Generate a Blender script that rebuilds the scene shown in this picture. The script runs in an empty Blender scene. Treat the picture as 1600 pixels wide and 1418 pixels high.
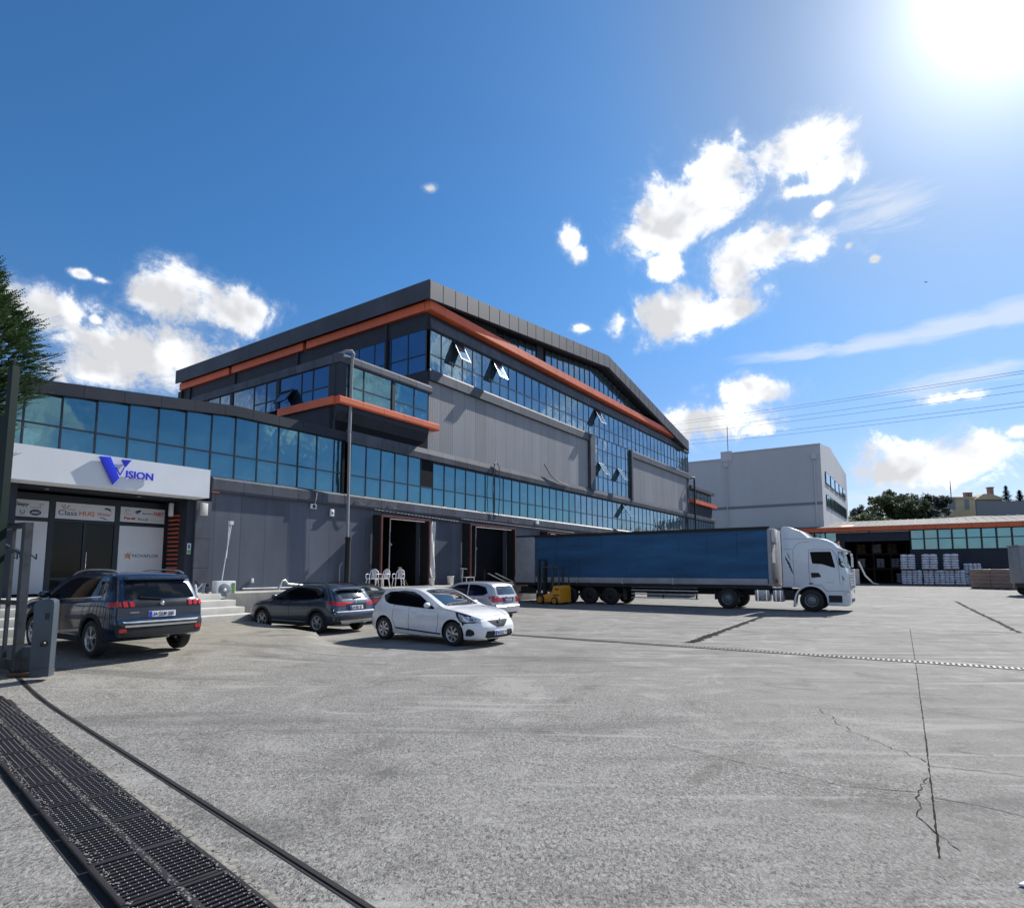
import bpy, bmesh, math, random
from math import sin, cos, tan, pi, radians, atan2, sqrt
from mathutils import Vector, Matrix
from mathutils.bvhtree import BVHTree
from mathutils.geometry import delaunay_2d_cdt
S = bpy.context.scene; C = S.collection
rnd = random.Random(7)
# ---------------------------------------------------------------- camera
FP, CX, CY, HC = 942., 800., 795., 1.95        # focal length in photo pixels, principal point, eye height
PH = math.atan(95/942)
cam = bpy.data.cameras.new('camera'); co = bpy.data.objects.new('camera', cam); C.objects.link(co)
co.location = (0, 0, HC); co.rotation_euler = (pi/2+PH, 0, 0)
cam.sensor_fit = 'HORIZONTAL'; cam.sensor_width = 36; cam.lens = 36*FP/1600
cam.shift_x = 0; cam.shift_y = (CY-709)/1600
cam.clip_start = .05; cam.clip_end = 3000; S.camera = co
# ---------------------------------------------------------------- sun, sky, exposure
SAZ, SEL = radians(43.2), radians(39.0)
SUN = Vector((sin(SAZ)*cos(SEL), cos(SAZ)*cos(SEL), sin(SEL)))
sl = bpy.data.lights.new('sun', 'SUN'); sl.energy = 5.; sl.angle = radians(.53); sl.color = (1, .96, .9)
so = bpy.data.objects.new('sun', sl); C.objects.link(so); so.rotation_euler = SUN.to_track_quat('Z', 'Y').to_euler()
so.location = (20, 20, 60)
S.view_settings.view_transform = 'Standard'; S.view_settings.look = 'None'; S.view_settings.gamma = 1
S.view_settings.exposure = 0.6
SKY_STR = .082
def ray(u, v):
    x = (u-CX)/FP; y = (CY-v)/FP
    return Vector((x, cos(PH)-sin(PH)*y, sin(PH)+cos(PH)*y))
def world():
    w = bpy.data.worlds.new('World'); S.world = w; w.use_nodes = True
    nt = w.node_tree; N = nt.nodes; Lk = nt.links; N.clear()
    def nd(t, **k):
        n = N.new(t)
        for a, b in k.items(): setattr(n, a, b)
        return n
    def put(s, x):
        if isinstance(x, bpy.types.NodeSocket): Lk.new(x, s)
        else: s.default_value = x
    def M(op, a, b=0., c=0., cl=False):
        n = nd('ShaderNodeMath', operation=op, use_clamp=cl)
        for s, x in zip(n.inputs, (a, b, c)): put(s, x)
        return n.outputs[0]
    def V(op, a, b=(0, 0, 0)):
        n = nd('ShaderNodeVectorMath', operation=op); put(n.inputs[0], a); put(n.inputs[1], b)
        return n.outputs['Value'] if op in ('LENGTH', 'DOT_PRODUCT') else n.outputs[0]
    def mix(f, a, b, mode='MIX'):
        n = nd('ShaderNodeMix', data_type='RGBA', blend_type=mode); put(n.inputs[0], f); put(n.inputs[6], a); put(n.inputs[7], b)
        return n.outputs[2]
    def ss(x, a, b):
        n = nd('ShaderNodeMapRange', interpolation_type='SMOOTHSTEP'); put(n.inputs[0], x); n.inputs[1].default_value = a; n.inputs[2].default_value = b
        return n.outputs[0]
    sky = nd('ShaderNodeTexSky', sky_type='NISHITA', sun_disc=False, sun_elevation=SEL, sun_rotation=SAZ, altitude=100, air_density=1.0, dust_density=.35, ozone_density=3.0)
    tc = nd('ShaderNodeTexCoord'); D = V('NORMALIZE', tc.outputs['Generated'])
    sep = nd('ShaderNodeSeparateXYZ'); Lk.new(D, sep.inputs[0])
    az = M('ARCTAN2', sep.outputs[0], sep.outputs[1]); el = M('ARCSINE', sep.outputs[2])
    ca = V('DOT_PRODUCT', D, tuple(SUN))
    cb = nd('ShaderNodeCombineXYZ'); Lk.new(az, cb.inputs[0]); Lk.new(el, cb.inputs[1]); P = cb.outputs[0]
    def ae(u, v):
        d = ray(u, v).normalized(); return atan2(d.x, d.y), math.asin(d.z)
    def field(bl):
        out = None
        for (u, v, ru, rv) in bl:
            a, e = ae(u, v); ra = abs(ae(u+ru, v)[0]-ae(u-ru, v)[0])/2; re = abs(ae(u, v+rv)[1]-ae(u, v-rv)[1])/2
            l = V('LENGTH', V('MULTIPLY', V('SUBTRACT', P, (a, e, 0)), (1/ra, 1/re, 0)))
            m = M('SUBTRACT', 1., l); out = m if out is None else M('MAXIMUM', out, m)
        return out
    def noise(vec, sc, det, ro=.6, dist=0.):
        n = nd('ShaderNodeTexNoise'); Lk.new(vec, n.inputs['Vector']); n.inputs['Scale'].default_value = sc; n.inputs['Detail'].default_value = det
        n.inputs['Roughness'].default_value = ro; n.inputs['Distortion'].default_value = dist
        return n.outputs['Fac']
    puffs = [(5, 472, 100, 42), (75, 482, 66, 32), (262, 466, 72, 42), (385, 484, 52, 32), (232, 552, 120, 54), (165, 582, 80, 26), (300, 572, 60, 34),
        (1035, 345, 75, 55), (1120, 290, 62, 55), (1085, 320, 70, 48), (1238, 238, 66, 46), (1292, 272, 42, 24), (1180, 388, 88, 38), (1262, 388, 72, 25),
        (1150, 428, 48, 40), (1050, 488, 80, 34), (1125, 486, 50, 22), (968, 503, 22, 24), (893, 375, 16, 22), (904, 396, 14, 16), (909, 512, 13, 10), (1285, 328, 20, 10),
        (1245, 300, 42, 14), (1326, 383, 9, 7), (1110, 655, 78, 26), (1165, 612, 56, 20), (1185, 670, 30, 13), (1445, 715, 105, 42), (1400, 735, 70, 28),
        (1525, 702, 62, 34), (1592, 675, 26, 11), (1475, 622, 48, 13), (1040, 415, 30, 22), (1367, 405, 8, 6), (150, 500, 14, 9), (128, 428, 22, 7), (160, 438, 16, 6), (672, 294, 12, 9)]
    wisps = [(1240, 553, 120, 14), (1360, 537, 130, 17), (1480, 512, 120, 24), (1590, 484, 80, 30), (1500, 590, 160, 22),
        (1380, 780, 160, 30), (1380, 330, 110, 40)]
    nz = noise(D, 11., 10., .66, .35)
    nl = noise(D, 4.2, 4., .5)
    d1 = M('ADD', M('MULTIPLY', field(puffs), 1.), M('ADD', M('MULTIPLY', M('SUBTRACT', nz, .5), 4.0), M('ADD', .16, M('MULTIPLY', M('SUBTRACT', noise(D, 34., 5., .6, .3), .5), .9))))
    # the rest of the sky, away from this view, carries scattered clouds of its own
    away = M('SUBTRACT', 1., M('MULTIPLY', ss(az, -1.05, -.8), ss(az, 1.05, .8)))
    side = M('SUBTRACT', M('MULTIPLY', M('SUBTRACT', nl, .53), 7.), M('MULTIPLY', M('SUBTRACT', 1., ss(M('ABSOLUTE', az), .84, 1.1)), 9.))
    d1 = M('MAXIMUM', d1, M('ADD', side, M('MULTIPLY', M('SUBTRACT', nz, .5), 2.3)))
    dens = ss(d1, -.08, .62)
    thin = ss(d1, -.5, .5)
    mp = nd('ShaderNodeMapping'); Lk.new(P, mp.inputs[0]); mp.inputs['Rotation'].default_value = (0, 0, radians(-12)); mp.inputs['Scale'].default_value = (5, 26, 1)
    nw = noise(mp.outputs[0], 1.3, 6., .6, .6)
    d2 = M('ADD', field(wisps), M('MULTIPLY', M('SUBTRACT', nw, .5), 2.8))
    wd = M('MULTIPLY', ss(d2, -.05, .9), .62)
    # brightness of the clouds: lit side towards the sun
    off = V('ADD', D, (SUN.x*.030, SUN.y*.030, SUN.z*.03+.028)); ns = noise(off, 13., 3., .5, .25); n0 = noise(D, 13., 3., .5, .25)
    sh = M('ADD', .88, M('MULTIPLY', M('SUBTRACT', n0, ns), 1.9), cl=False)
    sh = M('SUBTRACT', sh, M('MULTIPLY', ss(d1, .5, 1.4), .10))
    near = ss(ca, .55, .97)
    sh = M('ADD', sh, M('MULTIPLY', near, .16)); sh = M('MAXIMUM', sh, .72)
    cc = mix(1., (.96, .97, 1.0, 1), sh, 'MULTIPLY')
    cmb = nd('ShaderNodeCombineXYZ'); [Lk.new(sh, cmb.inputs[i]) for i in range(3)]
    ccol = V('MULTIPLY', cmb.outputs[0], (1.02, 1.04, 1.08))
    # sky colour scaled to radiance, deeper blue away from the sun
    hf = ss(el, .5, .02); hx = mix(hf, (SKY_STR*.63, SKY_STR*1.26, SKY_STR*1.70, 1), (SKY_STR*1.08, SKY_STR*1.12, SKY_STR*1.36, 1)); hx = mix(M('MULTIPLY', ss(ca, .88, .995), .8), hx, (SKY_STR*1.0, SKY_STR*1.12, SKY_STR*1.2, 1)); skc = V('MULTIPLY', sky.outputs[0], hx)
    # the bright aureole of the sun
    g1 = M('MULTIPLY', M('POWER', M('MAXIMUM', ca, 0.), 900.), 6.); g2 = M('MULTIPLY', M('POWER', M('MAXIMUM', ca, 0.), 130.), .75); g3 = M('MULTIPLY', M('POWER', M('MAXIMUM', ca, 0.), 9.), .09)
    g = M('ADD', M('ADD', g1, g2), g3); gc = nd('ShaderNodeCombineXYZ'); [Lk.new(g, gc.inputs[i]) for i in range(3)]
    ca = ca
    base = V('ADD', skc, V('MULTIPLY', gc.outputs[0], (1., 1., 1.02)))
    c1 = mix(wd, base, (.86, .92, 1., 1)); c1 = mix(M('MULTIPLY', thin, .32), c1, (.75, .85, 1., 1)); c2 = mix(dens, c1, V('ADD', ccol, V('MULTIPLY', gc.outputs[0], (.6, .6, .6))))
    # below the horizon: plain ground tone
    c3 = mix(ss(sep.outputs[2], -.02, .0), (.16, .16, .16, 1), c2)
    bg = nd('ShaderNodeBackground'); Lk.new(c3, bg.inputs[0]); bg.inputs[1].default_value = .64
    ow = nd('ShaderNodeOutputWorld'); Lk.new(bg.outputs[0], ow.inputs[0])
world()
# ---------------------------------------------------------------- materials
def srgb(r, g, b): return tuple((c/255/12.92 if c <= 10 else ((c/255+.055)/1.055)**2.4) for c in (r, g, b))
def newmat(name):
    m = bpy.data.materials.new(name); m.use_nodes = True
    return m, m.node_tree, m.node_tree.nodes['Principled BSDF']
def island(m, sock, amt):
    nt = m.node_tree; N, Lk = nt.nodes, nt.links; src = sock.links[0].from_socket; g = N.new('ShaderNodeNewGeometry'); r = N.new('ShaderNodeMapRange'); r.inputs[3].default_value = 1-amt; r.inputs[4].default_value = 1+amt; Lk.new(g.outputs['Random Per Island'], r.inputs[0])
    v = N.new('ShaderNodeVectorMath'); v.operation = 'SCALE'; Lk.new(src, v.inputs[0]); Lk.new(r.outputs[0], v.inputs['Scale']); Lk.new(v.outputs[0], sock)
def mat(name, col, rough=.6, metal=0., var=.18, scale=1.5, bump=0., bscale=30., coat=0., stretch=(1, 1, 1), dirt=None, spec=.5):
    """plain surface whose colour wanders a little (wear, dust), optional dirt colour, optional bump"""
    m, nt, b = newmat(name); N, Lk = nt.nodes, nt.links
    tc = N.new('ShaderNodeTexCoord'); mp = N.new('ShaderNodeMapping'); mp.inputs['Scale'].default_value = stretch; Lk.new(tc.outputs['Object'], mp.inputs[0])
    n = N.new('ShaderNodeTexNoise'); n.inputs['Scale'].default_value = scale; n.inputs['Detail'].default_value = 6; n.inputs['Roughness'].default_value = .65; Lk.new(mp.outputs[0], n.inputs[0])
    r = N.new('ShaderNodeMapRange'); r.inputs[1].default_value = .3; r.inputs[2].default_value = .7; r.inputs[3].default_value = 0; r.inputs[4].default_value = 1; Lk.new(n.outputs[0], r.inputs[0])
    mx = N.new('ShaderNodeMix'); mx.data_type = 'RGBA'; Lk.new(r.outputs[0], mx.inputs[0])
    lo = tuple(c*(1-var) for c in col)+(1,); hi = tuple(min(1, c*(1+var)) for c in col)+(1,)
    mx.inputs[6].default_value = lo if dirt is None else tuple(dirt)+(1,); mx.inputs[7].default_value = hi if dirt is None else tuple(col)+(1,)
    if dirt is not None: r.inputs[1].default_value = .36; r.inputs[2].default_value = .5
    Lk.new(mx.outputs[2], b.inputs['Base Color'])
    b.inputs['Roughness'].default_value = rough; b.inputs['Metallic'].default_value = metal; b.inputs['Coat Weight'].default_value = coat; b.inputs['Coat Roughness'].default_value = .05
    b.inputs['Specular IOR Level'].default_value = spec
    m.node_tree.nodes['Principled BSDF'].inputs['Specular IOR Level'].default_value = spec
    if rough > .12:
        rr = N.new('ShaderNodeMapRange'); rr.inputs[3].default_value = rough*.85; rr.inputs[4].default_value = min(1, rough*1.15); Lk.new(n.outputs[0], rr.inputs[0]); Lk.new(rr.outputs[0], b.inputs['Roughness'])
    if bump:
        n2 = N.new('ShaderNodeTexNoise'); n2.inputs['Scale'].default_value = bscale; n2.inputs['Detail'].default_value = 4; Lk.new(mp.outputs[0], n2.inputs[0])
        bp = N.new('ShaderNodeBump'); bp.inputs['Strength'].default_value = min(1, bump*4); bp.inputs['Distance'].default_value = bump*.1; Lk.new(n2.outputs[0], bp.inputs['Height']); Lk.new(bp.outputs[0], b.inputs['Normal'])
    return m
def ribbed(name, col, period, depth, axis='X', var=.12, rough=.55):
    """sheet with vertical ribs (wave bump) and wide panels of slightly differing tone"""
    m = mat(name, col, rough, var=var, scale=.35, stretch=(1, 1, .25), spec=.25); nt = m.node_tree; N, Lk = nt.nodes, nt.links; b = N['Principled BSDF']
    tc = N.new('ShaderNodeTexCoord'); w = N.new('ShaderNodeTexWave'); w.bands_direction = axis; w.inputs['Scale'].default_value = 1/period*pi/10*2/2; w.inputs['Distortion'].default_value = 0
    Lk.new(tc.outputs['Object'], w.inputs[0]); bp = N.new('ShaderNodeBump'); bp.inputs['Strength'].default_value = .35; bp.inputs['Distance'].default_value = depth
    Lk.new(w.outputs['Fac'], bp.inputs['Height']); Lk.new(bp.outputs[0], b.inputs['Normal'])
    sp = N.new('ShaderNodeSeparateXYZ'); Lk.new(tc.outputs['Object'], sp.inputs[0]); q = N.new('ShaderNodeMath'); q.operation = 'MULTIPLY'; Lk.new(sp.outputs[0 if axis == 'X' else 1], q.inputs[0]); q.inputs[1].default_value = .9
    fl = N.new('ShaderNodeMath'); fl.operation = 'FLOOR'; Lk.new(q.outputs[0], fl.inputs[0]); wn = N.new('ShaderNodeTexWhiteNoise'); wn.noise_dimensions = '1D'; Lk.new(fl.outputs[0], wn.inputs['W'])
    fr = N.new('ShaderNodeMath'); fr.operation = 'FRACT'; Lk.new(q.outputs[0], fr.inputs[0]); ln = N.new('ShaderNodeMath'); ln.operation = 'LESS_THAN'; Lk.new(fr.outputs[0], ln.inputs[0]); ln.inputs[1].default_value = .035
    k = N.new('ShaderNodeMapRange'); k.inputs[3].default_value = .88; k.inputs[4].default_value = 1.1; Lk.new(wn.outputs['Value'], k.inputs[0]); k2 = N.new('ShaderNodeMath'); k2.operation = 'MULTIPLY_ADD'; Lk.new(ln.outputs[0], k2.inputs[0]); k2.inputs[1].default_value = -.3; Lk.new(k.outputs[0], k2.inputs[2])
    v = N.new('ShaderNodeVectorMath'); v.operation = 'SCALE'; Lk.new(b.inputs['Base Color'].links[0].from_socket, v.inputs[0]); Lk.new(k2.outputs[0], v.inputs['Scale']); Lk.new(v.outputs[0], b.inputs['Base Color'])
    return m
def glassmat(name, tint, metal=.85, wav=.011, rough=.02, scale=1.1):
    m, nt, b = newmat(name); N, Lk = nt.nodes, nt.links
    b.inputs['Base Color'].default_value = (*tint, 1); b.inputs['Metallic'].default_value = metal; b.inputs['Roughness'].default_value = rough
    tc = N.new('ShaderNodeTexCoord'); n = N.new('ShaderNodeTexNoise'); n.inputs['Scale'].default_value = scale; n.inputs['Detail'].default_value = 2; Lk.new(tc.outputs['Object'], n.inputs[0])
    bp = N.new('ShaderNodeBump'); bp.inputs['Strength'].default_value = 1.; bp.inputs['Distance'].default_value = wav; Lk.new(n.outputs[0], bp.inputs['Height']); Lk.new(bp.outputs[0], b.inputs['Normal'])
    n3 = N.new('ShaderNodeTexNoise'); n3.inputs['Scale'].default_value = .5; n3.inputs['Detail'].default_value = 5; Lk.new(tc.outputs['Object'], n3.inputs[0])
    mx = N.new('ShaderNodeMix'); mx.data_type = 'RGBA'; Lk.new(n3.outputs[0], mx.inputs[0]); mx.inputs[6].default_value = (*[c*.8 for c in tint], 1); mx.inputs[7].default_value = (*[min(1, c*1.2) for c in tint], 1); Lk.new(mx.outputs[2], b.inputs['Base Color']); island(m, b.inputs['Base Color'], .13)
    return m
def paint(name, col, metal=0., rough=.35, coat=1.):
    m = mat(name, col, rough, metal, var=.06, scale=2., coat=coat); return m
mt = {}
mt['anthracite'] = mat('anthracite_panel', (.030, .036, .050), .6, var=.2, scale=.9, spec=.22)
mt['cap'] = mat('grey_cap_sheet', (.066, .075, .096), .58, 0., var=.32, scale=1.6, stretch=(1, 1, .5), spec=.3)
mt['fascia'] = mat('roof_fascia_sheet', (.055, .063, .082), .55, .0, var=.25, scale=.7, spec=.3)
mt['cladding'] = ribbed('grey_cladding', (.25, .258, .275), .2, .010)
mt['darkwall'] = ribbed('blue_grey_cladding', (.095, .108, .138), 1.2, .006, var=.28)
mt['orange'] = mat('orange_panel', (.66, .125, .04), .5, var=.12, scale=.8)
mt['frame'] = mat('window_frame', (.02, .026, .035), .4, .3, var=.1)
mt['galvseam'] = mat('pale_seam', (.10, .11, .13), .6, var=.2, spec=.3)
mt['glass'] = glassmat('reflective_blue_glass', (.12, .26, .31))
mt['glassside'] = glassmat('deep_blue_glass', (.10, .19, .30))
mt['glassup'] = glassmat('clear_reflective_glass', (.19, .30, .37), .8)
mt['glassfar'] = glassmat('pale_teal_glass', (.18, .34, .38), .7)
mt['black'] = mat('black_rubber', (.012, .012, .013), .7, var=.2)
mt['blackgloss'] = mat('black_plastic', (.01, .01, .011), .3, var=.1)
mt['void'] = mat('dark_interior', (.012, .013, .016), .8, spec=.1)  # near-black colour paints in the shade of recesses, openings and interiors
mt['white'] = mat('white_sheet', (.74, .76, .79), .45, var=.05, scale=.6)
mt['whitetarp'] = mat('pale_tarp', (.6, .59, .56), .7, var=.15, scale=4)
mt['poster'] = mat('white_poster_film', (.6, .62, .66), .35, var=.05)
mt['blue'] = mat('blue_sign_letters', (.012, .03, .62), .3, var=.05)
mt['navy'] = mat('navy_print', (.015, .025, .10), .5, var=.05)
mt['redp'] = mat('red_print', (.5, .03, .03), .5, var=.05)
mt['orangep'] = mat('orange_print', (.6, .16, .05), .5, var=.05)
mt['greyp'] = mat('grey_print', (.18, .2, .23), .5, var=.05)
mt['greenp'] = mat('green_print', (.12, .3, .05), .5, var=.05)
mt['concrete'] = mat('rough_concrete', (.36, .34, .30), .85, var=.3, scale=1.6, bump=.12, bscale=14, stretch=(1, 1, .35))
mt['step'] = mat('pale_stone_step', (.46, .45, .42), .6, var=.14, scale=2)
mt['red'] = mat('dark_red_steel', (.10, .025, .022), .55, var=.25)
mt['galv'] = mat('galvanised_steel', (.42, .44, .46), .4, .6, var=.25, scale=4)
mt['chrome'] = mat('chrome', (.75, .76, .78), .12, 1., var=.02)
mt['alloy'] = mat('alloy_rim', (.46, .47, .49), .3, .8, var=.1)
mt['alloydark'] = mat('dark_alloy_rim', (.05, .05, .055), .35, .6, var=.1)
mt['plastic'] = mat('white_plastic', (.72, .73, .75), .4, var=.06)
mt['plate'] = mat('plate_white', (.75, .76, .78), .4, var=.03)
mt['red_lamp'] = mat('red_lamp_lens', (.42, .01, .012), .12, var=.1, coat=.6)
mt['clear_lamp'] = mat('clear_lamp_lens', (.5, .52, .55), .1, .5, var=.25, scale=12, coat=.8)
mt['carglass'] = mat('dark_car_glass', (.004, .005, .007), .03, 0., var=.1, coat=.0, spec=.28)
mt['shield'] = mat('windscreen_glass', (.02, .025, .03), .02, .25, var=.1, coat=1., spec=1.)
mt['iron'] = mat('rusty_cast_iron', (.035, .031, .032), .5, .35, var=.3, scale=7, dirt=(.045, .034, .027))
mt['pit_shade'] = mat('painted_pit_shade', (.012, .011, .010), .9)  # near-black colour painting the shade of drains and grooves on flat strips
mt['steelgate'] = mat('dark_gate_steel', (.042, .052, .062), .45, .3, var=.25, scale=5, dirt=(.03, .028, .026))
mt['cabinet'] = mat('grey_blue_powder_coat', (.055, .072, .092), .4, var=.12, scale=2.2)
mt['rust'] = mat('rusty_plate', (.10, .055, .035), .8, var=.4, scale=6, bump=.1)
mt['cabglass'] = mat('dark_cab_glass', (.003, .004, .006), .08, 0., var=.1, spec=.06)
mt['greenmetal'] = mat('dark_green_steel', (.003, .013, .012), .6, var=.2, spec=.2)
mt['wood'] = mat('weathered_wood', (.22, .16, .11), .8, var=.25, scale=5)
mt['brown'] = mat('wrapped_brown_blocks', (.27, .19, .15), .45, var=.25, scale=4, bump=.06, bscale=8)
mt['sack'] = mat('white_wrapped_sacks', (.60, .62, .70), .4, var=.2, scale=3, bump=.15, bscale=6)
mt['paleface'] = mat('pale_render', (.50, .51, .53), .75, var=.08, scale=.12, stretch=(1, 1, .3))
mt['paleface2'] = mat('pale_end_render', (.56, .56, .57), .75, var=.1, scale=.2)
mt['roofsheet'] = ribbed('weathered_roof_sheet', (.15, .146, .14), .5, .03, 'Y', var=.35, rough=.9)
mt['hill'] = mat('dry_hillside', (.13, .115, .075), .95, var=.5, scale=.06, dirt=(.05, .07, .025))
mt['roofrib'] = mat('roof_rib', (.24, .235, .225), .8, var=.25, spec=.1)
mt['drainsteel'] = mat('worn_drain_steel', (.085, .083, .08), .6, .2, var=.3, scale=3)
mt['yellowwall'] = mat('ochre_wall', (.46, .40, .26), .8, var=.1, scale=.3)
mt['tanroof'] = mat('tan_roof', (.52, .43, .28), .8, var=.12)
mt['brick'] = mat('chimney_brick', (.26, .15, .13), .85, var=.2)
mt['bark'] = mat('bark', (.07, .05, .035), .9, var=.3, bump=.2, bscale=8)
for k_, a_ in (('anthracite', .13), ('cap', .16), ('fascia', .14), ('orange', .08), ('step', .06), ('white', .02)): island(mt[k_], mt[k_].node_tree.nodes['Principled BSDF'].inputs['Base Color'], a_)
mt['wire'] = mat('power_cable', (.03, .035, .05), .6)
mt['blind'] = mat('plain_grey', (.25, .26, .28), .6)  # one plain mid grey shared by pipes, canopies and the lorry box
def leafmat(name, a, b, tr=.3):
    m, nt, bs = newmat(name); N, Lk = nt.nodes, nt.links
    g = N.new('ShaderNodeNewGeometry'); cr = N.new('ShaderNodeMix'); cr.data_type = 'RGBA'; Lk.new(g.outputs['Random Per Island'], cr.inputs[0])
    cr.inputs[6].default_value = (*a, 1); cr.inputs[7].default_value = (*b, 1); Lk.new(cr.outputs[2], bs.inputs['Base Color']); bs.inputs['Roughness'].default_value = .55
    t = N.new('ShaderNodeBsdfTranslucent'); Lk.new(cr.outputs[2], t.inputs[0]); mx = N.new('ShaderNodeMixShader'); mx.inputs[0].default_value = tr
    Lk.new(bs.outputs[0], mx.inputs[1]); Lk.new(t.outputs[0], mx.inputs[2]); Lk.new(mx.outputs[0], N['Material Output'].inputs[0])
    return m
mt['leaf'] = leafmat('broad_leaf', (.05, .08, .03), (.10, .14, .05))
mt['leafdark'] = leafmat('dark_needle', (.02, .045, .035), (.045, .08, .05), .15)
mt['cypress'] = leafmat('cypress_spray', (.022, .05, .022), (.06, .11, .035), .25)
mt['shrubleaf'] = leafmat('shrub_leaf', (.06, .10, .03), (.12, .17, .05))
# ---------------------------------------------------------------- mesh helpers
R2 = Vector((sin(radians(34.4)), cos(radians(34.4)), 0)); N2 = Vector((R2.y, -R2.x, 0)); FD = -23.
ANG = radians(90-34.4)
def Wp(s, o, z): return N2*(FD+o)+R2*s+Vector((0, 0, z))       # building frame: s along the facade, o out of it
def F(u, v, o=0.):
    d = ray(u, v); t = (FD+o)/(d.dot(N2)); return d.dot(R2)*t, HC+d.z*t
def Lp(u, v, s):
    d = ray(u, v); t = s/d.dot(R2); return d.dot(N2)*t-FD, HC+d.z*t
def G(u, v, h=0.):
    d = ray(u, v); t = (h-HC)/d.z; return Vector((d.x*t, d.y*t, h))
BASE = {}; FR = {}
class MB:
    """collects faces; build() links them as one mesh object"""
    def __init__(s): s.v = []; s.f = []; s.m = []; s.sm = []
    def add(s, vs, fs, mi=0, smooth=False):
        b = len(s.v); s.v += [tuple(p) for p in vs]
        for f in fs: s.f.append([b+i for i in f]); s.m.append(mi); s.sm.append(smooth)
        return s
    def box(s, x0, x1, y0, y1, z0, z1, mi=0):
        return s.add([(x, y, z) for x in (x0, x1) for y in (y0, y1) for z in (z0, z1)], [(0, 1, 3, 2), (4, 6, 7, 5), (0, 4, 5, 1), (2, 3, 7, 6), (0, 2, 6, 4), (1, 5, 7, 3)], mi)
    def obox(s, c, ax, ay, az, mi=0):
        c = Vector(c); ax, ay, az = Vector(ax), Vector(ay), Vector(az)
        return s.add([c+ax*i+ay*j+az*k for i in (-1, 1) for j in (-1, 1) for k in (-1, 1)], [(0, 1, 3, 2), (4, 6, 7, 5), (0, 4, 5, 1), (2, 3, 7, 6), (0, 2, 6, 4), (1, 5, 7, 3)], mi)
    def bar(s, a, b, w, h=None, mi=0, up=(0, 0, 1)):
        a, b = Vector(a), Vector(b); d = b-a; h = h or w
        u = Vector(up)
        if abs(d.normalized().dot(u)) > .98: u = Vector((1, 0, 0))
        sx = d.cross(u).normalized()*w/2; sz = sx.cross(d).normalized()*h/2
        return s.obox((a+b)/2, d/2, sx, sz, mi)
    def prism(s, poly, axis, a, b, mi=0, smooth=False):
        """poly in the two other axes (in x,y,z order), extruded along axis from a to b"""
        n = len(poly)
        def P(p, t):
            q = list(p); q.insert('xyz'.index(axis), t); return tuple(q)
        vs = [P(p, a) for p in poly]+[P(p, b) for p in poly]
        return s.add(vs, [list(range(n)), list(range(2*n-1, n-1, -1))]+[(i, (i+1) % n, n+(i+1) % n, n+i) for i in range(n)], mi, smooth)
    def tube(s, pts, r, n=8, mi=0, caps=True):
        pts = [Vector(p) for p in pts]; rs = r if isinstance(r, (list, tuple)) else [r]*len(pts); vs = []; k = len(pts); ref = None
        for i, p in enumerate(pts):
            d = (pts[min(i+1, k-1)]-pts[max(i-1, 0)]).normalized()
            if ref is None: ref = d.orthogonal().normalized()
            ref = (ref-d*ref.dot(d)); ref = ref.normalized() if ref.length > 1e-6 else d.orthogonal().normalized(); q = d.cross(ref)
            vs += [p+(ref*cos(2*pi*j/n)+q*sin(2*pi*j/n))*rs[i] for j in range(n)]
        fs = [(i*n+j, i*n+(j+1) % n, (i+1)*n+(j+1) % n, (i+1)*n+j) for i in range(k-1) for j in range(n)]
        s.add(vs, fs, mi, True)
        if caps: s.add(vs[:n], [list(range(n))[::-1]], mi); s.add(vs[-n:], [list(range(n))], mi)
        return s
    def lathe(s, prof, c, axis='y', n=28, mi=0, smooth=True):
        """prof: (radius, offset along axis)"""
        vs = []; ai = 'xyz'.index(axis); o = [i for i in range(3) if i != ai]
        for r, h in prof:
            for j in range(n):
                p = [0, 0, 0]; p[ai] = c[ai]+h; p[o[0]] = c[o[0]]+r*cos(2*pi*j/n); p[o[1]] = c[o[1]]+r*sin(2*pi*j/n); vs.append(p)
        return s.add(vs, [(i*n+j, i*n+(j+1) % n, (i+1)*n+(j+1) % n, (i+1)*n+j) for i in range(len(prof)-1) for j in range(n)], mi, smooth)
    def data(s, name, mats, conv=None, bevel=0., recalc=True, sharp=17, weld=False):
        me = bpy.data.meshes.new(name)
        me.from_pydata([conv(v) for v in s.v] if conv else s.v, [], s.f)
        me.polygons.foreach_set('material_index', s.m); me.polygons.foreach_set('use_smooth', s.sm)
        for m in (mats if isinstance(mats, (list, tuple)) else [mats]): me.materials.append(m)
        if recalc or bevel or weld:
            bm = bmesh.new(); bm.from_mesh(me)
            if weld: bmesh.ops.remove_doubles(bm, verts=bm.verts, dist=1e-4)
            if recalc: bmesh.ops.recalc_face_normals(bm, faces=bm.faces)
            if bevel:
                es = [e for e in bm.edges if len(e.link_faces) == 2 and e.calc_face_angle(0) > radians(28)]
                bmesh.ops.bevel(bm, geom=es, offset=bevel, segments=2, affect='EDGES', profile=.6, clamp_overlap=True)
                for f in bm.faces: f.smooth = True
            bm.to_mesh(me); bm.free()
            if bevel: me.set_sharp_from_angle(angle=radians(sharp))
        me.update(); return me
    def build(s, name, mats, parent=None, **k):
        """child mesh under a thing (or part); vertices are given in that thing's frame"""
        b = BASE[parent.name] if parent else Vector((0, 0, 0)); fr = FR[parent.name] if parent else 'W'
        conv = (lambda v: (v[0]-b[0], -(v[1]-b[1]), v[2]-b[2])) if fr == 'B' else (lambda v: (v[0]-b[0], v[1]-b[1], v[2]-b[2]))
        o = bpy.data.objects.new(name, s.data(name, mats, conv, **k)); C.objects.link(o)
        if parent: o.parent = parent
        BASE[o.name] = b; FR[o.name] = fr
        return o
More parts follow.
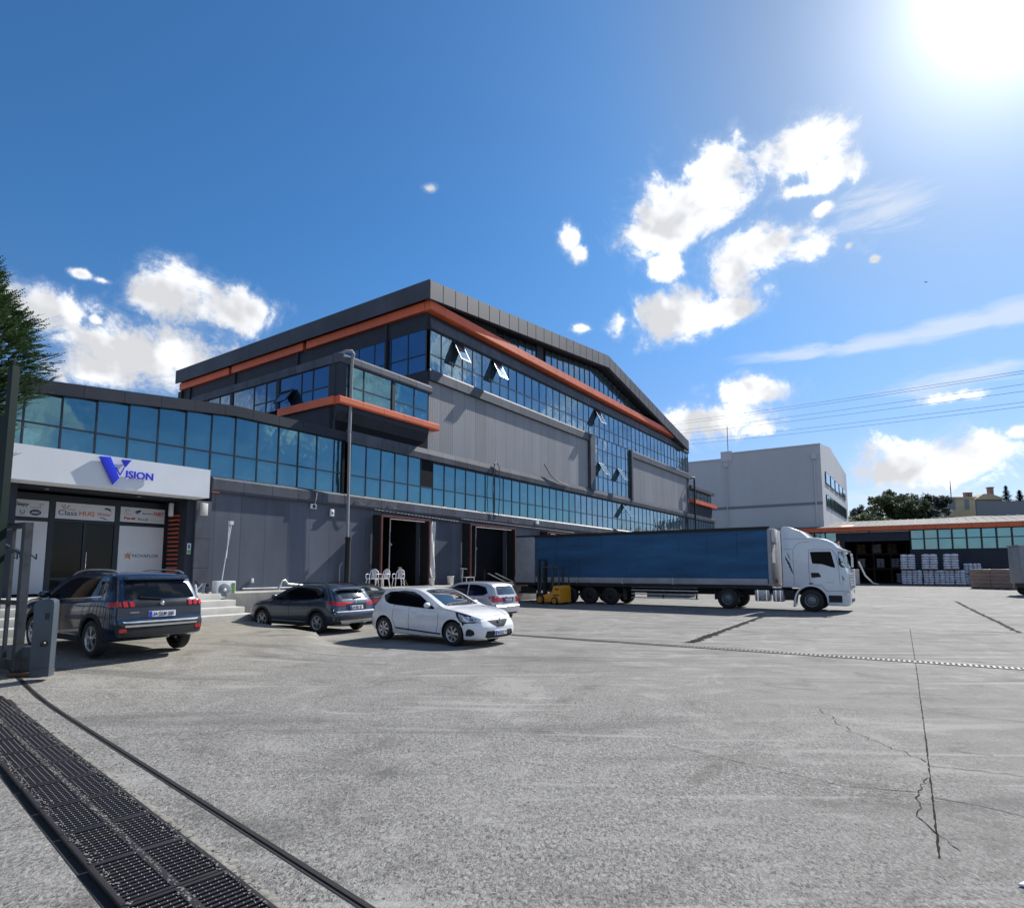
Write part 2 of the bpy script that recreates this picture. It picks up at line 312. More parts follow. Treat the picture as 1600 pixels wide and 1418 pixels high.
def tag(o, label=None, cat=None, group=None, kind=None):
    for k, v in (('label', label), ('category', cat), ('group', group), ('kind', kind)):
        if v: o[k] = v
    return o
def thing(name, label, cat, base=(0, 0, 0), fr='W', rz=0., group=None):
    o = bpy.data.objects.new(name, None); C.objects.link(o); o.empty_display_size = .3
    b = Vector(base)
    if fr == 'B': o.location = Wp(*b); o.rotation_euler = (0, 0, ANG); BASE[o.name] = b
    elif fr == 'L': o.location = b; o.rotation_euler = (0, 0, rz); BASE[o.name] = Vector((0, 0, 0))
    else: o.location = b; BASE[o.name] = b
    FR[o.name] = fr; return tag(o, label, cat, group)
def solo(name, mb, mats, label, cat, base, fr='W', group=None, kind=None, rz=0., **k):
    """a thing that is one mesh"""
    b = Vector(base)
    conv = {'B': lambda v: (v[0]-b[0], -(v[1]-b[1]), v[2]-b[2]), 'W': lambda v: (v[0]-b[0], v[1]-b[1], v[2]-b[2]), 'L': lambda v: v}[fr]
    o = bpy.data.objects.new(name, mb.data(name, mats, conv, **k)); C.objects.link(o)
    if fr == 'B': o.location = Wp(*b); o.rotation_euler = (0, 0, ANG)
    else: o.location = b; o.rotation_euler = (0, 0, rz)
    BASE[o.name] = b if fr != 'L' else Vector((0, 0, 0)); FR[o.name] = fr
    return tag(o, label, cat, group, kind)
def copy_thing(o, label=None, loc=None, rz=None):
    c = o.copy(); C.objects.link(c); BASE[c.name] = BASE[o.name]; FR[c.name] = FR[o.name]
    if label: c['label'] = label
    if loc is not None: c.location = loc
    if rz is not None: c.rotation_euler = (0, 0, rz)
    for p in list(o.children):
        q = p.copy(); C.objects.link(q); q.parent = c
        for g in list(p.children):
            h = g.copy(); C.objects.link(h); h.parent = q
    return c
def text_faces(txt, size, ext=.004, sx=1., bold=0., align='LEFT', shear=0.):
    cu = bpy.data.curves.new('lettering', 'FONT'); cu.body = txt; cu.size = size; cu.extrude = ext; cu.offset = bold; cu.align_x = align; cu.resolution_u = 3; cu.shear = shear
    ob = bpy.data.objects.new('lettering', cu); C.objects.link(ob)
    dg = bpy.context.evaluated_depsgraph_get(); me = bpy.data.meshes.new_from_object(ob.evaluated_get(dg))
    vs = [(v.co.x*sx, v.co.y, v.co.z) for v in me.vertices]; fs = [list(p.vertices) for p in me.polygons]
    bpy.data.objects.remove(ob); bpy.data.curves.remove(cu); bpy.data.meshes.remove(me)
    return vs, fs
def mb_text(mb, txt, size, fn, mi=0, **k):
    vs, fs = text_faces(txt, size, **k); return mb.add([fn(v) for v in vs], fs, mi)
def sst(a, b, x):
    t = max(0., min(1., (x-a)/(b-a))); return t*t*(3-2*t)
# ---------------------------------------------------------------- ground
E0, E1 = Vector((-9.06, 21.1)), Vector((-5.2, 16.9))
def gh(x, y):
    """yard is flat; the forecourt on the left is a little higher and ends in a low drop"""
    e = (E1-E0).normalized(); L = (E1-E0).length; px, py = x-E0.x, y-E0.y; t = px*e.x+py*e.y; D = px*e.y-py*e.x
    w = .2+max(0., t-L)*.9
    return .25*sst(0, w, D)*sst(7.5, 11.5, y)*(1-sst(0, 6, t-L))*(1-sst(30, 34, y))

def ground():
    def axis(rs):
        out = []
        for a, b, st in rs:
            n = max(1, round((b-a)/st)); out += [a+(b-a)*i/n for i in range(n)]
        return out+[rs[-1][1]]
    xs = axis([(-700, -60, 80), (-60, -24, 4), (-24, -12, .8), (-12, -3, .14), (-3, 6, .8), (6, 60, 6), (60, 900, 80)])
    ys = axis([(-300, -20, 40), (-20, 7, 3), (7, 14, .6), (14, 23, .14), (23, 40, 1.5), (40, 120, 10), (120, 1500, 120)])
    nx = len(xs); mb = MB(); mb.add([(x, y, gh(x, y)) for y in ys for x in xs], [(j*nx+i, j*nx+i+1, (j+1)*nx+i+1, (j+1)*nx+i) for j in range(len(ys)-1) for i in range(nx-1)], 0, True)
    m, nt, b = newmat('worn_concrete_yard'); N, Lk = nt.nodes, nt.links
    tc = N.new('ShaderNodeTexCoord'); P = tc.outputs['Object']
    def noise(sc, det=5, ro=.6, st=(1, 1, 1), dist=0., rot=0.):
        mp = N.new('ShaderNodeMapping'); mp.inputs['Scale'].default_value = st; mp.inputs['Rotation'].default_value = (0, 0, rot); Lk.new(P, mp.inputs[0])
        n = N.new('ShaderNodeTexNoise'); n.inputs['Scale'].default_value = sc; n.inputs['Detail'].default_value = det; n.inputs['Roughness'].default_value = ro; n.inputs['Distortion'].default_value = dist
        Lk.new(mp.outputs[0], n.inputs[0]); return n.outputs[0]
    def mr(x, a, b, c=0., d=1., t='LINEAR'):
        n = N.new('ShaderNodeMapRange'); n.interpolation_type = t; Lk.new(x, n.inputs[0])
        for i, q in enumerate((a, b, c, d)): n.inputs[1+i].default_value = q
        return n.outputs[0]
    def mixc(f, a, b, mode='MIX'):
        n = N.new('ShaderNodeMix'); n.data_type = 'RGBA'; n.blend_type = mode
        for s, q in ((n.inputs[0], f), (n.inputs[6], a), (n.inputs[7], b)):
            if isinstance(q, bpy.types.NodeSocket): Lk.new(q, s)
            else: s.default_value = q
        return n.outputs[2]
    def mm(op, a, b, c=0.):
        n = N.new('ShaderNodeMath'); n.operation = op
        for s, q in zip(n.inputs, (a, b, c)):
            if isinstance(q, bpy.types.NodeSocket): Lk.new(q, s)
            else: s.default_value = q
        return n.outputs[0]
    big = noise(.16, 5, .6, dist=.6); mid = noise(1.1, 6, .65, dist=.8); fine = noise(40, 5, .7, (1, .6, 1), dist=1.1, rot=.5); grit = noise(95, 3, .7, dist=.6); streak = noise(.8, 6, .7, (.35, 2.2, 1), 1.2, .5)
    sx = N.new('ShaderNodeSeparateXYZ'); Lk.new(P, sx.inputs[0])
    # worn zone (exposed aggregate) in the near middle; smoother cement skin to the right and far away
    wear = mm('ADD', mr(sx.outputs[0], -4.5, 9.0, 1., .12), mr(big, .35, .65, -.4, .4)); wear = mr(wear, .0, .7, .12, 1., 'SMOOTHSTEP')
    nearf = mr(sx.outputs[1], 8, 17, 1., .3); wear = mm('MULTIPLY', wear, nearf)
    col = mixc(mr(mid, .35, .68), (.15, .145, .137, 1), (.25, .243, .23, 1))
    col = mixc(mr(big, .42, .62), col, (.18, .175, .165, 1))
    col = mixc(mm('MULTIPLY', mr(streak, .5, .66), .55), col, (.29, .284, .27, 1))
    dust = mm('MULTIPLY', mr(sx.outputs[0], -2.5, -7.5, 0., 1., 'SMOOTHSTEP'), mr(sx.outputs[1], 6.0, 11., .0, 1., 'SMOOTHSTEP'))
    col = mixc(mm('MULTIPLY', dust, .8), col, mixc(mr(mid, .35, .65), (.235, .208, .15, 1), (.34, .308, .24, 1)))
    agg = mixc(mr(fine, .38, .62), (.045, .044, .043, 1), (.37, .362, .344, 1))
    col = mixc(mm('MULTIPLY', wear, .78), col, agg)
    sp = mr(grit, .54, .60, 0., 1.); col = mixc(mm('MULTIPLY', sp, .4), col, (.06, .058, .055, 1))
    pv = N.new('ShaderNodeTexVoronoi'); pv.inputs['Scale'].default_value = 9.; pv.inputs['Randomness'].default_value = 1.; Lk.new(P, pv.inputs[0]); col = mixc(mr(pv.outputs['Distance'], .05, .11, .75, 0.), col, (.03, .029, .028, 1))
    blot = noise(.55, 6, .72, dist=1.8); col = mixc(mr(blot, .54, .66, 0., .5), col, (.07, .068, .063, 1)); col = mixc(mr(blot, .46, .36, 0., .42), col, (.33, .323, .306, 1))
    tyre = noise(.35, 3, .5, (.5, 3.0, 1), .8, -.45); col = mixc(mr(tyre, .57, .66, 0., .45), col, (.085, .084, .082, 1)); arc = noise(.5, 4, .6, (.28, 3.2, 1), 1.4, .25); col = mixc(mr(arc, .58, .66, 0., .4), col, (.36, .355, .335, 1))
    Lk.new(col, b.inputs['Base Color'])
    Lk.new(mr(mid, .3, .7, .78, .95), b.inputs['Roughness']); b.inputs['Specular IOR Level'].default_value = .16
    hgt = mm('ADD', mm('MULTIPLY', fine, .55), mm('MULTIPLY', mid, .5)); hgt = mm('ADD', hgt, mm('MULTIPLY', streak, .6)); hgt = mm('ADD', hgt, mm('MULTIPLY', grit, .25))
    bp = N.new('ShaderNodeBump'); bp.inputs['Strength'].default_value = .85; bp.inputs['Distance'].default_value = .02; Lk.new(hgt, bp.inputs['Height']); Lk.new(bp.outputs[0], b.inputs['Normal'])
    o = mb.build('ground', m, recalc=False); tag(o, kind='structure')
ground()
def strip(mb, pts, w, z=.004, jit=0., seed=1, mi=0):
    """thin irregular line lying on the ground"""
    r = random.Random(seed); P = []
    for a, b in zip(pts, pts[1:]):
        a, b = Vector(a), Vector(b); n = max(1, int((b-a).length/(.06 if jit else 1.)))
        for i in range(n):
            q = a.lerp(b, i/n); d = (b-a).normalized(); P.append(q+Vector((-d.y, d.x))*r.uniform(-jit, jit)*(1 if 0 < i else .3))
    P.append(Vector(pts[-1])); vs = []
    for i, p in enumerate(P):
        d = (P[min(i+1, len(P)-1)]-P[max(0, i-1)]).normalized(); nn = Vector((-d.y, d.x))*w/2*(r.uniform(.4, 1.4) if jit else 1)
        vs += [(p.x+nn.x, p.y+nn.y, z+gh(*p)), (p.x-nn.x, p.y-nn.y, z+gh(*p))]
    return mb.add(vs, [(2*i, 2*i+1, 2*i+3, 2*i+2) for i in range(len(P)-1)], mi)
mt['crack'] = mat('crack_dark', (.018, .017, .016), .95, spec=.05)
mt['patch'] = mat('pale_cement', (.16, .155, .145), .8, var=.2)
g2 = lambda u, v: Vector(G(u, v)[:2])
for nm, pts, w, j in [('expansion_joint', [(1422, 983), (1432, 1045), (1446, 1150), (1460, 1270), (1468, 1340)], .014, .004), ('expansion_joint', [(1420, 984), (1520, 986), (1640, 990)], .03, .005),
        ('surface_crack', [(1283, 1108), (1330, 1144), (1380, 1162), (1447, 1190)], .009, .05), ('surface_crack', [(1449, 1196), (1520, 1203), (1600, 1213)], .008, .03),
        ('expansion_joint', [(1040, 1163), (1200, 1201), (1320, 1228), (1440, 1238)], .007, .006), ('expansion_joint', [(1458, 1246), (1530, 1258), (1620, 1280)], .008, .006),
        ('surface_crack', [(1449, 1215), (1436, 1235), (1434, 1250), (1440, 1262), (1433, 1275), (1445, 1285), (1460, 1300), (1480, 1312), (1502, 1330)], .009, .02),
        ('surface_crack', [(1493, 939), (1530, 958), (1560, 972), (1592, 988)], .13, .06), ('surface_crack', [(1486, 1172), (1520, 1177), (1552, 1180)], .010, .03)]:
    mb = MB(); strip(mb, [g2(*p) for p in pts], w, jit=j, seed=len(pts)); tag(mb.build(nm, mt['crack'], recalc=False), kind='structure')
# long drain channel across the yard, with its slotted cover
def drain():
    a, b = g2(700, 985), g2(1700, 1052); d = (b-a).normalized(); n = Vector((-d.y, d.x)); L = (b-a).length
    t = thing('drain_channel', 'long thin slotted drain channel crossing the yard in front of the truck', 'drain', (a.x, a.y, 0))
    mb = MB(); w = .13
    mb.add([(*(a+n*s*w), .004) for s in (-1, 1)]+[(*(b+n*s*w), .004) for s in (-1, 1)], [(0, 1, 3, 2)]); mb.build('channel_shade_strip', mt['pit_shade'], t, recalc=False)  # flat dark sheet under the cover paints the channel's inner shade
    mb = MB()
    for s in (-1, 1): mb.bar((*(a+n*s*w), .006), (*(b+n*s*w), .006), .022, .016)
    for i in range(int(L/.095)):
        c = a+d*(i*.095)
        if abs(i*.095-14.6) < .12: continue
        mb.bar((*(c-n*w), .009), (*(c+n*w), .009), .042, .01)
    mb.build('slotted_cover', mt['drainsteel'], t)
drain()
mb = MB(); strip(mb, [g2(1076, 1004), g2(1188, 963)], .34, jit=.04, seed=3); tag(mb.build('trench_patch', mt['crack'], recalc=False), kind='structure')
mb = MB(); strip(mb, [g2(1068, 1003), g2(1184, 963)], .14, z=.009, jit=.03, seed=5); tag(mb.build('trench_fill', mt['patch'], recalc=False), kind='structure')
# gate rail along the left
ra, rb = g2(10, 1059), g2(573, 1418); rd = (rb-ra).normalized(); rn = Vector((rd.y, -rd.x)); rb2 = rb+rd*2
def gz(p, h=0): return (p.x, p.y, gh(p.x, p.y)+h)
t = thing('gate_rail', 'narrow rusty steel gate rail set in the concrete beside the drain plates', 'rail', (ra.x, ra.y, 0))
mb = MB(); strip(mb, [ra, rb2], .07, z=.004); mb.build('groove_shade_strip', mt['pit_shade'], t, recalc=False)  # flat dark strip paints the shade of a groove along the rail
mb = MB()
for i in range(12):
    p, q = ra.lerp(rb2, i/12), ra.lerp(rb2, (i+1)/12); mb.bar(gz(p, .006), gz(q, .006), .02, .012)
mb.build('steel_rail', mt['iron'], t)
# cast-iron drain plates
def plates():
    l0 = g2(262, 1293); dirv = (g2(420, 1418)-g2(66, 1140)).normalized(); nn = Vector((dirv.y, -dirv.x))  # nn: to the left/near side
    if nn.x > 0: nn = -nn
    Wd, Ln = .60, .69; proto = None
    mbp = MB(); strip(mbp, [l0-dirv*9+nn*Wd/2, l0+dirv*4+nn*Wd/2], Wd+.10, z=.004); tag(mbp.build('trench_shade_strip', mt['pit_shade'], recalc=False), kind='structure')  # flat dark sheet below the plates paints the shade of a trench
    ORD = ['lowest', 'second', 'third', 'fourth', 'fifth', 'sixth', 'seventh', 'eighth', 'ninth', 'tenth', 'eleventh', 'twelfth', 'thirteenth', 'fourteenth', 'fifteenth', 'sixteenth']
    for i in range(-11, 5):
        c = l0+dirv*(i*.70)+nn*Wd/2
        rz = atan2(dirv.y, dirv.x)+rnd.uniform(-.012, .012)
        if proto is None:
            o = thing('drain_grate', 'x', 'drain grate', (c.x, c.y, .008), 'L', rz); proto = o
            mb = MB(); hl, hw = Ln/2, Wd/2
            mb.box(-hl, -hl+.03, -hw, hw, .0, .028); mb.box(hl-.03, hl, -hw, hw, .0, .028)
            for s in (-1, 0, 1): w = .05 if s == 0 else .032; mb.box(-hl+.03, hl-.03, s*(hw-.032/2)-w/2, s*(hw-.032/2)+w/2, 0, .0285)
            mb.build('grate_frame', mt['iron'], o, bevel=.003)
            mb = MB(); k = 12
            for j in range(k):
                x = -hl+.045+(Ln-.09)*(j+.5)/k
                for s in (-1, 1): mb.box(x-.012, x+.012, min(s*.025, s*(hw-.032)), max(s*.025, s*(hw-.032)), 0, .024)
            
            for j in range(k):
                x = -hl+.045+(Ln-.09)*(j+.5)/k
                for s in (-1, 1):
                    for q in range(5):
                        y = s*(.05+q*.047); mb.lathe([(.0048, .023), (.003, .028), (0.0005, .029)], (x, y, 0), 'z', 5, mi=1)
            mb.m = mb.m; mb.build('slats', [mt['iron'], mt['blind']], o)
        else:
            o = copy_thing(proto, None, (c.x, c.y, .008+rnd.uniform(0, .008)), rz)
        o.rotation_euler = (rnd.uniform(-.006, .006), rnd.uniform(-.006, .006), rz)
        o['group'] = 'cast iron drain plates beside the gate rail'; o['label'] = 'rusty cast iron drain plate, '+ORD[4-i]+' up the strip from the bottom edge'
plates()
# ---------------------------------------------------------------- big building
WIN = []
def bay(par, s0, s1, z0, z1, ztr, o, gm, fw=.055, label=None, face='o', sc=25.1, name='window'):
    """one bay of curtain wall: frame and panes. face 'o': lies in the plane o, spans s. face 's': lies in plane s=o, spans the outward axis"""
    fr = MB(); gl = MB(); r = lambda: rnd.uniform(-.006, .006)
    def q(a, z, d): return (a, o+d, z) if face == 'o' else (o-d, a, z)
    def bx(m, a0, a1, zz0, zz1, d0, d1):
        p, t = q(a0, zz0, d0), q(a1, zz1, d1); m.box(min(p[0], t[0]), max(p[0], t[0]), min(p[1], t[1]), max(p[1], t[1]), zz0, zz1)
    bx(fr, s0, s0+fw/2, z0, z1, -.05, .03); bx(fr, s1-fw/2, s1, z0, z1, -.05, .03)
    zs = [z0]+(list(ztr) if isinstance(ztr, (list, tuple)) else [ztr] if ztr else [])+[z1]
    for z in zs: h = fw/2; bx(fr, s0+fw/2, s1-fw/2, max(z0, z-h), min(z1, z+h), -.05, .028)
    for a, b in zip(zs, zs[1:]):
        gl.add([q(s0+fw/2, a, r()), q(s1-fw/2, a, r()), q(s1-fw/2, b, r()), q(s0+fw/2, b, r())], [(0, 1, 2, 3)])
    WIN.append((name, fr, gl, gm, par, (s0+s1)/2, label))
def flush(par, limit=100):
    ws = [w for w in WIN if w[4] == par]; ws.sort(key=lambda w: w[5])
    main, rest = ws[:limit], ws[limit:]
    for nm, fr, gl, gm, p, s, lab in main:
        f = fr.build(nm, mt['frame'], p, recalc=False)
        if lab: f['label'] = lab
        gl.build('pane', mt[gm], f, recalc=False)
    if rest:
        a, b = MB(), MB(); 
        for nm, fr, gl, gm, p, s, lab in rest: a.add(fr.v, fr.f); b.add(gl.v, gl.f)
        f = a.build('far_windows', mt['frame'], par, recalc=False); f['kind'] = 'stuff'
        b.build('far_panes', mt[rest[-1][3]], f, recalc=False)
    WIN[:] = [w for w in WIN if w[4] != par]
def sash(par, s0, s1, z0, z1, o, gm, ang=32, label='top hung window pushed open', face='o'):
    """top-hung sash swung outwards"""
    a = radians(ang); h = z1-z0; fr, gl = MB(), MB()
    def q(x, t, d):
        oo = sin(a)*t+cos(a)*d; z = z1-cos(a)*t+sin(a)*d
        return (x, o+.05+oo, z) if face == 'o' else (o-.05-oo, x, z)
    def slab(x0, x1, t0, t1, d0, d1, m): m.add([q(x, t, d) for x in (x0, x1) for t in (t0, t1) for d in (d0, d1)], [(0, 1, 3, 2), (4, 6, 7, 5), (0, 4, 5, 1), (2, 3, 7, 6), (0, 2, 6, 4), (1, 5, 7, 3)])
    w = .05
    slab(s0, s0+w, 0, h, -.02, .03, fr); slab(s1-w, s1, 0, h, -.02, .03, fr); slab(s0+w, s1-w, 0, w, -.02, .03, fr); slab(s0+w, s1-w, h-w, h, -.02, .03, fr)
    gl.add([q(s0+w, w, .012), q(s1-w, w, .012), q(s1-w, h-w, .012), q(s0+w, h-w, .012)], [(0, 1, 2, 3)])
    slab(s0+.02, s0+.04, h*.5, h*.5+.03, -.45*h*sin(a)-.1, -.02, fr)
    f = fr.build('open_sash', mt['frame'], par, recalc=False); f['label'] = label; gl.build('pane', mt[gm], f, recalc=False)
def panels(mb, s0, s1, o0, o1, z0, z1, w=1.18, gap=.012, mi=0):
    """row of cassette panels with real gaps"""
    n = max(1, round((s1-s0)/w)); st = (s1-s0)/n
    for i in range(n):
        mb.box(s0+i*st+(gap/2 if i else 0), s0+(i+1)*st-(gap/2 if i < n-1 else 0), o0, o1, z0, z1, mi)
hall = thing('factory_building', 'large dark grey factory hall with orange band and long rows of blue reflective windows', 'building', (25.1, 0, 0), 'B')
SE = 71.2
PK = (47.9, 20.95); ZL, ZR = 18.4, 16.75
def rz_(s): return ZL+(PK[1]-ZL)*(s-25.1)/(PK[0]-25.1) if s < PK[0] else PK[1]+(ZR-PK[1])*(s-PK[0])/(SE-PK[0])
# core of the hall and its yard-side walls
mb = MB(); mb.prism([(25.16, 0), (SE-.05, 0), (SE-.05, rz_(SE)-.9), (PK[0], PK[1]-.6), (25.16, ZL-.6)], 'y', -27.4, -.32)
mb.v = [(v[0], v[1], v[2]) for v in mb.v]; mb.build('core_wall', mt['void'], hall)
# y-prism gives (x,t,z) = (s,o,z): fine in the building frame
mb = MB()
mb.box(25.1, SE, -.30, .0, 16.5, 16.76); mb.box(25.1, 45.8, -.30, -.02, 12.8, 13.47) ; mb.box(53.7, SE, -.30, -.02, 12.8, 13.47); mb.box(25.1, SE, -.30, -.01, 15.85, 16.5)
mb.box(45.0, 45.86, -.30, .02, 8.6, 12.8); mb.box(53.66, 54.0, -.30, .02, 8.6, 12.8)
mb.box(25.1, 81.5, -.30, -.02, 8.0, 8.6)
mb.build('upper_wall', mt['anthracite'], hall)
mb = MB(); mb.box(25.1, 45.0, -.29, -.05, 8.6, 12.8); o = mb.build('cladding_panel', mt['cladding'], hall)
mb = MB(); mb.box(54.0, SE-.6, -.29, -.05, 8.6, 12.8); o = mb.build('cladding_panel', mt['cladding'], hall)
for a_, b_, c_, d_, e_ in ((45.0, 45.86, .022, .22, 13.4), (53.66, 54.0, .022, .2, 13.4), (SE-.6, SE, -.29, .03, 12.8)):
    mb = MB(); mb.box(a_, b_, c_, d_, 8.62, e_); mb.build('vertical_trim', mt['cap'], hall)
mb = MB()
def capprof(mb, s0, s1, prof, w=1.18, gap=.014, mi=0):
    n = max(1, round((s1-s0)/w)); st = (s1-s0)/n
    for i in range(n): mb.prism([(a, b) for a, b in prof], 'x', s0+i*st+gap/2, s0+(i+1)*st-gap/2, mi)
capprof(mb, 25.1, SE, [(-.0, 15.86), (.15, 15.9), (.12, 16.4), (.09, 16.5), (0, 16.5)]); mb.build('upper_ledge', mt['cap'], hall)
for a_, b_ in ((25.1, 45.0), (54., SE)): mb = MB(); capprof(mb, a_, b_, [(-.0, 12.82), (.13, 12.82), (.12, 13.36), (.09, 13.45), (0, 13.45)]); mb.build('middle_ledge', mt['cap'], hall)
mb = MB(); capprof(mb, 19.2, 81.4, [(-.0, 8.14), (.12, 8.14), (.14, 8.45), (.08, 8.74), (-.04, 8.76), (-.04, 8.5), (0, 8.5)]); mb.build('eave', mt['cap'], hall)
mb = MB(); capprof(mb, 19.2, 81.4, [(-.02, 5.0), (.12, 5.0), (.14, 5.1), (.14, 5.5), (.02, 5.6), (-.02, 5.6)]); mb.build('sill_band', mt['cap'], hall)
# orange band round the corner
mb = MB(); capprof(mb, 24.70, SE-1.2, [(0, 16.77), (.38, 16.77), (.45, 16.82), (.45, 17.3), (.0, 17.36)], 1.3); mb.build('orange_band', mt['orange'], hall)
mb = MB()
n = 20; st = 25.6/n
br = [-27.4+i*st for i in range(n+1)]
for i in range(n):
    a, b = br[i]+.008, br[i+1]-.008
    if i in (5, 12): b -= .35
    b = min(b, -.02); mb.box(24.68, 25.12, a+.0, b, 16.78, 17.32)
mb.box(24.68, 25.12, -1.8, -.02, 16.78, 17.32)
f = mb.build('orange_side_band', mt['orange'], hall)
# roof fascia
OV = .65
mb = MB(); k = 40
for i in range(k):
    a = 25.1-OV+(SE-1.6-25.1+OV)*i/k; b = 25.1-OV+(SE-1.6-25.1+OV)*(i+1)/k
    if a < PK[0] < b: pts = [a, PK[0], b]
    else: pts = [a, b]
    for p, q in zip(pts, pts[1:]):
        p += .003; q -= .003
        mb.prism([(p, rz_(p)-1.08), (q, rz_(q)-1.08), (q, rz_(q)), (p, rz_(p))], 'y', OV-.3, OV)
for i in range(1, k):
    a = 25.1-OV+(SE-1.6-25.1+OV)*i/k; mb.box(a-.012, a+.012, OV+.001, OV+.008, rz_(a)-1.07, rz_(a)-.01, 1)
mb.build('roof_fascia', [mt['fascia'], mt['galvseam']], hall)
mb = MB(); mb.prism([(25.1-OV+.05, ZL-.95), (PK[0], PK[1]-.95), (SE-1.7, rz_(SE-1.7)-.95), (SE-1.7, rz_(SE-1.7)-.1), (PK[0], PK[1]-.1), (25.1-OV+.05, ZL-.1)], 'y', -27.6, OV-.302)
mb.build('roof', mt['anthracite'], hall)
mb = MB()
for i in range(24):
    a, b = -27.6+(OV+27.6-.005)*i/24+.003, -27.6+(OV+27.6-.005)*(i+1)/24-.003; mb.box(25.1-OV-.03, 25.1-OV+.045, a, b, ZL-1.1, ZL)
mb.build('side_fascia', mt['fascia'], hall)
# windows, yard side
OPEN_U = {27: 'first open sash from the corner, top row', 31: 'second open sash from the corner, top row', 46: 'third open sash, top row above the glazed bay'}
s = 25.2; i = 0
while s < SE-.2:
    if 31.1 > s > 27.1 and False: pass
    bay(hall, s, min(s+1, SE-.02), 13.47, 15.85, 14.38, -.03, 'glassup'); 
    n_ = int(s)
    if n_ in OPEN_U: sash(hall, s+.03, s+.97, 14.4, 15.8, -.03, 'glassside', 27, OPEN_U[n_])
    s += 1; i += 1
for i in range(8):
    a = 45.86+i*.975; bay(hall, a, a+.975, 8.76, 13.46, [10.0, 11.2, 12.4], -.03, 'glassup')
sash(hall, 46.85, 47.8, 10.0, 11.2, -.03, 'glassup', 30, 'lower left open sash in the tall glazed bay'); sash(hall, 50.75, 51.7, 10.0, 11.2, -.03, 'glassup', 30, 'lower right open sash in the tall glazed bay')
s = 19.6; i = 0
while s < 81:
    if i == 5:
        bay(hall, s, s+1, 5.6, 8.14, 6.57, -.03, 'glass'); mbv = MB(); mbv.box(s+.06, s+.94, -.02, .0, 6.62, 8.1); f = mbv.build('open_pane_shade', mt['void'], hall); f['label'] = 'dark slab painting the shade of one open pane in the lower strip'  # near-black slab over the glass paints the shade of an open pane
    else: bay(hall, s, min(s+1, 81.3), 5.6, 8.14, 6.57, -.03, 'glass' if s < 42 else 'glassup')
    s += 1; i += 1
sash(hall, 51.65, 52.55, 6.6, 8.0, -.03, 'glassup', 34, 'open sash in the long lower strip')
# clerestory under the gable
s = 32.
while s < 62.2:
    zt = min(rz_(s), rz_(s+.9))-1.12; z0 = 17.4
    if zt-z0 > .35 and not (37.0 < s < 38.2): bay(hall, s, s+.93, z0, zt, None, -.28, 'glassup', .11)
    s += .93
mb = MB()
for a, b in ((25.2, 32.0), (62.0, SE-2.6)):
    mb.prism([(a, 16.77), (b, 16.77), (b, rz_(b)-.9), (a, rz_(a)-.9)], 'y', -.3, -.2)
mb.box(37.2, 38.1, -.3, -.2, 16.77, rz_(37.2)-.95); mb.box(32, 62, -.3, -.2, 16.77, 17.39)
mb.build('gable_wall', mt['anthracite'], hall)
# shaded left side of the hall (plane s = 25.1)
mb = MB(); mb.box(24.9, 25.14, -28.0, -.01, 15.8, 16.77); mb.box(24.9, 25.14, -28.0, -17.2, 8.0, 15.8); mb.box(24.9, 25.14, -17.2, -.01, 8.0, 13.3)
for a, b in ((-27.6, -24.9), (-21.9, -21.4), (-12.2, -11.7), (-3.1, -.05)): mb.box(24.86, 25.14, a, b, 17.33, ZL-.96)
mb.box(24.95, 25.15, -24.9, -.05, 16.78, 17.45)
mb.build('side_wall', mt['anthracite'], hall)
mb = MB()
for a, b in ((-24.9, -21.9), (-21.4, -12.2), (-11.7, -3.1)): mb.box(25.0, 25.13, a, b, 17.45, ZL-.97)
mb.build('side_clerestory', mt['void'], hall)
mb = MB()
for y in (-26., -19.5, -11.9, -3.3): mb.box(24.76, 24.895, y, y+.14, 12., 16.76)
mb.box(24.72, 24.88, -27.3, -27.1, 12.0, 16.7); mb.build('side_pilaster', mt['anthracite'], hall)
y = -17.1
while y < -.2:
    w = 1.42; bay(hall, y, min(y+w, -.03), 13.3, 15.8, 14.3, 24.93, 'glassside', .06, face='s'); y += w
# glazed projecting bay over the low wing
BS0, BS1, BO = 18.45, 24.85, .42
mb = MB(); mb.box(BS0+.08, 25.0, -13., BO-.34, 8.5, 12.0); mb.build('bay_core', mt['void'], hall)
mb = MB(); mb.box(BS0, BS0+.42, BO-.34, BO-.02, 10.2, 11.86); mb.box(21.9, 22.1, BO-.3, BO-.01, 10.2, 11.86); mb.box(BS0-.02, BS0+.4, -.35, BO-.341, 10.2, 11.86)
for y in (-4.6, -8.9, -12.9): mb.box(BS0-.03, BS0+.09, y, y+.28, 10.2, 11.86)
mb.box(BS0-.02, BS0+.079, -13, BO-.345, 8.5, 9.8)
mb.prism([(BO-.02, 9.8), (BO-.02, 9.55), (.02, 9.0), (.02, 8.6), (-.25, 8.6), (-.25, 9.8)], 'x', BS0-.02, BS1-.1); mb.build('bay_wall', mt['anthracite'], hall)
mb = MB(); capprof(mb, BS0-.05, BS1+.1, [(-.1, 11.86), (BO+.02, 11.86), (BO+.05, 11.95), (BO+.05, 12.2), (BO-.1, 12.34), (-.1, 12.34)], 1.3)
for i in range(9): mb.box(BS0-.07, BS0+.2, -13.+i*1.44+.01, -13.+(i+1)*1.44-.01, 11.86, 12.28)
mb.build('bay_cap', mt['cap'], hall)
mb = MB(); capprof(mb, BS0-.05, 25.5, [(-.0, 9.82), (BO+.10, 9.82), (BO+.12, 9.9), (BO+.12, 10.15), (BO+.05, 10.2), (-.0, 10.2)], 1.35)
for i in range(4): mb.box(BS0-.18, BS0+.05, -4.2+i*1.1+.01, -4.2+(i+1)*1.1-.01, 9.8, 10.19)
mb.build('bay_orange_band', mt['orange'], hall)
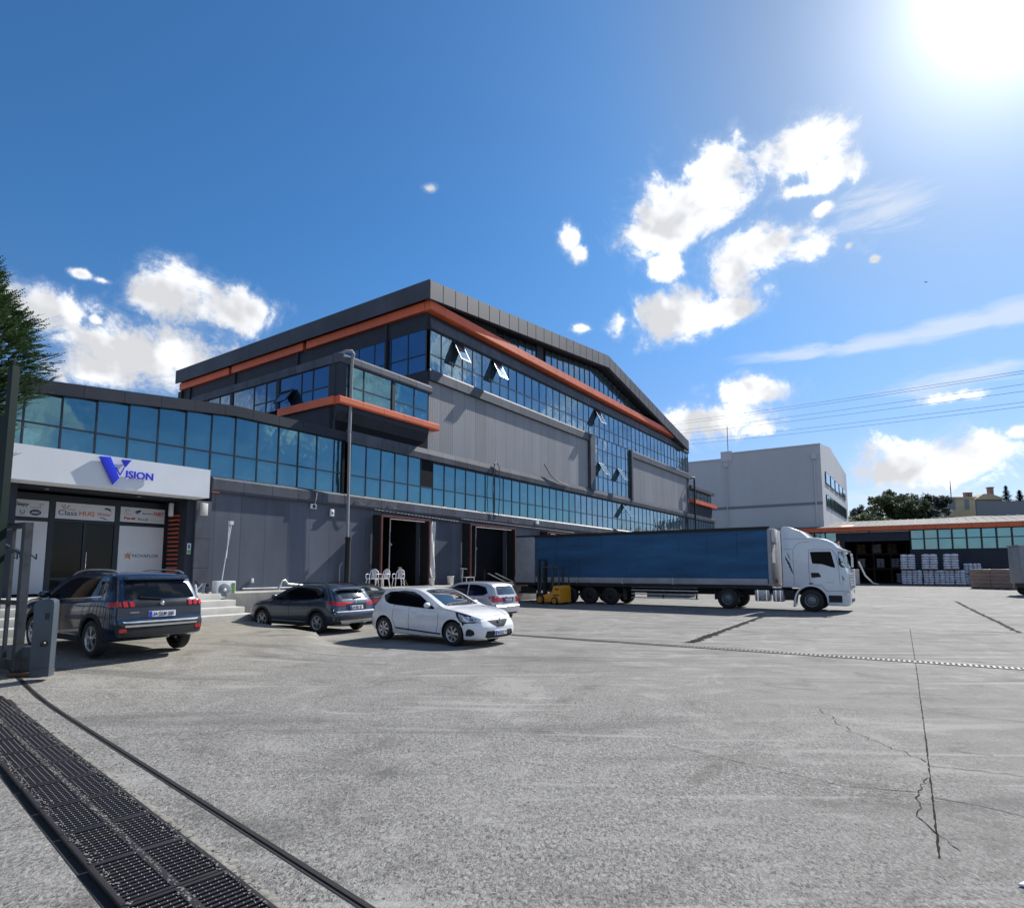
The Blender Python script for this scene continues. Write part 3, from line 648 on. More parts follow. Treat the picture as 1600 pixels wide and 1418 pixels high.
for a, b in ((18.87, 20.0), (20.0, 21.9), (22.1, 23.6), (23.6, 24.75)): bay(hall, a, b, 10.2, 11.86, 10.8, BO-.08, 'glass', .06)
y = -12.6
for a, b in ((-12.6, -11.3), (-11.3, -10.0), (-10.0, -8.9), (-8.62, -6.6), (-6.6, -5.5), (-5.5, -4.6), (-4.3, -2.5), (-2.5, -1.6), (-1.6, -.36)):
    if a < -8: bay(hall, a, b, 10.2, 11.86, None, BS0+.02, 'glassside', .06, face='s')
    else: bay(hall, a, b, 10.2, 11.86, 10.8, BS0+.02, 'glassside', .06, face='s')
sash(hall, -4.0, -3.0, 10.2, 11.1, BS0, 'glassside', 35, 'open sash in the side of the projecting bay', 's')
# far end of the facade: small glazed bay with orange foot, beyond the gable
mb = MB(); mb.box(SE, 80.6, -10, -.3, 0, 11.9); mb.build('end_core', mt['void'], hall)
mb = MB(); mb.box(SE, 80.6, -.3, -.05, 8.6, 10.0); mb.build('end_wall', mt['anthracite'], hall)
mb = MB(); capprof(mb, SE, 80.8, [(0, 11.7), (.3, 11.7), (.3, 12.05), (0, 12.1)]); mb.build('end_cap', mt['cap'], hall)
mb = MB(); capprof(mb, SE+.2, 81.3, [(-.04, 10.0), (.4, 10.0), (.4, 10.45), (-.04, 10.45)], 1.4); mb.build('end_orange_band', mt['orange'], hall)
for i in range(6): bay(hall, 71.4+i*1.5, 72.9+i*1.5, 10.46, 11.7, 11.0, -.1, 'glassup', .1)
# lower wall with the two dock doors
DK = [(21.15, 24.6), (28.3, 32.95), (37.2, 41.0), (46., 50.)]
mb = MB(); prev = 12.75
for a, b in DK+[(81.4, 0)]:
    mb.box(prev, a, -.31, -.02, 0, 5.0); prev = b
for a, b in DK: mb.box(a, b, -.31, -.021, 4.75, 5.0); mb.box(a, b, -.31, -.021, 0, 1.1)
mb.build('dock_wall', mt['darkwall'], hall)
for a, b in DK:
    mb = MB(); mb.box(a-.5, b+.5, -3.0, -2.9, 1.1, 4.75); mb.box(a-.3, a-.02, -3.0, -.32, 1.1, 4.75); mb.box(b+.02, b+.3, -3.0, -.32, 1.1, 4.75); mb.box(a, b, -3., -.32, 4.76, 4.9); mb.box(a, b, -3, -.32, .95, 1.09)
    mb.build('dock_recess', mt['void'], hall)  # recess walls near-black: the bay's shade is put into their colour
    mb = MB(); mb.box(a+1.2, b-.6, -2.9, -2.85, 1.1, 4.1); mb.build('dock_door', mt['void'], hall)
flush(hall)
for i, (a, b) in enumerate(DK[:3]):
    t = thing('dock_shelter', ['dark red steel dock shelter round the first bay, with a curled pale tarp', 'dark red steel dock shelter round the second bay, left of the trailer', 'dark red dock shelter hidden behind the trailer'][i], 'dock shelter', ((a+b)/2, .2, 1.1), 'B', group='dock shelters on the factory wall')
    mb = MB()
    for x in (a-.04, b+.04): mb.box(x-.05, x+.05, .60, .70, 1.12, 4.7)
    mb.box(a+.02, b-.02, .61, .69, 4.6, 4.7); mb.build('red_frame', mt['red'], t)
    for x in (a-.03, b): mb = MB(); mb.box(x, x+.03, -.0, .60, 1.12, 4.66); mb.build('side_curtain', mt['black'], t)
    mb = MB(); mb.tube([(a+.75, .43, 4.58), (a+.73, .43, 1.9), (a+.7, .43, 1.55)], .03, 8); mb.tube([(a+.75, .43, 4.55), (b-.1, .44, 4.55)], .022, 8); mb.tube([(a+.76, .43, 3.3), (a+.86, .46, 3.25), (a+.76, .43, 3.15)], .02, 6); mb.build('guide_pole', mt['blind'], t)
mb = MB(); k = 14
vs = []
for j in range(k+1):
    z = 1.5+3.1*j/k; bul = .22*sin(pi*j/k)**.7
    for q in range(5): vs.append((24.86-bul*(1-q/4)+.28*q/4, .62+.05*sin(q*1.9+j*.5), z))
for j in range(k+1):
    z = 1.5+3.1*j/k; bul = .22*sin(pi*j/k)**.7
    for q in range(5): vs.append((24.86-bul*(1-q/4)+.28*q/4, .60+.05*sin(q*1.9+j*.5), z))
M1 = (k+1)*5; fs = [(j*5+q, j*5+q+1, (j+1)*5+q+1, (j+1)*5+q) for j in range(k) for q in range(4)]
mb.add(vs, fs+[[M1+i for i in reversed(f)] for f in fs], 0, True)
solo('hanging_tarp', mb, mt['whitetarp'], 'curled pale tarp strip hanging beside the red post of the first dock bay', 'tarp', (24.8, .6, 1.5), 'B', recalc=False)
# canopy sheets over the docks
def sheet(s0, s1, za, zb, o1, lab):
    mb = MB(); n = int((s1-s0)/.09); top = []
    for i in range(n+1):
        s = s0+(s1-s0)*i/n; z = za+(zb-za)*i/n; w = .016*sin(i*pi/1.5)
        top += [(s, .0, z+w+.05), (s, o1, z+w)]
    m_ = len(top); mb.add(top+[(a, b, c-.012) for a, b, c in top], [(2*i, 2*i+1, 2*i+3, 2*i+2) for i in range(n)]+[(m_+2*i, m_+2*i+2, m_+2*i+3, m_+2*i+1) for i in range(n)]+[(2*i+1, m_+2*i+1, m_+2*i+3, 2*i+3) for i in range(n)])
    solo('dock_canopy', mb, mt['blind'], lab, 'canopy', ((s0+s1)/2, .1, za), 'B', group='corrugated canopy sheets over the docks', recalc=False)
sheet(21.1, 29.5, 4.98, 4.76, .2, 'corrugated metal canopy strip above the first dock bay'); sheet(28.0, 42., 4.98, 4.86, .24, 'long corrugated metal canopy strip behind the trailer roof')
# ---------------------------------------------------------------- low front wing with the entrance
wing = thing('office_wing', 'low dark grey wing with a strip of blue glass above the recessed entrance', 'building', (12.5, 0, 0), 'B')
mb = MB(); mb.prism([(2.0, 4.9), (19.1, 4.9), (19.1, 8.3), (13.6, 8.3), (2.0, 7.15)], 'y', -22, -.31); mb.box(2.0, 6.6, -22, -.31, 0, 4.9); mb.box(12.7, 19.1, -22, -.31, 0, 4.9); mb.box(6.6, 12.7, -22, -3.5, 0, 4.9); mb.build('core_wall', mt['void'], wing)
mb = MB()
def wz(s): return 8.6 if s > 13.5 else 8.6+(s-13.5)*.098
n = 14
for i in range(n):
    a, b = 2+17.15*i/n+.005, 2+17.15*(i+1)/n-.005
    ps = [a, 13.5, b] if a < 13.5 < b else [a, b]
    for p, q in zip(ps, ps[1:]): mb.prism([(p, wz(p)-.42), (q, wz(q)-.42), (q, wz(q)), (p, wz(p))], 'y', -.3, .16)
mb.prism([(2, wz(2)-.3), (13.5, 8.3), (19.1, 8.3), (19.1, 8.5), (13.5, 8.5), (2, wz(2)-.1)], 'y', -22, -.302)
mb.build('roof_edge', mt['anthracite'], wing)
s = 4.6
while s < 18.5:
    a, b = s, s+1; z1 = min(wz(a), wz(b))-.40
    bay(wing, a, b, 5.6, z1+.03, 6.57, -.03, 'glass'); s += 1
bay(wing, 18.6, 19.05, 5.6, 8.2, 6.57, -.03, 'glass'); flush(wing)
mb = MB(); mb.box(19.06, 19.2, -.3, .04, 5.0, 8.2); mb.build('corner_strip', mt['void'], wing)
mb = MB(); capprof(mb, 12.7, 19.18, [(-.02, 5.0), (.12, 5.0), (.14, 5.1), (.14, 5.5), (.02, 5.6), (-.02, 5.6)], 1.25); mb.build('sill_band', mt['cap'], wing)
mb = MB(); mb.box(2, 12.7, -.3, -.0, 4.75, 5.6); mb.box(2., 6.6, -.3, -.01, 0, 4.75); mb.build('front_wall', mt['anthracite'], wing)
# entrance recess
mb = MB(); mb.box(6.6, 12.1, -3.0, -.31, 4.6, 4.75); mb.box(11.8, 12.1, -1.4, -.0, 1.1, 4.6); mb.box(6.4, 6.6, -1.4, -.31, 1.1, 4.6); mb.box(6.6, 12.1, -3.0, -.31, 1.0, 1.1); mb.box(11.72, 12.1, -1.75, -1.4, 1.1, 4.6)
mb.build('entrance_recess', mt['anthracite'], wing)
mb = MB()
for a, b in ((1.1, 2.02), (2.03, 3.15), (3.16, 4.6)): mb.box(12.1, 12.7, -.3, .10, a, b)
mb.build('entrance_pillar', mt['cap'], wing)
mb = MB()
for i in range(17): z = 1.35+i*.165; mb.box(11.70, 11.80, -1.15, -.5, z, z+.045)
mb.build('orange_slats', mt['orange'], wing)
mb = MB()
for i in range(3): mb.box(12.72, 12.98, .0, .12, 4.98+i*.17, 5.05+i*.17)
mb.build('corner_slats', mt['orange'], wing)
# glazed front of the recess
GO = -1.42
mb = MB()
for a, b in ((7.9, 8.06), (9.92, 10.08), (11.66, 11.72)): mb.box(a, b, GO-.06, GO+.04, 1.1, 4.5)
mb.box(6.6, 11.7, GO-.06, GO+.03, 3.58, 3.68); mb.box(6.6, 11.7, GO-.06, GO+.03, 4.28, 4.5); mb.build('entrance_frame', mt['frame'], wing)
mb = MB(); mb.box(8.95, 9.03, GO-.05, GO+.045, 1.1, 3.58); mb.box(8.06, 9.92, GO-.05, GO+.025, 1.1, 1.2); mb.box(8.06, 9.92, GO-.05, GO+.025, 1.62, 1.68); d = mb.build('entrance_door', mt['frame'], wing)
mb = MB(); mb.box(8.06, 9.92, GO-.04, GO, 1.12, 3.57); mb.build('door_glass', mt['carglass'], d)
mb = MB(); mb.tube([(9.06, GO+.05, 1.95), (9.06, GO+.10, 2.0), (9.06, GO+.10, 2.55), (9.06, GO+.05, 2.6)], .016, 8); mb.build('handle', mt['chrome'], d)
for s_, o_ in ((7.6, -.8), (10.3, -.5), (11.5, .3)):
    mb = MB(); mb.lathe([(.0005, 4.585), (.07, 4.585), (.07, 4.60)], (s_, o_, 0), 'z', 14); mb.build('ceiling_spot', mt['galv'], wing)
mb = MB(); mb.box(12.22, 12.45, .14, .3, 4.02, 4.5); o = solo('wall_lamp', mb, mt['whitetarp'], 'cream box lamp high on the pillar to the right of the entrance', 'lamp', (12.3, .15, 4.3), 'B', bevel=.03)
mb = MB(); mb.box(11.55, 11.68, -.9, -.75, 4.0, 4.5); solo('wall_speaker', mb, mt['white'], 'slim white box hanging under the entrance canopy beside the orange slats', 'speaker', (11.6, -.8, 4.2), 'B', bevel=.015)
mb = MB(); mb.box(11.86, 12.0, .02, .035, 2.55, 2.95); t = solo('wall_notice', mb, mt['poster'], 'small white and green notice on the dark wall between orange slats and pillar', 'sign', (11.93, .02, 2.7), 'B')
mb = MB(); mb.box(11.87, 11.99, .036, .04, 2.57, 2.7); mb.build('green_patch', mt['greenp'], t); mb = MB(); mb.box(11.9, 11.96, .036, .04, 2.75, 2.9); mb.build('dark_mark', mt['navy'], t)
# entrance canopy with the big sign
SO = 1.0
cn = thing('entrance_sign', 'long white sign box over the entrance with a blue V emblem and VISION lettering', 'sign', (9.1, 0, 4.6), 'B')
mb = MB(); mb.box(6.12, 12.08, .02, SO, 4.62, 5.68); mb.build('white_board', mt['white'], cn)
def fs_(u, v): s_, z_ = F(u, v, SO); return s_, z_
c1 = lambda x, y: fs_(x/3.376, 660+y/3.376)
def plate3(mb, pts, o0, o1, mi=0): return mb.prism([p for p in pts], 'y', o0, o1, mi)
mb = MB(); plate3(mb, [c1(518, 179), c1(577, 183), c1(622, 292), c1(588, 327)], SO+.03, SO+.115); plate3(mb, [c1(636, 197), c1(687, 200), c1(655, 237)], SO+.03, SO+.115)
mb.bar((*[c1(606, 236)[0]], SO+.07, c1(606, 236)[1]), (c1(628, 276)[0], SO+.07, c1(628, 276)[1]), .045, .03); mb.bar((c1(628, 278)[0], SO+.07, c1(628, 278)[1]), (c1(650, 238)[0], SO+.07, c1(650, 238)[1]), .045, .03)
mb.build('v_emblem', mt['blue'], cn, bevel=.004)
a0 = c1(656, 288); a1 = c1(803, 298); wdt = a1[0]-a0[0]
vs, fs = text_faces('ISION', .30, ext=.02, bold=.006); w0 = max(v[0] for v in vs); mb = MB()
mb.add([(a0[0]+v[0]*wdt/w0, SO+.06+v[2], a0[1]-.01+v[1]*(c1(656, 250)[1]-a0[1])/.215) for v in vs], fs); mb.build('lettering', mt['blue'], cn)
# white boards and posters behind the entrance glass line
def poster(name, s0, s1, z0, z1, lab, items):
    t = thing(name, lab, 'sign', ((s0+s1)/2, GO+.03, z0), 'B'); mb = MB(); mb.box(s0, s1, GO+.0, GO+.05, z0, z1); mb.build('board', mt['poster'], t)
    by = {}
    for it in items:
        m = by.setdefault(it[0], MB())
        if it[1] == 'T':
            _, _, txt, s_, z_, size, wd, kw = it; vs, fs = text_faces(txt, size, ext=.002, **kw); w0 = max(v[0] for v in vs); x0 = min(v[0] for v in vs); k = wd/(w0-x0)
            m.add([(s_+(v[0]-x0)*k, GO+.054+v[2], z_+v[1]) for v in vs], fs)
        elif it[1] == 'P': m.prism(it[2], 'y', GO+.051, GO+.055)
        elif it[1] == 'E':
            _, _, cx, cz, rx, rz = it; m.prism([(cx+rx*cos(i*pi/12), cz+rz*sin(i*pi/12)) for i in range(24)], 'y', GO+.051, GO+.0535)
        elif it[1] == 'S': m.tube([(p[0], GO+.054, p[1]) for p in it[2]], .008, 5)
    for k, m in by.items(): m.build('print', mt[k], t, recalc=False)
    return t
def star(cx, cz, r, k=5): return [(cx+(r if i % 2 == 0 else r*.38)*cos(i*pi/k+.3), cz+(r if i % 2 == 0 else r*.38)*sin(i*pi/k+.3)) for i in range(2*k)]
poster('brand_board', 6.75, 7.88, 3.70, 4.26, 'small white board of supplier logos at the left end above the entrance',
    [('navy', 'T', 'Sleepy', 6.92, 4.05, .17, .42, dict(shear=.3, bold=.004)), ('redp', 'T', 'marble', 7.38, 3.99, .07, .3, {}), ('redp', 'S', [(7.68+.05*cos(i*.5), 4.1+.045*sin(i*.5)) for i in range(9)]), ('greyp', 'T', 'U', 7.1, 3.79, .17, .13, dict(bold=.004)),
     ('greyp', 'T', 'unit', 7.09, 3.745, .05, .15, {}), ('navy', 'E', 7.52, 3.85, .16, .1), ('poster', 'T', 'ABC', 7.405, 3.812, .105, .23, dict(bold=.003)), ('greyp', 'S', [(6.84, 3.92), (6.88, 3.86), (6.84, 3.8)])])
poster('brand_board', 8.08, 9.90, 3.70, 4.26, 'wide white board with Class, HUG and Water logos above the dark glass door',
    [('navy', 'T', 'Class', 8.16, 3.83, .24, .55, dict(bold=.001)), ('orangep', 'T', 'Clear', 8.42, 4.0, .1, .26, {}), ('orangep', 'P', [(8.22, 4.17), (8.27, 4.16), (8.36, 4.03), (8.32, 4.03)]), ('greyp', 'P', [(8.36, 4.04), (8.38, 4.04), (8.5, 4.17), (8.44, 4.16)]), ('navy', 'P', [(8.31, 4.2), (8.35, 4.16), (8.36, 4.07)]),
     ('orangep', 'T', 'HUG', 8.78, 3.85, .21, .47, dict(bold=.006)), ('redp', 'T', 'Water', 9.33, 3.88, .17, .46, dict(shear=.12)), ('navy', 'P', [(9.52, 4.12), (9.62, 4.18), (9.75, 4.14), (9.79, 4.02), (9.73, 4.08), (9.62, 4.11)]), ('navy', 'P', [(9.42, 3.84), (9.6, 3.79), (9.7, 3.72), (9.56, 3.77), (9.44, 3.8)])])
poster('brand_board', 10.09, 11.65, 3.72, 4.27, 'white board with red Persil and FAIRY logos above the right-hand poster',
    [('greenp', 'S', [(10.32+.07*cos(i*.6), 4.13+.06*sin(i*.6)) for i in range(9)]), ('redp', 'T', 'natural', 10.2, 3.99, .05, .24, {}), ('navy', 'P', [(10.57, 4.12), (10.68, 4.17), (10.8, 4.19), (10.76, 4.1), (10.62, 4.08)]), ('greyp', 'P', [(10.58, 4.05), (10.68, 4.03), (10.76, 4.06), (10.64, 4.08)]),
     ('navy', 'T', 'Barcelona', 10.84, 4.05, .06, .38, dict(bold=.002)), ('redp', 'T', 'FAIRY', 11.25, 4.02, .19, .36, dict(bold=.006)), ('redp', 'T', 'Persil', 10.22, 3.82, .12, .37, dict(bold=.006)), ('navy', 'T', 'Rexall', 10.7, 3.80, .15, .34, {}), ('redp', 'T', 'www.home.com', 11.12, 3.82, .045, .42, {})])
poster('window_poster', 6.62, 7.88, 1.16, 3.56, 'tall white window poster ending in dark letters ON beside the gate', [('navy', 'T', 'VISION', 6.66, 2.30, .26, 1.0, dict(bold=.005)), ])
poster('window_poster', 10.09, 11.65, 1.16, 3.57, 'tall white window poster reading NOVAFLOR with a small star, behind the dark SUV',
    [('navy', 'T', 'NOVAFLOR', 10.58, 2.42, .17, .92, dict(bold=.001)), ('orangep', 'P', star(10.42, 2.48, .15)), ('poster', 'P', star(10.42, 2.48, .07)), ('greenp', 'S', [(10.3, 2.36), (10.4, 2.44), (10.5, 2.34), (10.48, 2.5), (10.54, 2.64)])])
# steps up to the entrance
t = thing('entrance_steps', 'broad pale stone steps rising to the entrance behind the dark SUV', 'steps', (9, 2.6, .2), 'B')
for i in range(4):
    z = .45+i*.22; o1 = 3.75-i*.56; mb = MB(); mb.box(3.5, 12.35+.0*i-(.25 if i == 3 else 0)+(.12 if i == 0 else 0), -.3 if i == 3 else o1-.7, o1, z-.235 if i else .0, z); 
    mb.build('tread', mt['step'], t, bevel=.015)
mb = MB(); mb.box(3.5, 12.1, -.32, 1.95, .1, 1.109); mb.build('landing', mt['step'], t)
# dock platform with its retaining wall
t = thing('dock_platform', 'long raised concrete loading platform with a streaked retaining wall', 'platform', (25, 1, 0), 'B')
mb = MB(); mb.box(12.36, 27.2, 1.86, 2.0, 0, 1.10); mb.box(27.2, 27.34, .0, 2.0, 0, 1.10); mb.box(27.34, 44, 1.0, 1.1, 0, 1.1); mb.build('retaining_wall', mt['concrete'], t, bevel=.012)
mb = MB(); mb.box(12.3, 27.2, -.02, 1.86, .95, 1.095); mb.box(27.34, 44, -.02, 1.0, .95, 1.095); mb.build('platform_floor', mt['concrete'], t)
mb = MB(); mb.box(19.2, 27.0, 2.0, 2.05, .93, 1.05); mb.build('edge_beam', mt['galv'], t)
mb = MB(); mb.box(20.5, 24.0, 2.01, 2.35, .0, .8); mb.build('buffer_block', mt['step'], t, bevel=.02)
# downpipe on the facade
t = thing('drain_pipe', 'tall pale downpipe bending off the projecting bay and running down the facade', 'pipe', (19.3, .3, 1.1), 'B')
mb = MB(); pp = [(18.55, .2, 12.28), (18.75, .5, 12.45), (18.95, .62, 12.47), (19.08, .6, 12.38), (19.12, .45, 12.1), (19.15, .38, 8.6)]; mb.tube(pp, .085, 12); mb.tube([(19.15, .38, 8.7), (19.2, .36, 6.0), (19.22, .36, 3.4)], .065, 12)
for i in range(40): mb.lathe([(.066, 0), (.078, .02), (.078, .04), (.066, .06)], (19.16+.05*(8.5-(8.4-i*.11))/5, .378-.004*i/10, 8.4-i*.11), 'z', 10)
mb.build('pipe', mt['blind'], t)
mb = MB(); mb.tube([(19.22, .42, 3.45), (19.2, .42, 1.1)], .13, 14); mb.tube([(19.22, .42, 3.5), (19.22, .42, 3.35)], .15, 14); mb.build('lower_sleeve', mt['black'], t)
mb = MB(); mb.tube([(18.9, .25, 1.1), (18.9, .25, 2.1), (19.0, .3, 2.3)], .035, 8); mb.build('side_conduit', mt['blind'], t)
# small fittings on the walls
def wallbox(s_, z_, w, h, o, name, lab, cat, m='white', dep=.1):
    mb = MB(); mb.box(s_-w/2, s_+w/2, o, o+dep, z_-h/2, z_+h/2); t = thing(name, lab, cat, (s_, o, z_), 'B'); mb.build('housing', mt[m], t, bevel=.015)
    mb = MB(); mb.lathe([(.0005, dep+.02), (w*.25, dep+.02), (w*.3, dep)], (s_, o, z_), 'y', 12); mb.build('lens', mt['blackgloss'], t); return t
wallbox(17.45, 4.83, .3, .22, .02, 'security_camera', 'white box camera just under the sill band, left of the pipe', 'camera'); wallbox(18.5, 4.62, .2, .34, .02, 'motion_light', 'small white light box on the dark wall just left of the pipe', 'light')
mb = MB(); mb.tube([(17.5, .1, 4.94), (17.5, .2, 5.2), (17.52, .2, 5.45)], .015, 6); solo('lamp_bracket', mb, mt['whitetarp'], 'thin pale bracket on the sill band above the white camera', 'bracket', (17.5, .1, 5.0), 'B')
for s_, lab in ((20.4, 'cable loop sagging from the sill band beside the pipe'), (22.6, 'short cable loop on the sill band above the first dock'), (33.6, 'cable loop on the sill band above the silver car')):
    mb = MB(); mb.tube([(s_-.5, .17, 5.35), (s_-.2, .2, 5.16), (s_+.1, .22, 5.1), (s_+.35, .2, 5.3), (s_+.5, .19, 5.42)], .016, 6); solo('loose_cable', mb, mt['wire'], lab, 'cable', (s_, .15, 5.3), 'B')
mb = MB(); mb.box(36.3, 36.65, .15, .25, 5.2, 5.42); solo('junction_box', mb, mt['white'], 'tiny white junction box on the sill band right of the docks', 'box', (36.5, .15, 5.3), 'B', bevel=.01)
# black hoses hanging over the eave
mb = MB(); mb.tube([(31.2, .2, 8.2), (31.25, .22, 8.75), (31.5, .2, 9.0), (31.8, .2, 8.7), (31.9, .2, 7.2), (31.75, .2, 5.5)], .03, 6); mb.tube([(31.2, .2, 8.3), (31.1, .2, 7.0), (31.2, .2, 5.4)], .025, 6); solo('black_hose', mb, mt['wire'], 'black hose looped over the eave and hanging down the lower window strip', 'hose', (31.5, .2, 8.5), 'B')
mb = MB(); mb.tube([(37.6, .15, 9.7), (38.4, .2, 9.0), (39.6, .2, 8.62), (41., .2, 8.5)], .04, 6); solo('black_hose', mb, mt['wire'], 'black hose lying along the eave below the large grey panel', 'hose', (38.5, .2, 9.), 'B')
mb = MB(); mb.tube([(71.4, .1, 12.9), (71.6, .5, 13.0), (71.7, .5, 12.6), (71.7, .5, 4.0)], .11, 8); solo('far_drain_pipe', mb, mt['frame'], 'dark downpipe at the far right end of the hall facade', 'pipe', (71.6, .4, 4), 'B')
# things along the platform
t = thing('air_conditioner', 'white outdoor air conditioner unit on the ledge beside the steps', 'air conditioner', (12.35, 1.8, .92), 'B')
mb = MB(); mb.box(12.0, 12.72, 1.62, 1.95, .92, 1.55); mb.build('casing', mt['plastic'], t, bevel=.02)
mb = MB(); mb.lathe([(.0005, .01), (.22, .01), (.24, .0), (.24, -.01)], (12.30, 1.96, 1.23), 'y', 24); mb.build('fan_grille', mt['greyp'], t)
mb = MB(); mb.lathe([(.0005, .03), (.05, .025), (.06, .01)], (12.30, 1.96, 1.23), 'y', 12); mb.build('fan_hub', mt['plastic'], t)
mb = MB(); mb.box(12.57, 12.69, 1.951, 1.958, 1.05, 1.48); mb.build('green_label', mt['greenp'], t)
mb = MB(); mb.box(12.05, 12.15, 1.7, 1.95, .5, .92); mb.box(12.55, 12.65, 1.7, 1.95, .5, .92); mb.build('bracket', mt['galv'], t)
mb = MB(); mb.tube([(13.05, .35, 1.1), (13.15, .4, 2.2), (13.3, .5, 3.75)], .02, 8); mb.tube([(13.26, .42, 3.7), (13.22, .42, 2.9), (13.2, .42, 2.4)], .018, 6); mb.box(13.22, 13.36, .42, .56, 3.72, 3.86)
solo('leaning_pole', mb, mt['plastic'], 'thin white pole leaning on the dark wall above the air conditioner', 'pole', (13.2, .4, 1.1), 'B')
mb = MB(); mb.tube([(14.0, .3, 1.2), (16.4, .35, 1.2), (17.0, .4, 1.2)], .03, 8); solo('floor_pipe', mb, mt['galv'], 'thin grey pipe lying along the foot of the dark wall', 'pipe', (15, .3, 1.15), 'B')
mb = MB(); mb.tube([(15.3, .8, 1.13), (15.45, .8, 1.5), (15.6, .8, 1.52), (15.75, .8, 1.36), (17.3, .9, 1.2)], .05, 8); solo('bent_duct', mb, mt['galv'], 'bent silver duct on the ledge above the blue hatchback', 'duct', (16, .8, 1.12), 'B')
mb = MB(); mb.box(14.55, 14.65, .0, .06, 1.42, 1.6); solo('wall_socket', mb, mt['plastic'], 'tiny white socket low on the dark wall', 'socket', (14.6, 0, 1.5), 'B', bevel=.01)
r_ = random.Random(3)
for i in range(7):
    mb = MB(); s_, o_ = 11.6+r_.uniform(-.1, .5), 1.0+r_.uniform(0, .5); a = Vector((s_, o_, 1.12)); b = a+Vector((r_.uniform(-.4, .4), r_.uniform(-.2, .3), r_.uniform(.05, .45))); mb.bar(a, b, r_.uniform(.05, .12), .03)
    solo('scrap_piece', mb, mt[('white', 'greyp', 'blackgloss', 'galv')[i % 4]], ['flat white scrap board lying lowest in the heap by the steps', 'dark grey scrap strip in the heap by the steps', 'glossy black scrap strip in the heap beside the air conditioner', 'silver scrap bar in the heap beside the air conditioner', 'white scrap strip sticking up from the heap by the steps', 'grey scrap piece on top of the heap by the steps', 'small black scrap piece nearest the air conditioner'][i], 'scrap', a, 'B', group='scrap heap by the steps')
# plastic chairs
def chair():
    t = thing('plastic_chair', 'x', 'chair', (0, 0, 0), 'L', 0)
    mb = MB(); n = 8
    mb.prism([(-.22, -.22), (.22, -.24), (.24, .1), (.2, .22), (-.2, .22), (-.24, .1)], 'z', .42, .45); mb.build('seat', mt['plastic'], t, bevel=.01)
    mb = MB(); arc = [(-.22, -.2, .44), (-.21, -.26, .62), (-.17, -.29, .78), (-.08, -.31, .86), (0, -.315, .88), (.08, -.31, .86), (.17, -.29, .78), (.21, -.26, .62), (.22, -.2, .44)]
    mb.tube(arc, .022, 6)
    for x in (-.1, -.035, .035, .1): mb.bar((x, -.21, .44), (x*.9, -.305, .855), .035, .012, up=(0, 1, 0))
    mb.build('backrest', mt['plastic'], t)
    for s in (-1, 1):
        mb = MB(); mb.tube([(s*.22, -.26, .64), (s*.26, -.05, .66), (s*.25, .18, .64), (s*.24, .2, .44)], .018, 6); mb.build('armrest', mt['plastic'], t)
        for y in (-1, 1): mb = MB(); mb.tube([(s*.2, y*.19, .43), (s*.25, y*.24, 0)], [.026, .018], 6); mb.build('leg', mt['plastic'], t)
    return t
c0 = chair(); spots = [((19.75, 1.55), .15, 'leftmost of the three white plastic chairs on the platform'), ((20.45, 1.5), -.25, 'middle of the three white plastic chairs on the platform, beside the left one'), ((21.6, 1.4), .1, 'rightmost white plastic chair, standing apart beside the thin pole')]
for i, ((s_, o_), a, lab) in enumerate(spots):
    c = c0 if i == 0 else copy_thing(c0); c.location = Wp(s_, o_, 1.1); c.rotation_euler = (0, 0, pi+a-.25); c['label'] = lab; c['group'] = 'white plastic chairs on the dock'
def bucket(s_, o_, r, h, lab):
    t = thing('bucket', lab, 'bucket', (s_, o_, 1.1), 'B'); mb = MB(); mb.lathe([(.0005, 0), (r*.8, 0), (r, h), (r*1.05, h), (r*1.05, h-.03), (r*.96, h-.03), (r*.78, .03), (.0005, .03)], (s_, o_, 1.1), 'z', 20); mb.build('pail', mt['plastic'], t)
    mb = MB(); mb.tube([(s_+r*cos(a*pi/8), o_+.02+.25*r*sin(a*pi/8), 1.1+h-r*.8*sin(a*pi/8)) for a in range(9)], .006, 5); mb.build('handle', mt['galv'], t)
bucket(24.6, .9, .16, .38, 'small white bucket at the foot of the pale tarp'); bucket(26.4, .7, .2, .5, 'larger white bucket against the dark wall between the docks')
mb = MB(); mb.bar((27.2, .4, 1.12), (26.9, .15, 1.8), .12, .02); solo('dark_plank', mb, mt['wood'], 'dark plank leaning on the wall right of the larger bucket', 'plank', (27.1, .4, 1.1), 'B')
mb = MB(); mb.bar((22.8, .9, 1.12), (22.5, .6, 2.0), .03, .03); mb.box(22.4, 22.6, .55, .62, 1.9, 2.1); solo('broom', mb, mt['wood'], 'broom standing upside down in the first dock bay', 'broom', (22.6, .8, 1.1), 'B')
mb = MB(); mb.box(27.6, 28.4, .5, .9, 1.5, 1.54); [mb.bar((x, y, 1.1), (x, y, 1.5), .035) for x in (27.64, 28.36) for y in (.54, .86)]; mb.bar((27.4, .6, 2.05), (27.9, .7, 2.0), .04); mb.bar((27.64, .54, 1.5), (27.64, .6, 2.05), .035)
solo('white_stand', mb, mt['plastic'], 'low white metal stand beside the second red dock frame', 'stand', (28, .7, 1.1), 'B')
for i, (a, b) in enumerate([((29.3, 1.2, 1.75), (31.4, 1.1, 1.15)), ((30.2, 1.1, 1.75), (32.4, 1.0, 1.15))]):
    mb = MB(); mb.bar(a, b, .09, .03); mb.bar(b, Vector(b)+Vector((1.6, -.1, .04)), .08, .05); solo('metal_ramp_bar', mb, mt['galv'], ['bright metal bar propped in the second dock bay', 'dark metal bar propped beside the bright one in the second dock bay'][i], 'bar', b, 'B')
mb = MB(); r_ = random.Random(5); bm = bmesh.new(); bmesh.ops.create_icosphere(bm, subdivisions=3, radius=1.)
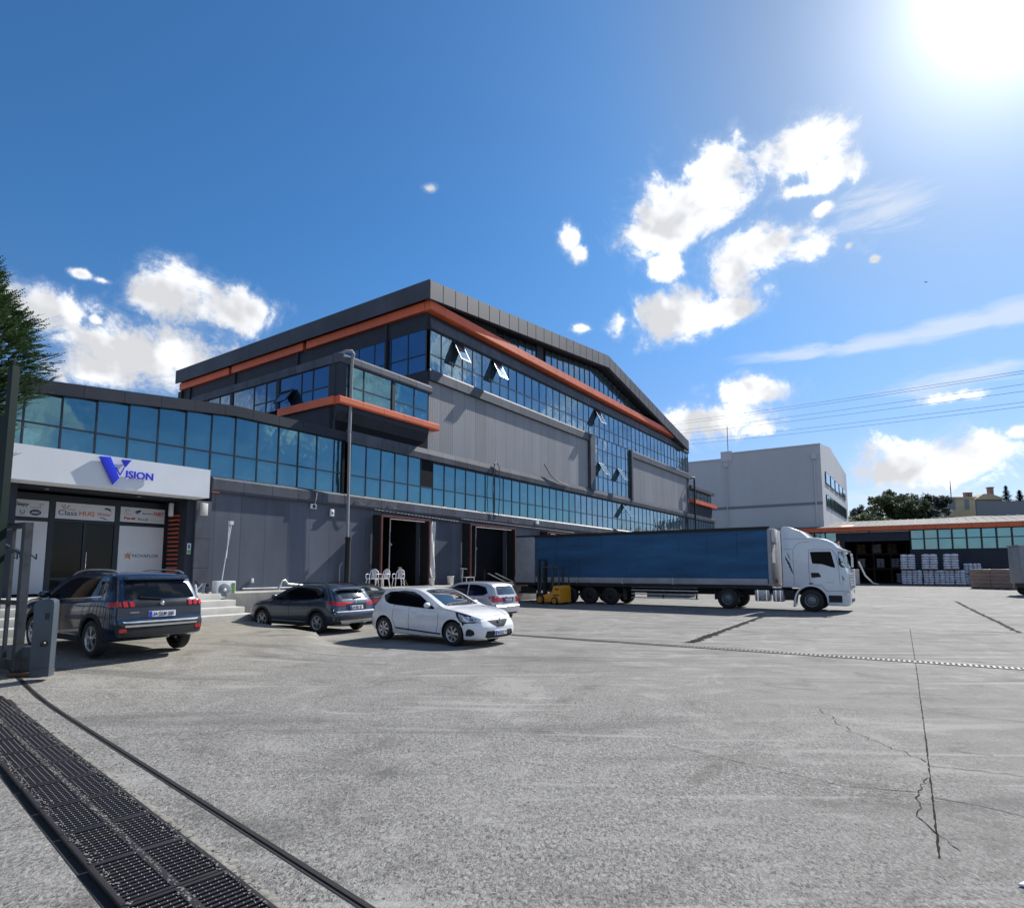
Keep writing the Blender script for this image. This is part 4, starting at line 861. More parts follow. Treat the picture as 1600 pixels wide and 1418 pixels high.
for v in bm.verts:
    p = v.co; k = 1+.16*sin(p.x*7+p.z*5)*cos(p.y*6)+r_.uniform(-.07, .07); v.co = Vector((p.x*.55*k, p.y*.45*k, max(-.5, p.z*.62*k)))
mb.add([(33.4+v.co.x, .9+v.co.y, 1.6+v.co.z) for v in bm.verts], [[v.index for v in f.verts] for f in bm.faces], 0, True); bm.free()
solo('white_sack', mb, mt['plastic'], 'crumpled white sack on the platform behind the trailer', 'sack', (33.4, .9, 1.1), 'B', weld=False)
mb = MB(); mb.box(32.4, 34.2, .3, 1.6, 1.105, 1.16); solo('pallet_board', mb, mt['wood'], 'flat pale board under the crumpled white sack', 'board', (33.3, .9, 1.1), 'B', bevel=.01)
# ---------------------------------------------------------------- cars
def interp(tab, x):
    if x <= tab[0][0]: return tab[0][1]
    for (a, p), (b, q) in zip(tab, tab[1:]):
        if x <= b: return p+(q-p)*(x-a)/(b-a)
    return tab[-1][1]
def smoothtab(tab, x):
    """Catmull-Rom through a table"""
    n = len(tab)
    if x <= tab[0][0]: return tab[0][1]
    if x >= tab[-1][0]: return tab[-1][1]
    for i in range(n-1):
        if x <= tab[i+1][0]:
            (x1, y1), (x2, y2) = tab[i], tab[i+1]; h = x2-x1; t = (x-x1)/h
            m1 = (y2-tab[i-1][1])/(x2-tab[i-1][0]) if i > 0 else (y2-y1)/h
            m2 = (tab[i+2][1]-y1)/(tab[i+2][0]-x1) if i < n-2 else (y2-y1)/h
            sec = (y2-y1)/h
            if sec == 0: m1 = m2 = 0
            else:
                if m1/sec < 0: m1 = 0
                if m2/sec < 0: m2 = 0
                m1 = max(-3*abs(sec), min(3*abs(sec), m1)); m2 = max(-3*abs(sec), min(3*abs(sec), m2))
            return (2*t**3-3*t*t+1)*y1+(t**3-2*t*t+t)*h*m1+(-2*t**3+3*t*t)*y2+(t**3-t*t)*h*m2
def crom(pts, per=4):
    out = []; n = len(pts)
    for i in range(n-1):
        p0, p1, p2, p3 = pts[max(0, i-1)], pts[i], pts[i+1], pts[min(n-1, i+2)]
        for j in range(per):
            t = j/per; out.append(tuple(.5*((2*b)+(-a+c)*t+(2*a-5*b+4*c-d)*t*t+(-a+3*b-3*c+d)*t**3) for a, b, c, d in zip(p0, p1, p2, p3)))
    return out+[pts[-1]]
def car_body(sp):
    L, W = sp['L'], sp['W']; nT = 56
    def ring(t):
        x = t*L; hw = W/2*smoothtab(sp['plan'], t); zt = smoothtab(sp['top'], x); zb = min(smoothtab(sp['belt'], x), zt-.035); bot = interp(sp['bot'], x)
        gh_ = max(0., zt-zb); wr = hw-.035-sp.get('tumble', .36)*max(0, gh_-.05)
        zs = bot+(zb-bot)*.42
        half = [(0, bot), (hw*.55, bot), (hw-.10, bot+.005), (hw-.035, bot+.07), (hw-.004, zs), (hw, bot+(zb-bot)*.66), (hw-.018, zb-.06), (hw-.045, zb), (wr+.012, zt-.075 if gh_ > .2 else zt-.02), (wr-.055, zt-.018), (wr*.55, zt+.012 if gh_ > .2 else zt+.006), (0, zt+.022 if gh_ > .2 else zt+.012)]
        return crom(half, 4)
    def X(t, z):
        return t*L+interp(sp['rear'], z)*(1-t)**6-(interp(sp['front'], z))*t**7
    ts = [0, .004, .012, .024, .04, .06]+[.06+.88*i/nT for i in range(1, nT)]+[.94, .96, .976, .988, .996, 1.]
    rows = []
    for t in ts:
        h = ring(t); full = [(y, z) for y, z in h]+[(-y, z) for y, z in h[-2:0:-1]]
        rows.append([(X(t, z), y, z) for y, z in full])
    m = len(rows[0]); vs = [p for r in rows for p in r]; fs = [(i*m+j, i*m+(j+1) % m, (i+1)*m+(j+1) % m, (i+1)*m+j) for i in range(len(rows)-1) for j in range(m)]
    # caps: rows between right and left halves so end faces follow the profile
    for r, sgn in ((0, -1), (len(rows)-1, 1)):
        nh = (m)//2; ks = 6; prev = None; bulge = sp.get('bulge', .05)
        base = len(vs); R = rows[r]
        grid = []
        for j in range(nh+1):
            a = R[j]; b = R[(m-j) % m]; line = []
            for k in range(ks+1):
                u = k/ks; y = a[1]+(b[1]-a[1])*u; w = max(.001, abs(a[1])); xx = a[0]+sgn*bulge*(1-(y/w)**2)*(abs(a[1])/(W/2)) if abs(a[1]) > .01 else a[0]
                if k == 0: line.append(r*m+j)
                elif k == ks: line.append(r*m+((m-j) % m))
                elif j in (0, nh): line.append(r*m+j)
                else: vs.append((xx, y, a[2])); line.append(len(vs)-1)
            grid.append(line)
        for j in range(nh):
            for k in range(ks):
                q = [grid[j][k], grid[j+1][k], grid[j+1][k+1], grid[j][k+1]]; q2 = []
                [q2.append(i) for i in q if i not in q2]
                if len(q2) > 2: fs.append(q2)
    mb = MB(); mb.add(vs, fs, 0, True); return mb
def boolean(me, cutters):
    o = bpy.data.objects.new('tmp', me); C.objects.link(o); cs = []
    for mb in cutters:
        c = bpy.data.objects.new('cut', mb.data('cut', [mt['black']])); C.objects.link(c); md = o.modifiers.new('b', 'BOOLEAN'); md.operation = 'DIFFERENCE'; md.object = c; md.solver = 'EXACT'; md.material_mode = 'TRANSFER'; cs.append(c)
    dg = bpy.context.evaluated_depsgraph_get(); out = bpy.data.meshes.new_from_object(o.evaluated_get(dg))
    bpy.data.objects.remove(o); [bpy.data.objects.remove(c) for c in cs]
    return out
def rounded(pts, r=.03, n=3):
    """round the corners of a polygon"""
    out = []; k = len(pts)
    for i in range(k):
        a, b, c = Vector(pts[i-1]), Vector(pts[i]), Vector(pts[(i+1) % k]); da, dc = (a-b), (c-b); ra = min(r, da.length*.4, dc.length*.4)
        p, q = b+da.normalized()*ra, b+dc.normalized()*ra
        for j in range(n+1): t = j/n; out.append(tuple(p*(1-t)**2+b*2*t*(1-t)+q*t*t))
    return out
class Patcher:
    def __init__(s, me, L): s.bvh = BVHTree.FromPolygons([v.co for v in me.vertices], [p.vertices for p in me.polygons]); s.L = L
    def cast(s, side, a, b):
        if side in 'LR': sg = 1 if side == 'L' else -1; o, d = Vector((a, 3*sg, b)), Vector((0, -sg, 0))
        elif side == 'B': o, d = Vector((-3, a, b)), Vector((1, 0, 0))
        elif side == 'F': o, d = Vector((s.L+3, a, b)), Vector((-1, 0, 0))
        elif side == 'T': o, d = Vector((a, b, 4)), Vector((0, 0, -1))
        loc, nor, i, dist = s.bvh.ray_cast(o, d)
        if loc is None: return None, None
        if nor.dot(d) > 0: nor = -nor
        return loc, nor
    def patch(s, mb, side, poly, off=.006, thick=.02, step=.06, mi=0, rnd_=0., smooth=True):
        """polygon in the side's own two axes, laid onto the body with its own thickness"""
        if rnd_: poly = rounded(poly, rnd_)
        poly = [Vector(p) for p in poly]; b = []
        for i, p in enumerate(poly):
            q = poly[(i+1) % len(poly)]; n = max(1, int((q-p).length/step)); b += [p.lerp(q, j/n) for j in range(n)]
        x0, x1 = min(p.x for p in b), max(p.x for p in b); y0, y1 = min(p.y for p in b), max(p.y for p in b); ins = []
        y = y0+step*.5
        while y < y1:
            x = x0+step*.5
            while x < x1:
                c = False
                for i in range(len(b)):
                    p, q = b[i], b[i-1]
                    if (p.y > y) != (q.y > y) and x < (q.x-p.x)*(y-p.y)/(q.y-p.y)+p.x: c = not c
                if c and min((Vector((x, y))-p).length for p in b) > step*.45: ins.append(Vector((x, y)))
                x += step
            y += step
        vs, _, fs, *_ = delaunay_2d_cdt(b+ins, [], [list(range(len(b)))], 1, 1e-5)
        top, bot = [], []; last = None
        for v in vs:
            l, n = s.cast(side, v.x, v.y); q_ = 1.
            while l is None and q_ > .6:
                q_ -= .02; l, n = s.cast(side, v.x*q_, v.y) if side in 'BF' else s.cast(side, v.x, v.y*q_)
            if l is None: l, n = last if last else (Vector((0, 0, 0)), Vector((0, 0, 1)))
            last = (l, n)
            d = {'L': Vector((0, 1, 0)), 'R': Vector((0, -1, 0)), 'B': Vector((-1, 0, 0)), 'F': Vector((1, 0, 0)), 'T': Vector((0, 0, 1))}[side]
            d = (d*.6+n*.6).normalized()
            top.append(l+d*off); bot.append(l-d*thick)
        k = len(top); cnt = {}
        for f in fs:
            for i in range(len(f)): e = (f[i], f[(i+1) % len(f)]); cnt[e] = cnt.get(e, 0)+1
        rim = [e for e in cnt if (e[1], e[0]) not in cnt]
        mb.add(top, [list(f) for f in fs], mi, smooth); mb.add(bot+top, [list(reversed(f)) for f in fs]+[(k+a, a, b_, k+b_) for a, b_ in rim], mi)
        mb.f = mb.f  # sides and back share the same mesh
        # drop duplicate top layer created by the shell's vertex list (only used by the rim)
        return mb
def build_wheel(t, c, r, w, sg, style, rimmat='alloy'):
    """sg: +1 wheel faces +y"""
    wh = MB(); x, y, z = c; ri = r*(.66 if style != 'truck' else .56)
    wh.lathe([(ri, -w/2), (r*.93, -w/2), (r*.99, -w*.38), (r, -w*.2), (r, w*.2), (r*.99, w*.38), (r*.93, w/2), (ri+.012, w/2), (ri, w/2-.012), (ri, -w/2)], c, 'y', 36)
    tyre = wh.build('wheel', mt['black'], t, recalc=True); tyre['label'] = None if False else 'wheel'; del tyre['label']
    m = MB(); f = sg*w/2
    m.lathe([(ri+.004, f-.006*sg), (ri-.012, f-.004*sg), (ri-.028, f-.03*sg), (ri-.03, -f*.2)], c, 'y', 36)
    def P(rad, ang, d): return (x+rad*cos(ang), y+f-d*sg, z+rad*sin(ang))
    if style == 'five':
        for k in range(5):
            a = k*2*pi/5+.3
            for da in (-.16, .16): m.bar(P(.05, a, .015), P(ri-.02, a+da, .02), .03, .022, up=(0, 1, 0))
    elif style == 'cap':
        for k in range(7):
            a = k*2*pi/7; 
            m.add([P(.06, a-.35, .012), P(.06, a+.35, .012), P(ri-.03, a+.2, .02), P(ri-.02, a-.2, .02)], [(0, 1, 2, 3)])
    elif style == 'multi':
        for k in range(10):
            a = k*2*pi/10; m.bar(P(.05, a, .015), P(ri-.02, a+(.14 if k % 2 else -.14), .02), .02, .022, up=(0, 1, 0))
    elif style == 'truck':
        m.lathe([(ri-.03, f-.06*sg), (ri*.72, f-.12*sg), (ri*.62, f-.03*sg), (ri*.3, f-.02*sg), (ri*.28, f+.0*sg), (.0005, f+.01*sg)], c, 'y', 30)
        for k in range(10): a = k*pi/5; m.bar(P(ri*.5, a, .03), P(ri*.5, a, -.012), .035, up=(1, 0, 0))
    else:
        for k in range(6): a = k*2*pi/6; m.bar(P(.05, a, .015), P(ri-.02, a, .03), .05, .02, up=(0, 1, 0))
    if style != 'truck': m.lathe([(.065, f-.02*sg), (.055, f-.005*sg), (.0005, f-.003*sg)], c, 'y', 16)
    m.build('rim', mt[rimmat], tyre, recalc=(style != 'cap'))
    k = MB(); k.lathe([(ri-.028, f-.055*sg), (.0005, f-.06*sg)], c, 'y', 24); k.build('brake_disc', mt['blackgloss'], tyre, recalc=False)
    return tyre
def plate_text(t, par, side, P, yc, zc, txt, w=.52, h=.112):
    """registration plate: board, blue band and characters"""
    mb = MB(); P.patch(mb, side, [(yc-w/2, zc-h/2), (yc+w/2, zc-h/2), (yc+w/2, zc+h/2), (yc-w/2, zc+h/2)], off=.022, thick=.0, step=.2, smooth=False); pl = mb.build('number_plate', mt['plate'], par, recalc=True)
    l, n = P.cast(side, yc, zc); sg = -1 if side == 'B' else 1; x = l.x+sg*.026
    l2, _ = P.cast(side, yc, zc+h/2); l3, _ = P.cast(side, yc, zc-h/2); sl_ = (l2.x-l3.x)/h
    def fn(v): return (x+sg*v[2]+sl_*(v[1]-h*.33), (yc-(v[0]-w/2+.05))*1 if side == 'B' else yc+(v[0]-w/2+.05), zc-h*.33+v[1])
    vs, fs = text_faces(txt, .112, ext=.002, bold=.001); w0 = max(v[0] for v in vs); k = (w-.11)/w0
    m = MB(); m.add([fn((v[0]*k+.02, v[1], v[2])) for v in vs], fs); m.build('characters', mt['navy'], pl, recalc=False)
    b = MB(); yb = (yc+w/2-.025) if side == 'B' else (yc-w/2+.025)
    b.obox((x-sg*.001, yb, zc), (.003, 0, 0), (0, .024, 0), (sl_*h/2*.95, 0, h/2*.95)); b.build('blue_band', mt['blue'], pl)
def car(name, label, cat, loc, head, sp):
    t = thing(name, label, cat, loc, 'L', head); L, W = sp['L'], sp['W']; r = sp['r']
    raw = car_body(sp).data('body', [mt[sp['paint']], mt['black']], None)
    wx = sp['axles']; cuts = []
    for x in wx:
        for sg in (-1, 1):
            c = MB(); y0 = sg*(W/2-.30); c.lathe([(.0005, 0), (r+.055, 0), (r+.055, sg*.6), (.0005, sg*.6)], (x, y0, r), 'y', 40); cuts.append(c)
    P = Patcher(raw, L)
    me = boolean(raw, cuts); me.set_sharp_from_angle(angle=radians(38)); me.name = 'body'
    if len(me.materials) < 2: me.materials.append(mt['black'])
    o = bpy.data.objects.new('body', me); C.objects.link(o); o.parent = t; BASE[o.name] = Vector((0, 0, 0)); FR[o.name] = 'L'
    for name_, side, poly, mkey, rr, off in sp['patches']:
        sides = [side] if side != 'LR' else ['L', 'R']
        for sd in sides:
            mb = MB(); polys = poly if isinstance(poly[0][0], (tuple, list)) else [poly]
            for pl in polys: P.patch(mb, sd, pl, off=off, rnd_=rr, thick=.004 if off < .004 else .012)
            mb.build(name_, mt[mkey], t, recalc=True)
    sp.get('extra', lambda *a: None)(t, P)
    for i, x in enumerate(wx):
        for sg in (-1, 1): build_wheel(t, (x, sg*(W/2-.115), r), r, .2, sg, sp['rim'], sp.get('rimmat', 'alloy'))
    return t
def seam(pts, w=.009):
    """thin closed outline of a polyline, as small quads"""
    out = []
    for a, b in zip(pts, pts[1:]):
        a, b = Vector(a), Vector(b); n = Vector((-(b-a).y, (b-a).x)).normalized()*w/2; out.append([tuple(a-n), tuple(b-n), tuple(b+n), tuple(a+n)])
    return out
def mirrors(x, z, W, key, y=None):
    def f(t, P):
        for sg in (-1, 1):
            l, _ = P.cast('L' if sg > 0 else 'R', x, z-.02); yy = abs(l.y)
            mb = MB(); mb.bar((x, sg*(yy-.03), z-.02), (x-.01, sg*(yy+.08), z), .05, .04); m = MB()
            bm = bmesh.new(); bmesh.ops.create_uvsphere(bm, u_segments=14, v_segments=10, radius=1)
            m.add([(x-.015+v.co.x*.075*(1 if v.co.x > 0 else .55), sg*(yy+.16)+v.co.y*.115, z+.035+v.co.z*.075) for v in bm.verts], [[v.index for v in q.verts] for q in bm.faces], 0, True); bm.free()
            a = m.build('mirror', mt[key], t); mb.build('mirror_arm', mt['blackgloss'], a)
    return f
def handles(pts, key='same'):
    def f(t, P):
        for sg, sd in ((1, 'L'), (-1, 'R')):
            for x, z in pts:
                l, _ = P.cast(sd, x, z); mb = MB(); mb.tube([(x-.1, l.y-.01*sg, z), (x-.07, l.y+.03*sg, z+.004), (x+.07, l.y+.03*sg, z+.004), (x+.1, l.y-.01*sg, z)], .012, 6); mb.build('door_handle', mt[key], t)
    return f
def many(*fs):
    def f(t, P):
        for g in fs: g(t, P)
    return f
mt['paint_white'] = paint('white_car_paint', (.72, .735, .76), .0, .28); mt['paint_silver'] = paint('silver_car_paint', (.50, .50, .53), .45, .32)
mt['paint_blue'] = paint('grey_blue_car_paint', (.028, .047, .08), .55, .3); mt['paint_navy'] = paint('dark_navy_car_paint', (.008, .022, .052), .4, .24); mt['paint_grey'] = paint('dark_grey_car_paint', (.03, .036, .043), .5, .3)
PLAN = [(0, .86), (.012, .905), (.03, .945), (.07, .975), (.2, 1.), (.75, 1.), (.88, .975), (.94, .925), (.975, .85), (.992, .78), (1, .72)]
# white hatchback (nose towards the right, near side is its right side)
hb = dict(L=4.05, W=1.80, r=.315, axles=(.62, 3.20), paint='paint_white', rim='cap', plan=PLAN, bulge=.09,
    top=[(0, 1.30), (.12, 1.385), (.5, 1.425), (1.2, 1.45), (1.75, 1.425), (2.15, 1.31), (2.55, 1.12), (2.88, .985), (3.3, .925), (3.7, .86), (3.92, .80), (4.05, .745)],
    belt=[(0, .98), (.5, .985), (1.2, .935), (2.0, .90), (2.9, .89), (3.6, .82), (4.05, .68)], bot=[(0, .30), (.3, .21), (.9, .19), (3., .18), (3.7, .17), (4.05, .20)],
    rear=[(.2, .05), (.35, 0), (.62, 0), (.75, .06), (.95, .14), (1.1, .25), (1.4, .42)], front=[(.15, .05), (.3, 0), (.5, .01), (.66, .09), (.8, .2)])
hb['patches'] = [
    ('side_window', 'LR', [(.62, 1.07), (.50, 1.23), (.74, 1.335), (1.25, 1.375), (1.62, 1.36), (1.90, 1.27), (2.30, 1.06), (2.54, .945), (2.50, .915), (1.9, .94), (1.1, .98), (.80, 1.01)], 'carglass', .03, .004),
    ('windscreen', 'T', [(2.80, -.66), (2.88, 0), (2.80, .66), (2.36, .62), (1.93, .56), (1.88, 0), (1.93, -.56), (2.36, -.62)], 'shield', .06, .004),
    ('rear_window', 'B', [(-.55, 1.06), (.55, 1.06), (.46, 1.31), (-.46, 1.31)], 'carglass', .06, .004),
    ('headlight_housing', 'LR', [(3.28, .88), (3.62, .82), (3.88, .75), (4.0, .70), (3.97, .61), (3.72, .60), (3.60, .585), (3.52, .48), (3.42, .51), (3.46, .64), (3.34, .76)], 'blackgloss', .012, .003),
    ('headlight', 'LR', [(3.38, .83), (3.62, .775), (3.84, .72), (3.95, .68), (3.92, .64), (3.70, .63), (3.58, .63), (3.50, .66), (3.42, .75)], 'clear_lamp', .012, .010),
    ('running_light', 'LR', [(3.46, .62), (3.50, .63), (3.56, .52), (3.52, .50)], 'plate', .004, .010), ('bonnet_line', 'T', [(3.0, .60), (3.95, .50), (3.95, .512), (3.0, .612)], 'black', 0, .003),
    ('grille', 'F', [(-.42, .665), (.42, .665), (.30, .58), (.14, .49), (-.14, .49), (-.30, .58)], 'blackgloss', .02, .008),
    ('lower_grille', 'F', [(-.52, .40), (.52, .40), (.58, .27), (.5, .22), (-.5, .22), (-.58, .27)], 'black', .03, .006),
    ('fog_surround', 'LR', [(3.66, .42), (3.74, .47), (3.86, .42), (3.88, .33), (3.80, .28), (3.62, .28)], 'black', .03, .006),
    ('sill_trim', 'LR', [(1.12, .38), (1.10, .345), (2.78, .27), (2.80, .305)], 'black', .01, .012),
    ('door_seams', 'LR', seam([(2.62, .28), (2.72, .55), (2.70, .88)])+seam([(1.62, .30), (1.62, .95)])+seam([(.98, .60), (1.02, .98)])+seam([(.98, .60), (1.1, .36)]), 'black', 0, .003),
    ('tail_light', 'B', [(-.74, .98), (-.44, .95), (-.44, .82), (-.78, .84)], 'red_lamp', .02, .008), ('tail_light', 'B', [(.74, .98), (.44, .95), (.44, .82), (.78, .84)], 'red_lamp', .02, .008)]
def hb_extra(t, P):
    l, _ = P.cast('F', 0, .63); m = MB(); x = l.x
    m.bar((x+.02, 0, .70), (x+.03, -.055, .62), .022, .02); m.bar((x+.03, -.055, .62), (x+.025, 0, .54), .022, .02); m.bar((x+.02, 0, .70), (x+.03, .055, .62), .022, .02); m.bar((x+.03, .055, .62), (x+.025, 0, .54), .022, .02); m.build('diamond_badge', mt['chrome'], t)
    plate_text(t, t, 'F', P, 0, .345, '34 CZE 19', .5, .11)
    m = MB(); m.tube([(.55, 0, 1.42), (.42, 0, 1.62)], .008, 5); m.build('aerial', mt['blackgloss'], t)
hb['extra'] = many(mirrors(2.42, .985, 1.8, 'paint_white'), handles([(1.82, .80)], 'paint_white'), hb_extra)
AN = atan2(N2.y, N2.x)
wR, wF = G(600, 998), G(712, 1009)
def place(axR, axF, side, sp, fac=1.):
    """origin (rear end, ground) and heading from the contact points of the two near wheels"""
    d = (axF-axR); h = atan2(d.y, d.x); wb = sp['axles'][1]-sp['axles'][0]; f = Vector((cos(h), sin(h), 0)); l = Vector((-sin(h), cos(h), 0))
    mid = (axR+axF)/2; o = mid-f*(sum(sp['axles'])/2)-l*side*(sp['W']/2-.10); o.z = 0; return o, h
o_, h_ = place(wR, wF, -1, hb); car('white_hatchback', 'white hatchback with dark tinted side windows parked nose towards the right in the yard', 'car', o_, h_, hb)
# dark blue crossover by the entrance
suv = dict(L=4.45, W=1.86, r=.36, axles=(.86, 3.53), paint='paint_navy', rim='five', rimmat='alloy', plan=[(0, .88), (.015, .93), (.04, .965), (.1, .99), (.2, 1.), (.78, 1.), (.9, .97), (.96, .92), (1, .8)], bulge=.05, tumble=.33,
    top=[(0, 1.50), (.12, 1.585), (.6, 1.63), (1.5, 1.65), (2.2, 1.61), (2.7, 1.46), (3.1, 1.23), (3.4, 1.12), (4.0, 1.05), (4.3, .95), (4.45, .85)],
    belt=[(0, 1.10), (.6, 1.12), (1.4, 1.08), (2.4, 1.04), (3.4, 1.02), (4.2, .92), (4.45, .8)], bot=[(0, .40), (.35, .30), (1., .26), (3.5, .25), (4.45, .26)],
    rear=[(.3, .10), (.42, 0), (.68, 0), (.74, .05), (1.02, .06), (1.08, .09), (1.3, .2), (1.52, .33), (1.65, .36)], front=[(.25, .06), (.45, 0), (.8, .02), (.95, .1)])
suv['patches'] = [
    ('side_window', 'LR', [(.62, 1.20), (.50, 1.30), (.60, 1.44), (.95, 1.52), (1.9, 1.55), (2.3, 1.47), (2.75, 1.25), (2.98, 1.10), (2.9, 1.08), (1.5, 1.14)], 'carglass', .03, .004),
    ('window_trim', 'LR', [(.60, 1.19), (.62, 1.165), (1.5, 1.12), (2.95, 1.065), (2.95, 1.085), (1.5, 1.14)], 'chrome', .0, .009),
    ('windscreen', 'T', [(3.36, -.68), (3.36, .68), (2.5, .58), (2.5, -.58)], 'shield', .06, .004),
    ('rear_window', 'B', [(-.70, 1.13), (.70, 1.13), (.60, 1.44), (-.60, 1.44)], 'carglass', .05, .006),
    ('gloss_panel', 'B', [(-.80, .965), (.80, .965), (.79, 1.095), (-.79, 1.095)], 'blackgloss', .02, .005),
    ('bumper', 'B', [(-.82, .42), (.82, .42), (.86, .66), (-.86, .66)], 'black', .03, .012), ('bumper_strip', 'B', [(-.70, .60), (.70, .60), (.70, .635), (-.70, .635)], 'chrome', .01, .022), ('bumper_strip', 'B', [(-.70, .675), (.70, .675), (.74, .70), (-.74, .70)], 'galv', .01, .018),
    ('arch_trim', 'LR', [[(.86+(.50 if k else .42)*cos(a), .36+(.50 if k else .42)*sin(a)) for k, a in [(0, pi*i/10) for i in range(11)]+[(1, pi*i/10) for i in range(10, -1, -1)]],
        [(3.53+(.50 if k else .42)*cos(a), .36+(.50 if k else .42)*sin(a)) for k, a in [(0, pi*i/10) for i in range(11)]+[(1, pi*i/10) for i in range(10, -1, -1)]], [(1.38, .28), (3.0, .28), (3.0, .38), (1.38, .38)]], 'black', 0, .010),
    ('door_seams', 'LR', seam([(1.36, .45), (1.25, .75), (1.2, 1.12)])+seam([(2.2, .42), (2.2, 1.08)])+seam([(3.1, .42), (3.12, .8), (3.0, 1.05)])+seam([(.3, 1.05), (.34, .7)]), 'black', 0, .003),
    ('headlight', 'F', [(-.84, .86), (-.5, .82), (-.5, .74), (-.82, .76)], 'clear_lamp', .01, .008), ('headlight', 'F', [(.84, .86), (.5, .82), (.5, .74), (.82, .76)], 'clear_lamp', .01, .008),
    ('low_door_strip', 'LR', [(1.5, .40), (2.95, .40), (2.95, .425), (1.5, .425)], 'galv', .0, .008)]  # last entry: thin pale metal strip low on the doors
def suv_extra(t, P):
    for s in (-1, 1):
        par = None
        m = MB(); P.patch(m, 'B', [(s*.52, .985), (s*.86, .985), (s*.87, 1.085), (s*.50, 1.085)], off=.010); par = m.build('tail_light', mt['blackgloss'], t)
        for k in range(3):
            y = s*(.56+k*.115); m = MB(); P.patch(m, 'B', [(y-s*.033, .985), (y+s*.045, .985), (y+s*.055, 1.08), (y-s*.023, 1.08)], off=.024, thick=.02, rnd_=.012); m.build('red_claw', mt['red_lamp'], par)
        m = MB(); P.patch(m, 'L' if s > 0 else 'R', [(.06, .985), (.30, .985), (.33, 1.085), (.10, 1.085)], off=.012); m.build('tail_light', mt['red_lamp'], t)
        m = MB(); P.patch(m, 'B', [(s*.66, .505), (s*.80, .505), (s*.80, .575), (s*.68, .575)], off=.02, rnd_=.02); m.build('reflector', mt['red_lamp'], t)
        pts = [(.45+i*.19, s*(.655-.02*abs(i-5)/5), smoothtab(suv['top'], .45+i*.19)+.002+.05*min(1, i/1.2, (11-i)/1.2)) for i in range(12)]; m = MB(); m.tube(pts, .017, 6); m.build('roof_rail', mt['galv'], t)
    m = MB(); m.prism([(-.62, 1.50), (.62, 1.50), (.6, 1.56), (-.6, 1.56)], 'x', .2, .42); m.build('spoiler', mt['paint_navy'], t, bevel=.02)
    l, _ = P.cast('B', .1, 1.14); m = MB(); m.bar((l.x-.03, .0, 1.13), (l.x-.01, .42, 1.17), .03, .03); m.build('rear_wiper', mt['blackgloss'], t)
    l, _ = P.cast('B', 0, 1.03); m = MB(); m.lathe([(.0005, -.02), (.03, -.015), (.045, 0)], (l.x-.008, 0, 1.035), 'x', 5); m.bar((l.x-.02, -.01, 1.02), (l.x-.02, .03, 1.08), .02); m.build('badge', mt['chrome'], t)
    l, _ = P.cast('B', .5, .87); vs, fs = text_faces('Peuno', .055, ext=.002); m = MB()
    for i in range(6): m.box(l.x-.008, l.x+.0, .60-i*.028-.02, .60-i*.028, .865, .885)
    m.build('model_lettering', mt['chrome'], t)
    plate_text(t, t, 'B', P, 0, .83, '34 GLM 208', .52, .115)
    m = MB(); m.tube([(.0, -.55, .40), (.25, -.55, .42)], .035, 8); m.build('exhaust', mt['galv'], t)
suv['extra'] = many(mirrors(2.80, 1.15, 1.86, 'paint_navy'), handles([(1.45, .98), (2.35, .96)], 'paint_navy'), suv_extra)
HB = atan2(-N2.y, -N2.x)
def place1(pt, x_ax, side, h, sp):
    f = Vector((cos(h), sin(h), 0)); l = Vector((-sin(h), cos(h), 0)); o = Vector(pt)-f*x_ax-l*side*(sp['W']/2-.10); o.z = gh(pt[0], pt[1]); return o
a, b = G(150, 1023, .25), G(277, 1014, .25)
h = HB+radians(2); c = (a+b)/2; o_ = c-Vector((cos(h), sin(h), 0))*.86; o_.z = .25
car('dark_suv', 'dark navy crossover parked by the entrance steps, seen from behind, with claw-shaped red lights', 'car', o_, h, suv)
